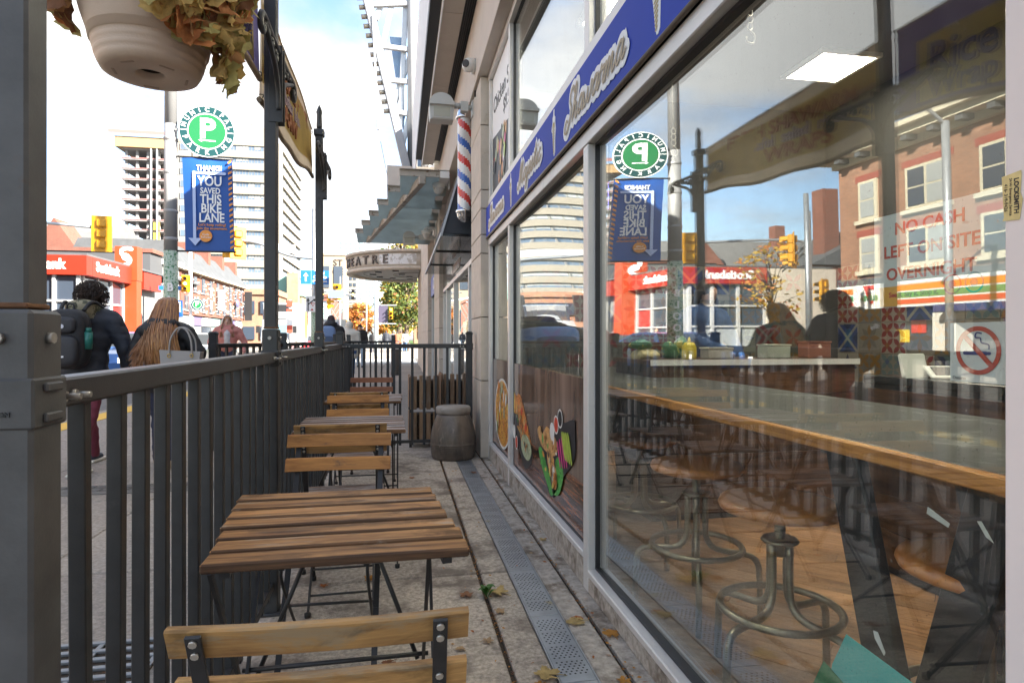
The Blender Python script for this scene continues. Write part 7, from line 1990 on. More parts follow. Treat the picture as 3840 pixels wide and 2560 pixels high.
# --- tall precast office tower
tower = thing('office_tower', 'tall cream office slab with dark ribbon windows behind the brick row', 'tower', (-53, 220, 0))
bx(tower, 'core', (-70, 200.5, 0), (-36.9, 241, 61), mat('tower_recess', (0.20, 0.19, 0.18), 0.8))
bx(tower, 'penthouse', (-64, 203, 61.3), (-41, 236, 67), cream); bx(tower, 'roof_slab', (-70, 200, 60.2), (-36.2, 242, 61.3), cream)
bx(tower, 'end_wall', (-61.5, 199.8, 0), (-60.0, 200.6, 60.2), cream); bx(tower, 'end_wall', (-38.6, 199.8, 0), (-36.2, 203.5, 60.2), cream)
bx(tower, 'side_wing', (-70, 200.1, 0), (-61.5, 202, 60.2), grey_conc)
def win_mesh(w, h, bl=0.0, nm='window'):
    mb = MB(); mb.box((0, 0, 0), (w, 0.08, h), 0)
    mb.box((-0.09, -0.12, 0), (0.0, 0.08, h), 1); mb.box((w * 0.5 - 0.05, -0.05, 0), (w * 0.5 + 0.05, 0.0, h), 1)
    if bl: mb.box((0.03, -0.03, h * (1 - bl)), (w - 0.03, -0.002, h), 2)
    return mb.mesh(nm, [win_blue, grey_conc, shade])
wm1 = [win_mesh(1.65, 1.55, q) for q in (0, 0.3, 0.55, 0.0, 0.8)]; wm2 = win_mesh(1.9, 1.55); wm3 = win_mesh(2.6, 1.8)
FH = 3.72
for f in range(16):
    z = 0.6 + f * FH
    bx(tower, 'spandrel', (-60.0, 199.75, z), (-38.6, 200.55, z + 2.12), cream)
    bx(tower, 'spandrel', (-36.95, 203.5, z), (-36.15, 241, z + 2.12), cream)
    for k in range(12): inst(wm1[(f * 7 + k * k * 3 + k) % 5], 'window', tower, (-59.8 + k * 1.77, 200.35, z + 2.13))
    if f > 0:
        for k in range(7):
            o = inst(wm2, 'window', tower, (-36.78, 204.2 + k * 5.2, z + 2.13), (0, 0, R(90)), (1.8, 1, 1))
    for k in range(2): inst(wm3, 'window', tower, (-68.6 + k * 3.6, 200.0, z + 1.6))
for k in range(6): bx(tower, 'mast', (-62 + k * 4, 215, 67), (-61.8 + k * 4, 215.2, 68.6), gasket)
# --- concrete frame still under construction, with crane
cf = thing('unfinished_tower', 'concrete frame tower under construction with orange top forms beside the cream slab', 'tower', (-74, 198, 0))
deck = mat('deck_concrete', (0.24, 0.23, 0.23), 0.85); net = mat('red_netting', (0.34, 0.15, 0.14), 0.7); forms = mat('timber_forms', (0.36, 0.24, 0.12), 0.8)
bx(cf, 'core', (-72.5, 203, 0), (-68, 212, 56), deck)
for f in range(19):
    z = 2.5 + f * 2.98
    bx(cf, 'deck', (-79.5, 196, z), (-67.5, 214, z + 0.35), deck); bx(cf, 'edge_net', (-79.6, 195.85, z + 0.36), (-67.4, 195.95, z + 0.62), net)
    mb = MB()
    for k in range(4): mb.box((-79.0 + k * 2.9, 197, z + 0.36), (-78.3 + k * 2.9, 197.7, z + 2.97))
    mb.build('column', deck, cf)
    if 1 < f < 11: bx(cf, 'hoist_panel', (-70.8, 195.4, z + 0.4), (-69.2, 195.8, z + 2.7), mat('hoist_yellow', (0.55, 0.38, 0.06), 0.7))
bx(cf, 'top_form', (-81, 195, 56.6), (-66, 214.5, 59.6), forms); bx(cf, 'guard_rail', (-82.3, 194, 60.2), (-66, 194.1, 61.2), net)
mb = MB(); mb.box((-70.0, 195.2, 2), (-69.6, 195.6, 58)); mb.box((-71.6, 195.2, 2), (-71.2, 195.6, 58)); mb.build('hoist_mast', steel_grey, cf)
cr_w = mat('crane_white', (0.66, 0.66, 0.66), 0.5)
ck = thing('tower_crane', 'white lattice tower crane rising over the cream slab with yellow cab', 'crane', (-50, 232, 66))
mb = MB()
base = Vector((-50, 232, 62))
for (dx_, dy_) in ((-.8, -.8), (.8, -.8), (.8, .8), (-.8, .8)): mb.cyl(base + Vector((dx_, dy_, 0)), base + Vector((dx_, dy_, 16)), 0.15, n=5)
mb.build('mast', cr_w, ck)
bx(ck, 'cab', (-53, 230, 72), (-49, 233, 75), mat('crane_yellow', (0.7, 0.42, 0.03), 0.6)); bx(ck, 'counterweight', (-62, 231, 73), (-58, 233, 75), mat('crane_blue', (0.05, 0.15, 0.4), 0.6)); bx(ck, 'deck', (-60, 231, 72), (-44, 233, 73), mat('crane_deck', (0.4, 0.4, 0.4), 0.6))
mb = MB()
p0 = Vector((-51, 232, 75)); p1 = Vector((-40, 232, 112))
for s in (-0.9, 0.9): mb.cyl(p0 + Vector((0, s, 0)), p1 + Vector((0, s, 0)), 0.16, n=5)
mb.cyl(p0 + Vector((-1.5, 0, 0.6)), p1 + Vector((-0.8, 0, 0)), 0.16, n=5)
for k in range(22):
    a = p0.lerp(p1, k / 22); b_ = p0.lerp(p1, (k + 1) / 22)
    mb.cyl(a + Vector((0, -.9, 0)), b_ + Vector((0, .9, 0)), 0.09, n=4); mb.cyl(a + Vector((0, .9, 0)), b_ + Vector((-1.2, 0, .4)), 0.09, n=4)
mb.build('jib', cr_w, ck)
# --- far buildings down the street
def far_block(name, lab, x0, x1, y, h, m, m2, nf, nw, depth=20, glassy=False):
    t = thing(name, lab, 'building', ((x0 + x1) / 2, y, 0))
    bx(t, 'wall', (x0, y, 0), (x1, y + depth, h), m)
    mb = MB(); fh = h / nf; ww = (x1 - x0) / nw
    mb.box((0, -0.25, 0), (ww * 0.66, -0.03, fh * 0.5)); me = mb.mesh('window', m2)
    for f in range(nf):
        for k in range(nw): inst(me, 'window', t, (x0 + ww * (k + 0.17), y, fh * (f + 0.25)))
    bx(t, 'parapet', (x0 - 0.3, y - 0.3, h), (x1 + 0.3, y + depth, h + 0.8), m)
    return t
glass_bl = mat('pale_glass', (0.20, 0.28, 0.30), 0.15, spec=0.8); white_cl = mat('pale_cladding', (0.30, 0.31, 0.32), 0.7)
far_block('condo_tower', 'pale condominium tower with balconies far down the street', -39, -23.5, 420, 66, white_cl, glass_bl, 20, 5)
far_block('condo_tower', 'second lower pale glass tower beside the orange tree', -29, -19.5, 500, 49, white_cl, glass_bl, 16, 4)
far_block('condo_tower', 'cream stepped apartment tower in front of the pale condominium', -30, -22, 330, 34, cream, dark_win, 10, 4)
oc = far_block('office_block', 'tan flat college block with dark lettering beyond the cream slab', -27, -18.2, 215, 29, mat('tan_concrete', (0.30, 0.24, 0.18), 0.8, var=0.08, scale=0.3), dark_win, 2, 2, 16)
text('ST\nGE', (-20.5, 214.9, 25), X, Z, 3.0, gasket, oc, ext=0.05)
lb_ = thing('museum_block', 'low block clad in teal diamond lattice beyond the blue road sign', 'building', (-22, 150, 0))
bx(lb_, 'wall', (-26, 150, 0), (-17.6, 165, 9.5), mat('lattice_back', (0.42, 0.5, 0.48), 0.7))
mb = MB()
for k in range(-8, 9):
    for s in (-1, 1): mb.bar((-22 + k * 0.95 - s * 2.2, 149.9, 2.0), (-22 + k * 0.95 + s * 2.2, 149.9, 9.4), 0.14, 0.1)
o = mb.build('lattice', mat('lattice_teal', (0.10, 0.24, 0.24), 0.6), lb_)
ch = thing('stone_church', 'dark stone church with green roof and tall windows beside the cream slab', 'church', (-20, 122, 0))
gable(ch, -24, -18, 120, 140, 9, 13, False, mat('church_stone', (0.25, 0.18, 0.12), 0.9, var=0.2, scale=1), mat('copper_roof', (0.18, 0.33, 0.28), 0.7))
for k in range(3): bx(ch, 'window', (-17.99, 122 + k * 3, 3), (-17.93, 123.2 + k * 3, 7.5), dark_win)
bx(ch, 'turret', (-20.2, 117.5, 0), (-18.3, 119.9, 13), MATS['church_stone'])
for k, (x0, x1, y, h, m, lab) in enumerate(((-30, -18, 95, 7.5, brick_brn, 'low brown shop block before the cream slab'), (-30, -18, 105, 6, cream, 'cream low shop block before the church'), (-30, -18, 170, 12, brick_red, 'red brick block beyond the church'),
                                          (-30, -18, 250, 14, cream, 'pale stone block far down the left side'), (3, 30, 130, 9, brick_brn, 'brown brick hall beyond the lawn'), (8, 40, 230, 30, white_cl, 'pale tower on the right beyond the trees'))):
    far_block('street_block', lab, x0, x1, y, h, m, dark_win, max(2, int(h / 3.4)), 5, 9 if y < 160 else 30)
# ================================================================== TREES
bark = mat('bark', (0.10, 0.075, 0.055), 0.9, var=0.3, scale=8)
def leafm(name, c_): return mat(name, c_, 0.7, var=0.3, scale=1.2, trans=0.35)
def tree(lab, x, y, h, r, base, mats, n, seed, leaf=0.22, name='maple_tree', group=None, trunk_r=None, clumps=26, zsq=1.0):
    q = random.Random(seed)
    t = thing(name, lab, 'tree', (x, y, 0), group=group)
    tr_ = trunk_r or h * 0.022
    mb = MB(); top = Vector((x + q.uniform(-.3, .3), y, h * 0.72))
    mb.tube([(x, y, -0.1), (x + q.uniform(-.1, .1), y, base * 0.6), (x + q.uniform(-.2, .2), y, base + (h - base) * 0.35), top], [tr_ * 1.3, tr_, tr_ * 0.7, tr_ * 0.2], 8)
    cl = []
    for k in range(clumps):
        a = q.uniform(0, 6.28); zz = q.random(); rr = r * math.sqrt(max(0.05, 1 - (2 * zz - 0.9) ** 2 * 0.85)) * q.uniform(0.35, 0.95)
        c = Vector((x + rr * math.cos(a), y + rr * math.sin(a), base + (h - base) * (0.06 + 0.86 * zz)))
        cl.append((c, r * q.uniform(0.22, 0.42)))
        s = Vector((x, y, base * 0.8 + (c.z - base) * 0.5))
        mb.tube([s, s.lerp(c, 0.5) + Vector((0, 0, 0.2)), c], [tr_ * 0.35, tr_ * 0.22, tr_ * 0.08], 5)
    mb.build('trunk', bark, t)
    L_ = MB()
    for k in range(n):
        c, cr = cl[q.randrange(len(cl))]
        d = Vector((q.gauss(0, 1), q.gauss(0, 1), q.gauss(0, 0.8)))
        d = d.normalized() * cr * (q.random() ** 0.5)
        p = c + d
        s = leaf * q.uniform(0.6, 1.3)
        e1 = Vector((q.gauss(0, 1), q.gauss(0, 1), q.gauss(0, .6))).normalized(); e2 = e1.orthogonal().normalized(); e2 = (e2 + e1.cross(e2) * q.uniform(-1, 1)).normalized()
        mi = q.choices(range(len(mats)), [m[1](p) for m in mats])[0]
        L_.add([p - e1 * s, p - e2 * s * .6, p + e1 * s, p + e2 * s * .6], [(0, 1, 2, 3)], mi)
    if n: L_.build('crown', [m[0] for m in mats], t, fix=False)
    return t
g1 = leafm('leaf_green', (0.10, 0.15, 0.03)); g2 = leafm('leaf_olive', (0.17, 0.18, 0.035)); g3 = leafm('leaf_gold', (0.46, 0.30, 0.04)); g4 = leafm('leaf_orange', (0.46, 0.17, 0.04)); g5 = leafm('leaf_rust', (0.30, 0.10, 0.03)); g6 = leafm('leaf_dark', (0.06, 0.09, 0.02))
tree('green maple with browning edges below the round marquee', 0.55, 55, 9.5, 3.0, 2.2, [(g1, lambda p: 4), (g2, lambda p: 3), (g6, lambda p: 3), (g3, lambda p: 0.7), (g5, lambda p: 0.5)], 6500, 1, 0.16, group=None, clumps=44)
tree('golden maple whose top shows above the round marquee', -0.1, 66, 13.2, 3.2, 4.0, [(g3, lambda p: 5), (g2, lambda p: 3), (g4, lambda p: 0.6)], 4200, 2, 0.20, clumps=36)
tree('orange maple on the left pavement far ahead', -14.5, 235, 14.5, 5.5, 2.5, [(g4, lambda p: 5), (g3, lambda p: 2), (g5, lambda p: 1)], 3200, 3, 0.45, clumps=32)
tree('smaller orange tree far down the right pavement', -5.5, 230, 9, 4, 2, [(g4, lambda p: 3), (g3, lambda p: 3)], 1800, 4, 0.4)
tree('golden tree far down the right pavement', 0.5, 120, 8, 3, 2, [(g3, lambda p: 4), (g2, lambda p: 2)], 1500, 6, 0.3)
tree('thin yellow leaved street tree on the corner by the bank', -16.9, 29.6, 6.2, 1.6, 2.4, [(g3, lambda p: 3), (g4, lambda p: 2)], 420, 5, 0.12, name='street_tree', clumps=26, trunk_r=0.10)
tree('bare street tree before the brick corner shop', -15.6, 14.5, 7.5, 2.4, 2.2, [(g5, lambda p: 1)], 90, 8, 0.10, name='street_tree', clumps=40, trunk_r=0.11)

# ================================================================== VEHICLES
tyre_m = mat('tyre', (0.02, 0.02, 0.02), 0.8); rim_m = mat('wheel_rim', (0.45, 0.46, 0.47), 0.3, 0.8); head_m = mat('headlight', (0.8, 0.8, 0.78), 0.2, emit=(1, 0.95, 0.85), estr=0.6); tail_m = mat('tail_light', (0.5, 0.02, 0.02), 0.3)
car_glass = mat('car_glass', (0.03, 0.035, 0.04), 0.05, spec=0.9)
def wheel(par, x, y, r, w, s):
    mb = MB(); mb.cyl((x, y, r), (x + s * w, y, r), r, n=18); wh = mb.build('wheel', tyre_m, par)
    mb = MB(); mb.cyl((x + s * w, y, r), (x + s * (w + 0.012), y, r), r * 0.62, n=16); mb.build('rim', rim_m, wh)
def car(lab, x, y, rz, paint, z=-0.13, scale=1.0):
    t = thing('parked_car', lab, 'car', (x, y, z), R(rz), 'cars on the road', world=False)
    prof = [(-2.15, 0.35), (-2.2, 0.62), (-2.05, 0.86), (-1.55, 0.95), (-0.85, 1.0), (-0.30, 1.42), (0.25, 1.47), (1.0, 1.44), (1.75, 1.02), (2.1, 0.97), (2.2, 0.65), (2.15, 0.33), (1.7, 0.28), (-1.7, 0.28)]
    n = len(prof); mb = MB(); ws = [0.80, 0.86, 0.87, 0.86]
    rows = []
    for sx, k in ((-1, 1), (1, 1)):
        pass
    vs = []
    for side in (-1, 1):
        for (yy, zz) in prof:
            hw = 0.87 if zz < 1.0 else 0.87 - (zz - 1.0) * 0.55
            vs.append((side * hw, yy, zz))
    fs = [list(range(n)), list(range(n, 2 * n))[::-1]] + [[i, n + i, n + (i + 1) % n, (i + 1) % n] for i in range(n)]
    mb.add(vs, fs, 0, False); mb.build('body', paint, t)
    for side in (-1, 1):
        mb = MB(); w_ = lambda zz: 0.875 - (zz - 1.0) * 0.55
        mb.add([(side * w_(1.02), -0.62, 1.03), (side * w_(1.03), 0.35, 1.03), (side * w_(1.38), 0.32, 1.38), (side * w_(1.38), -0.22, 1.37)], [(0, 1, 2, 3)]); mb.add([(side * w_(1.03), 0.42, 1.03), (side * w_(1.03), 1.45, 1.05), (side * w_(1.36), 0.98, 1.37), (side * w_(1.38), 0.39, 1.38)], [(0, 1, 2, 3)]); mb.build('side_window', car_glass, t, fix=False)
        for yy in (-1.35, 1.35): wheel(t, side * 0.70, yy, 0.33, 0.18, side)
        mb = MB(); mb.box((side * 0.80 - 0.12, -2.20, 0.62), (side * 0.80 + 0.02, -2.08, 0.76)); mb.build('headlight', head_m, t)
        mb = MB(); mb.box((side * 0.80 - 0.12, 2.08, 0.70), (side * 0.80 + 0.02, 2.20, 0.86)); mb.build('tail_light', tail_m, t)
    mb = MB(); mb.add([(-0.78, -0.80, 1.04), (0.78, -0.80, 1.04), (0.64, -0.32, 1.415), (-0.64, -0.32, 1.415)], [(0, 1, 2, 3)]); mb.build('windscreen', car_glass, t, fix=False)
    mb = MB(); mb.add([(-0.78, 1.72, 1.05), (0.78, 1.72, 1.05), (0.64, 1.08, 1.41), (-0.64, 1.08, 1.41)], [(0, 1, 2, 3)]); mb.build('rear_window', car_glass, t, fix=False)
    return t
pt_ = lambda n, c_: mat('paint_' + n, c_, 0.25, 0.1, coat=0.6, spec=0.6)
car('blue car on the road between the two walkers', -8.0, 20.0, 0, pt_('blue', (0.06, 0.16, 0.42)))
car('silver car on the road beyond the handbag', -7.4, 24.6, 0, pt_('silver', (0.5, 0.52, 0.54)))
car('red car waiting behind the bus stop post', -6.7, 52, 0, pt_('red', (0.5, 0.03, 0.04)))
car('dark blue car at the far kerb by the bank corner', -12.6, 34, 20, pt_('navy', (0.03, 0.05, 0.12)))
car('white car far ahead on the right lane', -5.8, 84, 180, pt_('white', (0.7, 0.7, 0.7)))
car('black car at the far kerb before the brick corner shop', -13.0, 12, 0, pt_('black', (0.015, 0.015, 0.018)))
car('grey car far ahead in the middle of the road', -9.4, 100, 0, pt_('grey', (0.25, 0.26, 0.27)))
car('orange taxi far ahead on the road', -7.9, 118, 0, pt_('orange', (0.6, 0.22, 0.03)))
tk = thing('box_truck', 'white delivery truck with tall pale blue box facing the camera', 'truck', (-8.5, 48, -0.13))
tp = pt_('truck_white', (0.30, 0.31, 0.32))
bx(tk, 'chassis', (-9.4, 45.3, 0.35), (-7.6, 53, 0.75), gasket)
mb = MB(); mb.prism([(45.2, 0.5), (45.15, 1.1), (45.3, 1.35), (45.75, 2.45), (46.9, 2.5), (46.9, 0.5)][::-1], (-9.5, 0, 0), Y, Z, X * 2.0); mb.build('cab', tp, tk)
mb = MB(); mb.add([(-9.38, 45.31, 1.40), (-7.62, 45.31, 1.40), (-7.7, 45.70, 2.32), (-9.3, 45.70, 2.32)], [(0, 1, 2, 3)]); mb.build('windscreen', mat('windscreen', (0.12, 0.2, 0.24), 0.08, spec=0.9), tk, fix=False)
bx(tk, 'grille', (-9.0, 45.12, 0.75), (-8.0, 45.148, 1.0), gasket); bx(tk, 'bumper', (-9.5, 45.02, 0.42), (-7.5, 45.14, 0.70), tp)
for x in (-9.35, -7.95): bx(tk, 'headlight', (x, 45.1, 0.78), (x + 0.3, 45.147, 1.0), head_m)
for x, s in ((-9.85, 1), (-7.4, 1)): bx(tk, 'mirror', (x, 45.3, 1.5), (x + 0.25, 45.4, 2.0), gasket)
bx(tk, 'cargo_box', (-9.75, 47.0, 0.85), (-7.25, 53.5, 3.7), mat('box_pale_blue', (0.28, 0.34, 0.42), 0.5, var=0.06, scale=0.8)); bx(tk, 'box_front', (-9.7, 46.95, 0.9), (-7.3, 46.99, 3.65), tp)
mb = MB(); mb.prism([(46.0, 2.52), (46.1, 2.8), (46.9, 3.3), (46.9, 2.52)][::-1], (-9.4, 0, 0), Y, Z, X * 1.8); mb.build('wind_deflector', tp, tk)
bx(tk, 'cooling_unit', (-9.2, 46.5, 3.0), (-7.8, 46.94, 3.55), gasket)
mb = MB(); mb.ell((-7.245, 50.5, 2.2), (0.02, 0.8, 1.25), 18, 10); mb.build('side_picture', mat('truck_bottle', (0.45, 0.22, 0.06), 0.5, var=0.4, scale=3), tk)
for y in (46.0, 51.8):
    for x, s in ((-9.3, -1), (-7.7, 1)): wheel(tk, x - s * 0.05, y, 0.42, 0.22, s)
for o in tk.children:
    pass
vn = thing('moving_van', 'white removal van with blue lettering behind the lane sign', 'van', (-6.0, 60, -0.13))
bx(vn, 'cargo_box', (-7.2, 60, 0.6), (-5.0, 66, 2.9), tp); bx(vn, 'cab', (-7.1, 58.4, 0.4), (-5.1, 59.98, 1.7), tp, 0.12); bx(vn, 'windscreen', (-7.0, 58.37, 1.15), (-5.2, 58.395, 1.6), car_glass); text('U-HAUL', (-6.1, 59.97, 2.5), X, Z, 0.42, navy_ink, vn, bold=0.03, ext=0.01)
for y in (59.2, 64.5):
    for x, s in ((-7.0, -1), (-5.2, 1)): wheel(vn, x - s * 0.05, y, 0.4, 0.2, s)

# ================================================================== PEOPLE
skin_m = mat('skin', (0.52, 0.31, 0.22), 0.5, var=0.06, scale=12); skin2 = mat('skin_pale', (0.60, 0.38, 0.29), 0.5, var=0.05, scale=12)
def person(lab, x, y, rz, prims, mats, z=0.0, vox=0.02, extra=None, smooth=8, name='person'):
    """One continuous body: overlapping tapered limbs merged by voxel remesh, then coloured by the nearest limb."""
    mb = MB()
    for p in prims:
        if p[0] == 'c':
            a, b_, r0, r1 = Vector(p[1]), Vector(p[2]), p[3], p[4]
            mb.cyl(a, b_, r0, r1, 14); mb.ell(a, r0, 14, 10); mb.ell(b_, r1, 14, 10)
        else:
            mb.ell(p[1], p[2], 18, 12)
    me = mb.mesh('b', [gasket])
    tmp = bpy.data.objects.new('b', me); C.objects.link(tmp)
    m = tmp.modifiers.new('r', 'REMESH'); m.mode = 'VOXEL'; m.voxel_size = vox
    sm = tmp.modifiers.new('s', 'SMOOTH'); sm.factor = 0.5; sm.iterations = smooth
    dg_ = bpy.context.evaluated_depsgraph_get(); dg_.update()
    me2 = bpy.data.meshes.new_from_object(tmp.evaluated_get(dg_))
    bpy.data.objects.remove(tmp)
    me2.materials.clear()
    for mm in mats: me2.materials.append(mm)
    segs = []
    for p in prims:
        if p[0] == 'c': segs.append((Vector(p[1]), Vector(p[2]), p[3], p[4], p[5]))
        else:
            c = Vector(p[1]); rr = p[2]; rm = min(rr) if isinstance(rr, tuple) else rr
            segs.append((c, None, rr if isinstance(rr, tuple) else (rr, rr, rr), 0, p[3]))
    if vox < 0.03:                                    # soft cloth folds
        for v in me2.vertices:
            if v.co.z < 1.42 and v.co.z > 0.12:
                q = Vector((v.co.x * 7, v.co.y * 7, v.co.z * 15)); v.co += v.normal * (noise.noise(q) * 0.010 + noise.noise(q * 2.3) * 0.005)
    for f in me2.polygons:
        c = f.center; best = 1e9; bi = 0
        for s in segs:
            if s[1] is None:
                d = c - s[0]; q = math.sqrt((d.x / s[2][0]) ** 2 + (d.y / s[2][1]) ** 2 + (d.z / s[2][2]) ** 2); dist = (q - 1) * min(s[2])
            else:
                ab = s[1] - s[0]; t_ = max(0, min(1, (c - s[0]).dot(ab) / max(1e-9, ab.length_squared)))
                dist = (c - (s[0] + ab * t_)).length - (s[2] + (s[3] - s[2]) * t_)
            if dist < best: best = dist; bi = s[4]
        f.material_index = bi; f.use_smooth = True
    if extra:
        bm = bmesh.new(); bm.from_mesh(me2)
        for e in extra:
            vs = [bm.verts.new(v) for v in e.v]
            for fi, f in enumerate(e.f):
                try:
                    nf = bm.faces.new([vs[i] for i in f]); nf.material_index = e.mi[fi]; nf.smooth = True
                except ValueError: pass
        bm.to_mesh(me2); bm.free()
    me2.name = name
    o = bpy.data.objects.new(name, me2); C.objects.link(o)
    o.location = (x, y, z); o.rotation_euler = (0, 0, R(rz))
    tag(o, lab, 'person'); ORG[o.name] = Vector((0, 0, 0))
    return o
def hand(p, d, side, mi, s=1.0):
    """Palm continuation with five bent fingers; p wrist, d pointing direction."""
    d = Vector(d).normalized(); sd = Vector((side, 0, 0)); sd = (sd - d * sd.dot(d)).normalized(); n = d.cross(sd)
    out = []
    base = Vector(p) + d * 0.075 * s
    for k, (off, ln) in enumerate(((-0.028, 0.062), (-0.010, 0.072), (0.010, 0.068), (0.027, 0.052))):
        m = MB(); a = base + n * off * s; b1 = a + (d * 0.9 + sd * -0.2).normalized() * ln * 0.5 * s; b2 = b1 + (d * 0.75 - sd * 0.65).normalized() * ln * 0.5 * s
        m.tube([a, b1, b2], [0.009 * s, 0.0085 * s, 0.006 * s], 7, mi); out.append(m)
    m = MB(); a = Vector(p) + d * 0.02 * s - n * 0.026 * s; b1 = a + (d * 0.6 - n * 0.7).normalized() * 0.035 * s; b2 = b1 + d * 0.028 * s
    m.tube([a, b1, b2], [0.011 * s, 0.009 * s, 0.007 * s], 7, mi); out.append(m)
    return out
def standard(h=1.70, jacket=1.0, lean=0.0, stride=0.0, armL=None, armR=None, jm=0, tm=1, sm=2, km=3, slim=1.0, head_turn=0.0, coat_len=0.86, hair_mat=None):
    """Body facing +Y; jm jacket, tm trousers, sm shoes, km skin."""
    k = h / 1.70; P = []
    def V(x, y, z): return (x * k, (y + lean * max(0, z - 0.9)) * k, z * k)
    j = jacket
    P += [('e', V(0, 0, 1.02), (0.165 * j * k, 0.125 * j * k, 0.16 * k), jm), ('e', V(0, 0.0, 1.20), (0.175 * j * k, 0.13 * j * k, 0.19 * k), jm), ('e', V(0, 0.0, 1.36), (0.195 * j * k, 0.125 * j * k, 0.13 * k), jm),
          ('c', V(-0.13, 0, 1.40), V(0.13, 0, 1.40), 0.085 * j * k, 0.085 * j * k, jm), ('e', V(0, 0, coat_len + 0.05), (0.175 * j * k, 0.135 * j * k, 0.10 * k), jm)]
    P += [('c', V(0, 0.0, 1.42), V(0, 0.02, 1.54), 0.058 * k, 0.05 * k, km)]
    P += [('e', V(0, 0.03, 1.60), (0.073 * k, 0.088 * k, 0.102 * k), km), ('e', V(0, 0.05, 1.555), (0.055 * k, 0.065 * k, 0.055 * k), km), ('e', V(0, 0.122, 1.585), (0.013 * k, 0.018 * k, 0.022 * k), km)]
    for s in (-1, 1): P += [('e', V(s * 0.075, 0.025, 1.59), (0.013 * k, 0.02 * k, 0.03 * k), km)]
    for s, arm in ((-1, armL), (1, armR)):
        el, wr = arm or ((s * 0.26, -0.02, 1.12), (s * 0.25, 0.06, 0.88))
        sh = (s * 0.185 * min(1.12, j), 0, 1.39)
        P += [('c', V(*sh), V(*el), 0.072 * j * k * slim, 0.055 * j * k * slim, jm), ('c', V(*el), V(*wr), 0.055 * j * k * slim, 0.042 * j * k * slim, jm)]
        e_ = Vector(V(*el)); w_ = Vector(V(*wr)); d = (w_ - e_).normalized()
        P += [('c', w_ + d * 0.015 * k, w_ + d * 0.075 * k, 0.026 * k, 0.030 * k, km)]
    st = stride
    for s, q in ((-1, 1), (1, -1)):
        fy = q * st
        hip = (s * 0.09, 0, 0.92); kn = (s * 0.10, fy * 0.55 + (0.05 if fy > 0 else 0.04), 0.50); an = (s * 0.10, fy, 0.10 if fy >= 0 else 0.13)
        P += [('c', V(*hip), V(*kn), 0.092 * k * slim, 0.068 * k * slim, tm), ('c', V(*kn), V(*an), 0.070 * k * slim, 0.058 * k * slim, tm)]
        P += [('c', V(an[0], an[1] - 0.02, 0.045 if fy >= 0 else 0.07), V(an[0], an[1] + 0.13, 0.04), 0.045 * k, 0.038 * k, sm), ('e', V(an[0], an[1], 0.06), (0.045 * k, 0.06 * k, 0.06 * k), sm)]
    return P
def face_bits(o, k, m_eye, m_lip, dz=0.0):
    mb = MB()
    for s in (-1, 1): mb.ell((s * 0.03 * k, 0.112 * k, (1.607 + dz) * k), (0.014 * k, 0.007 * k, 0.007 * k), 8, 6)
    mb.build('eyes', m_eye, o)
    mb = MB(); mb.ell((0, 0.113 * k, (1.548 + dz) * k), (0.022 * k, 0.008 * k, 0.007 * k), 8, 6); mb.build('mouth', m_lip, o)
    mb = MB()
    for s in (-1, 1): mb.bar((s * 0.014 * k, 0.113 * k, (1.628 + dz) * k), (s * 0.046 * k, 0.105 * k, (1.630 + dz) * k), 0.006 * k, 0.006 * k)
    mb.build('brows', m_eye, o)
eye_m = mat('eye_dark', (0.03, 0.02, 0.015), 0.4); lip_m = mat('lips', (0.42, 0.13, 0.11), 0.5)
navy_j = mat('jacket_navy_black', (0.020, 0.024, 0.036), 0.7, var=0.3, scale=9, bump=0.6, bscale=14); black_j = mat('jacket_black', (0.014, 0.014, 0.017), 0.6, var=0.3, scale=9, bump=0.6, bscale=16)
maroon = mat('trousers_maroon', (0.17, 0.032, 0.055), 0.85, var=0.15, scale=6, bump=0.4, bscale=12); navy_t = mat('trousers_navy', (0.02, 0.025, 0.05), 0.8, var=0.2, scale=8, bump=0.4, bscale=12)
shoe_d = mat('shoe_dark', (0.03, 0.04, 0.06), 0.7); boot_m = mat('boot_suede', (0.30, 0.23, 0.16), 0.9); sole_m = mat('shoe_sole', (0.6, 0.56, 0.48), 0.7)
curl_m = mat('hair_dark_curls', (0.035, 0.022, 0.016), 0.55, spec=0.4); hair_br = mat('hair_chestnut', (0.27, 0.115, 0.04), 0.42, var=0.35, scale=14, rand=0.0, spec=0.6); hair_gold = mat('hair_copper_streak', (0.46, 0.22, 0.07), 0.4, spec=0.6); hair_dk = mat('hair_near_black', (0.016, 0.013, 0.012), 0.5)
# man walking away with backpack
P = standard(1.60, 1.22, lean=0.10, stride=0.33, armL=((-0.33, -0.06, 1.12), (-0.30, 0.05, 0.88)), armR=((0.33, 0.02, 1.14), (0.30, 0.16, 0.93)), coat_len=0.86, slim=1.12)
k = 1.60 / 1.70
P += [('e', (0, -0.035, 1.42), (0.14, 0.11, 0.07), 4), ('e', (0, -0.085, 1.38), (0.12, 0.06, 0.09), 4)]
camo = mat('camo_hood', (0.06, 0.06, 0.035), 0.85, var=0.3, scale=16, col2=(0.26, 0.23, 0.15), thr=(0.5, 0.53), scale2=18)
hx = hand((0.30 * k + 0.0, (0.16 + 0.0) * k, 0.90 * k), (0.0, 0.3, -1), -1, 3, 0.9)
man = person('person walking away in dark jacket and maroon trousers with curly hair', -2.72, 5.98, -3, P, [navy_j, maroon, shoe_d, skin_m, camo], vox=0.016, extra=hx)
mb = MB(); rc = random.Random(4)
hc = Vector((0, 0.105, 1.525))
mb.ell(hc, (0.105, 0.115, 0.108), 18, 12)
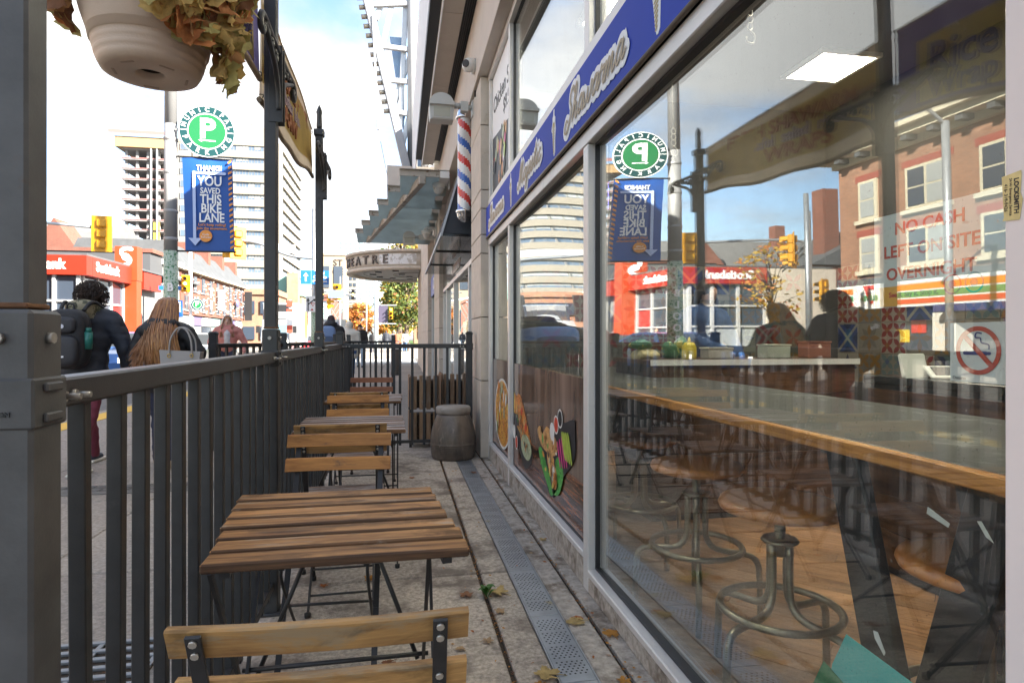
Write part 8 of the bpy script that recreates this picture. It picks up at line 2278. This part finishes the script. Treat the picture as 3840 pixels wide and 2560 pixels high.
for q in range(640):
    d = Vector((rc.gauss(0, 1), rc.gauss(0, 1) - 0.25, rc.gauss(0, 1) + 0.25)).normalized()
    if d.y > 0.45 and d.z < 0.45: continue
    if d.z < -0.75: continue
    c = hc + Vector((d.x * 0.105, d.y * 0.115, d.z * 0.108))
    e1 = d.orthogonal().normalized(); e1 = (e1 + d.cross(e1) * rc.uniform(-2, 2)).normalized(); e2 = (d.cross(e1) + d * rc.uniform(-.8, .8)).normalized()
    r_ = rc.uniform(0.006, 0.016)
    mb.tube([c + d * 0.008 + e1 * r_ * math.cos(t_ * 1.05) + e2 * r_ * math.sin(t_ * 1.05) + d * 0.004 * t_ for t_ in range(7)], 0.0032, 4)
mb.build('hair', curl_m, man)
mb = MB()
for s, yy in ((-1, 0.33 * k), (1, -0.33 * k)):
    mb.box((s * 0.10 * k - 0.05, yy - 0.075, 0.0), (s * 0.10 * k + 0.05, yy + 0.175, 0.028), c=0.01)
mb.build('shoe_sole', sole_m, man)
bpk = thing('backpack', 'black backpack with badge pockets worn by the curly haired walker', 'backpack', (-2.73, 5.72, 0.9), R(-3), world=False)
bag_m = mat('backpack_black', (0.012, 0.012, 0.015), 0.65, var=0.3, scale=20, bump=0.4, bscale=90); bag_m2 = mat('backpack_panel', (0.022, 0.022, 0.027), 0.55, bump=0.3, bscale=120)
def pillow(c, s, m, nm, e=3.5):
    mb = MB()
    def f(u, v):
        a = 2 * math.pi * u; b_ = math.pi * (v - 0.5)
        sg = lambda t: (1 if t >= 0 else -1) * abs(t) ** (2 / e)
        return (c[0] + s[0] * sg(math.cos(b_)) * sg(math.cos(a)), c[1] + s[1] * sg(math.cos(b_)) * sg(math.sin(a)), c[2] + s[2] * sg(math.sin(b_)))
    mb.grid(f, 28, 16); return mb
pillow((-0.01, 0.02, 0.24), (0.165, 0.10, 0.255), bag_m, '').build('main_pouch', bag_m, bpk, fix=False)
pillow((-0.01, -0.075, 0.145), (0.135, 0.05, 0.13), bag_m, '').build('front_pocket', bag_m2, bpk, fix=False)
pillow((-0.01, -0.075, 0.355), (0.115, 0.04, 0.07), bag_m, '').build('top_pocket', bag_m2, bpk, fix=False)
mb = MB(); mb.box((-0.075, -0.1265, 0.085), (0.045, -0.1235, 0.10)); o = mb.build('label_strip', sign_white, bpk); o.rotation_euler = (0, R(-7), 0)
mb = MB(); disc(mb, (-0.03, -0.116, 0.365), X, Z, 0.026, 20, 0.003); disc(mb, (0.015, -0.118, 0.345), X, Z, 0.018, 16, 0.004); mb.build('badge', mat('badge_white', (0.6, 0.62, 0.7), 0.4), bpk)
mb = MB(); mb.cyl((0.155, 0.0, 0.16), (0.165, -0.01, 0.30), 0.032, n=14); mb.cyl((0.165, -0.01, 0.30), (0.168, -0.013, 0.335), 0.022, n=12); mb.build('bottle', mat('bottle_teal', (0.02, 0.16, 0.13), 0.3), bpk)
mb = MB()
for s in (-1, 1): mb.tube(catmull([(s * 0.09, 0.06, 0.48), (s * 0.11, 0.16, 0.56), (s * 0.13, 0.30, 0.50), (s * 0.14, 0.33, 0.36)], 4), 0.016, 6)
mb.tube(catmull([(-0.03, 0.04, 0.49), (-0.02, 0.04, 0.535), (0.02, 0.04, 0.535), (0.03, 0.04, 0.49)], 4), 0.008, 6); mb.build('strap', bag_m, bpk)
# woman walking away with long hair and handbag
P = standard(1.47, 1.18, lean=0.06, stride=0.10, armL=((-0.30, -0.02, 1.14), (-0.26, 0.02, 0.90)), armR=((0.36, -0.03, 1.16), (0.22, 0.14, 1.20)), coat_len=0.82)
k = 1.47 / 1.70
P += [('e', (0, -0.05, 1.27), (0.15, 0.08, 0.07), 0), ('e', (-0.06, -0.08, 1.22), (0.13, 0.06, 0.07), 0)]
hx = hand((-0.26 * k, 0.02 * k, 0.88 * k), (0, 0.1, -1), 1, 3, 0.8)
wom = person('person walking away in black hooded jacket with long chestnut hair', -2.05, 5.9, -4, P, [black_j, navy_t, boot_m, skin2], vox=0.016, extra=hx)
mb = MB(); rc = random.Random(9); hc = Vector((0, 0.075, 1.40)); mb.ell(hc + Vector((0, -0.005, 0.01)), (0.082, 0.098, 0.105), 18, 12)
for q in range(1000):
    a = rc.uniform(math.pi * 0.95, math.pi * 2.05)
    top = hc + Vector((0.05 * math.cos(a) * rc.random(), 0.02 + 0.04 * math.sin(a) * rc.random(), 0.112))
    sidev = hc + Vector((0.092 * math.cos(a), 0.10 * math.sin(a) - 0.01, rc.uniform(0.0, 0.05)))
    ln = rc.uniform(0.36, 0.53); w = math.cos(a)
    mid = Vector((w * 0.125 + rc.uniform(-.02, .02), -0.085 - 0.06 * abs(math.sin(a)) + rc.uniform(-.012, .012), 1.40 - ln * 0.5))
    if w < -0.8: mid.y += 0.05
    end = Vector((w * (0.155 if w > -0.6 else 0.20) + rc.uniform(-.03, .03), -0.125 + rc.uniform(-.02, .02), 1.40 - ln))
    mb.tube(catmull([top, sidev, mid, end], 3), [0.0036, 0.004, 0.004, 0.004, 0.004, 0.004, 0.0038, 0.0034, 0.0026, 0.0012], 4, 1 if rc.random() < 0.34 and w > -0.3 else 0)
mb.build('hair', [hair_br, hair_gold], wom, fix=False)
hb = thing('handbag', 'grey leather handbag hanging from the long haired walker', 'handbag', (-1.86, 5.76, 0.80), R(-4), world=False); hb.scale = (0.84, 0.84, 0.92)
hb_m = mat('grey_leather', (0.30, 0.28, 0.27), 0.5, bump=0.2, bscale=120)
mb = MB(); mb.add([(-0.17, -0.06, 0), (0.17, -0.06, 0), (0.17, 0.06, 0), (-0.17, 0.06, 0), (-0.20, -0.05, 0.27), (0.20, -0.05, 0.25), (0.20, 0.05, 0.25), (-0.20, 0.05, 0.27)], [(0, 3, 2, 1), (4, 5, 6, 7), (0, 1, 5, 4), (1, 2, 6, 5), (2, 3, 7, 6), (3, 0, 4, 7)]); mb.build('body', hb_m, hb)
for yy in (-0.056, 0.056):
    mb = MB(); mb.tube(catmull([(-0.10, yy, 0.22), (-0.09, yy, 0.36), (-0.03, yy * .6, 0.47), (0.05, yy * .6, 0.46), (0.11, yy, 0.36), (0.12, yy, 0.21)], 5), 0.009, 6); mb.build('handle', hb_m, hb)
mb = MB()
for x in (-0.10, 0.12):
    mb.tube([(x + 0.016 * math.cos(t_), -0.066, 0.215 + 0.016 * math.sin(t_)) for t_ in [i * math.pi / 5 for i in range(10)]], 0.004, 5, closed=True)
mb.build('buckle', mat('gold_ring', (0.6, 0.4, 0.12), 0.3, 0.9), hb)
# woman in pink facing us with headphones
pinkj = mat('puffer_pink', (0.52, 0.20, 0.17), 0.6, var=0.1, scale=6, bump=0.7, bscale=9); greyt = mat('top_pale', (0.52, 0.51, 0.52), 0.8)
P = standard(1.62, 1.3, lean=-0.02, stride=0.16, armL=((-0.36, -0.02, 1.12), (-0.34, 0.08, 0.90)), armR=((0.36, 0.0, 1.12), (0.33, 0.06, 0.90)), coat_len=0.95)
P += [('e', (0, 0.10, 1.16), (0.075, 0.08, 0.20), 4)]
for s in (-1, 1): P += [('c', (s * 0.10, 0.05, 1.42), (s * 0.06, -0.06, 1.44), 0.05, 0.06, 0)]
pk_ = person('person in pink puffer jacket and white headphones facing the camera', -3.72, 14.4, 190, P, [pinkj, navy_t, shoe_d, skin2, greyt], vox=0.018)
k = 1.62 / 1.7; face_bits(pk_, k, eye_m, lip_m)
mb = MB(); rc = random.Random(2); hc = Vector((0, 0.015, 1.53)); mb.ell(hc + Vector((0, -0.012, 0.012)), (0.078, 0.085, 0.100), 16, 10)
for q in range(150):
    s = -1 if q % 2 else 1; mb.tube([hc + Vector((s * rc.uniform(0.0, 0.03), 0.02, 0.10)), hc + Vector((s * 0.078, rc.uniform(-0.06, 0.045), 0.02)), hc + Vector((s * rc.uniform(0.075, 0.12), rc.uniform(-0.05, 0.10), -0.16)), hc + Vector((s * rc.uniform(0.08, 0.15), rc.uniform(0.02, 0.14), -0.36))], [0.008, 0.009, 0.008, 0.003], 4)
mb.build('hair', hair_br, pk_, fix=False)
hp = mat('headphone_white', (0.68, 0.68, 0.66), 0.4)
hpt = thing('headphones', 'white over ear headphones on the person in pink', 'headphones', (-3.72, 14.4, 1.45), R(190), world=False)
mb = MB(); mb.tube([(0.09 * math.cos(t_), 0.01, 0.085 + 0.115 * math.sin(t_)) for t_ in [math.pi * i / 12 for i in range(13)]], 0.011, 6); mb.build('headband', hp, hpt)
for s in (-1, 1):
    mb = MB(); mb.ell((s * 0.092, 0.015, 0.07), (0.022, 0.042, 0.05), 12, 8); mb.build('ear_cup', hp, hpt)
# walkers ahead
white_p = mat('puffer_cream', (0.66, 0.63, 0.55), 0.7, var=0.06, scale=5, bump=0.6, bscale=8); jeans = mat('jeans_blue', (0.06, 0.14, 0.30), 0.85, var=0.2, scale=9); lightj = mat('jeans_pale', (0.26, 0.34, 0.42), 0.85); mauve = mat('bag_mauve', (0.28, 0.15, 0.20), 0.7)
P = standard(1.54, 1.3, stride=0.18, coat_len=0.72); P += [('e', (0, 0.02, 1.46), (0.098, 0.11, 0.115), 0), ('e', (0, 0.0, 1.30), (0.12, 0.11, 0.07), 0)]
person('person in cream puffer coat and hood walking away beyond the crosswise railing', -1.22, 15.6, -4, P, [white_p, jeans, boot_m, skin2], vox=0.022)
mb = pillow((-1.30, 15.36, 0.86), (0.15, 0.08, 0.17), mauve, ''); o = mb.build('shoulder_bag', mauve, None, fix=False); tag(o, 'mauve bag on the back of the cream coated walker', 'bag')
P = standard(1.62, 1.25, stride=0.14, coat_len=0.85); P += [('e', (0, -0.04, 1.44), (0.14, 0.11, 0.08), 0), ('e', (0, 0.02, 1.555), (0.088, 0.10, 0.085), 4)]
person('person in black hooded jacket and knitted hat walking away past the pointed post', -1.42, 13.4, 0, P, [black_j, navy_t, shoe_d, skin_m, mat('knit_hat', (0.07, 0.045, 0.05), 0.95, bump=0.6, bscale=60)], vox=0.022)
bp2 = thing('backpack', 'slate blue backpack on the walker in the knitted hat', 'backpack', (-1.45, 13.15, 0.92)); bl = mat('bag_slate_blue', (0.16, 0.24, 0.42), 0.7)
pillow((-1.45, 13.17, 1.17), (0.155, 0.09, 0.23), bl, '').build('main_pouch', bl, bp2, fix=False)
pillow((-1.45, 13.08, 1.08), (0.12, 0.04, 0.11), bl, '').build('front_pocket', mat('bag_slate_dark', (0.06, 0.09, 0.16), 0.7), bp2, fix=False)
P = standard(1.66, 1.2, stride=0.16, coat_len=0.80)
dm = person('dark haired person in black jacket and pale jeans coming towards the camera', -1.5, 24.4, 178, P, [black_j, lightj, shoe_d, skin_m], vox=0.024); face_bits(dm, 1.66 / 1.7, eye_m, lip_m)
mb = MB(); hc = Vector((0, 0.02, 1.60)); mb.ell(hc, (0.085, 0.088, 0.082), 14, 10); mb.ell((0.0, 0.085, 1.635), (0.065, 0.03, 0.03), 10, 8); mb.build('hair', hair_dk, dm)
# worker behind the counter
P = standard(1.62, 1.12, lean=0.06, armL=((-0.26, 0.10, 1.18), (-0.12, 0.30, 1.06)), armR=((0.26, 0.10, 1.20), (0.14, 0.36, 1.10)))
wk = person('person with long dark hair in blue shirt working behind the serving counter', 2.48, 4.75, 200, P, [mat('shirt_blue', (0.03, 0.07, 0.22), 0.8, var=0.15, scale=8), navy_t, shoe_d, skin_m], vox=0.02); face_bits(wk, 1.62 / 1.7, eye_m, lip_m)
mb = MB(); hc = Vector((0, 0.07, 1.53)); rc = random.Random(6); mb.ell(hc + Vector((0, -0.015, 0.012)), (0.08, 0.09, 0.10), 14, 10)
for q in range(150):
    a = rc.uniform(math.pi * 0.9, math.pi * 2.1); mb.tube([hc + Vector((0, 0, 0.10)), hc + Vector((0.085 * math.cos(a), 0.09 * math.sin(a) - 0.01, 0.0)), hc + Vector((0.14 * math.cos(a), -0.12 + 0.03 * math.sin(a), -0.25)), hc + Vector((0.15 * math.cos(a), -0.12, -0.45))], [0.01, 0.011, 0.01, 0.004], 4)
mb.build('hair', hair_dk, wk, fix=False)
# distant walkers on the far pavement
rq = random.Random(21)
cl_m = [black_j, navy_j, mat('coat_grey', (0.14, 0.14, 0.15), 0.8), mat('coat_teal', (0.04, 0.14, 0.2), 0.8), mat('coat_rust', (0.3, 0.1, 0.05), 0.8), mat('coat_cream', (0.5, 0.46, 0.4), 0.8)]
WL = [(-1.95, 47, 'dark coated walker just left of the pale blue pole'), (-1.05, 50, 'walker in dark coat just right of the pale blue pole'), (-0.55, 52, 'pale trousered walker on the far pavement'), (-0.2, 50, 'walker in rust coat in the middle of the far group'), (0.1, 53, 'tall walker beside the rust coat'), (0.45, 51, 'walker nearest the tree trunk on the far pavement'), (-3.6, 64, 'walker crossing far ahead left of the group'), (-4.1, 58, 'walker at the far kerb left of the group')]
for q, (x, y, lab) in enumerate(WL):
    P = standard(rq.uniform(1.6, 1.8), 1.15, stride=rq.uniform(0.1, 0.28), coat_len=rq.choice([0.7, 0.85]))
    o = person(lab, x, y, rq.choice([0, 180]), P, [cl_m[q % 6 if q != 3 else 4], (navy_t, lightj, jeans)[q % 3], shoe_d, hair_dk], vox=0.045, smooth=2); o['group'] = 'walkers on the far pavement'
for q, (x, y, rz, lab) in enumerate(((-15.2, 36.5, 90, 'walker in grey coat before the bank windows'), (-15.6, 22.6, 0, 'walker in teal coat by the brick corner shop'), (-15.4, 44.2, 180, 'dark coated walker by the bank pylon'))):
    P = standard(1.7, 1.15, stride=0.2)
    o = person(lab, x, y, rz, P, [cl_m[2 + q] if q < 2 else black_j, navy_t, shoe_d, skin_m], vox=0.04, smooth=2); o['group'] = 'walkers across the road'

for o in list(C.objects):
    if o.type == 'MESH' and o.parent is None and 'category' not in o and 'kind' not in o:
        print('UNTAGGED', o.name)
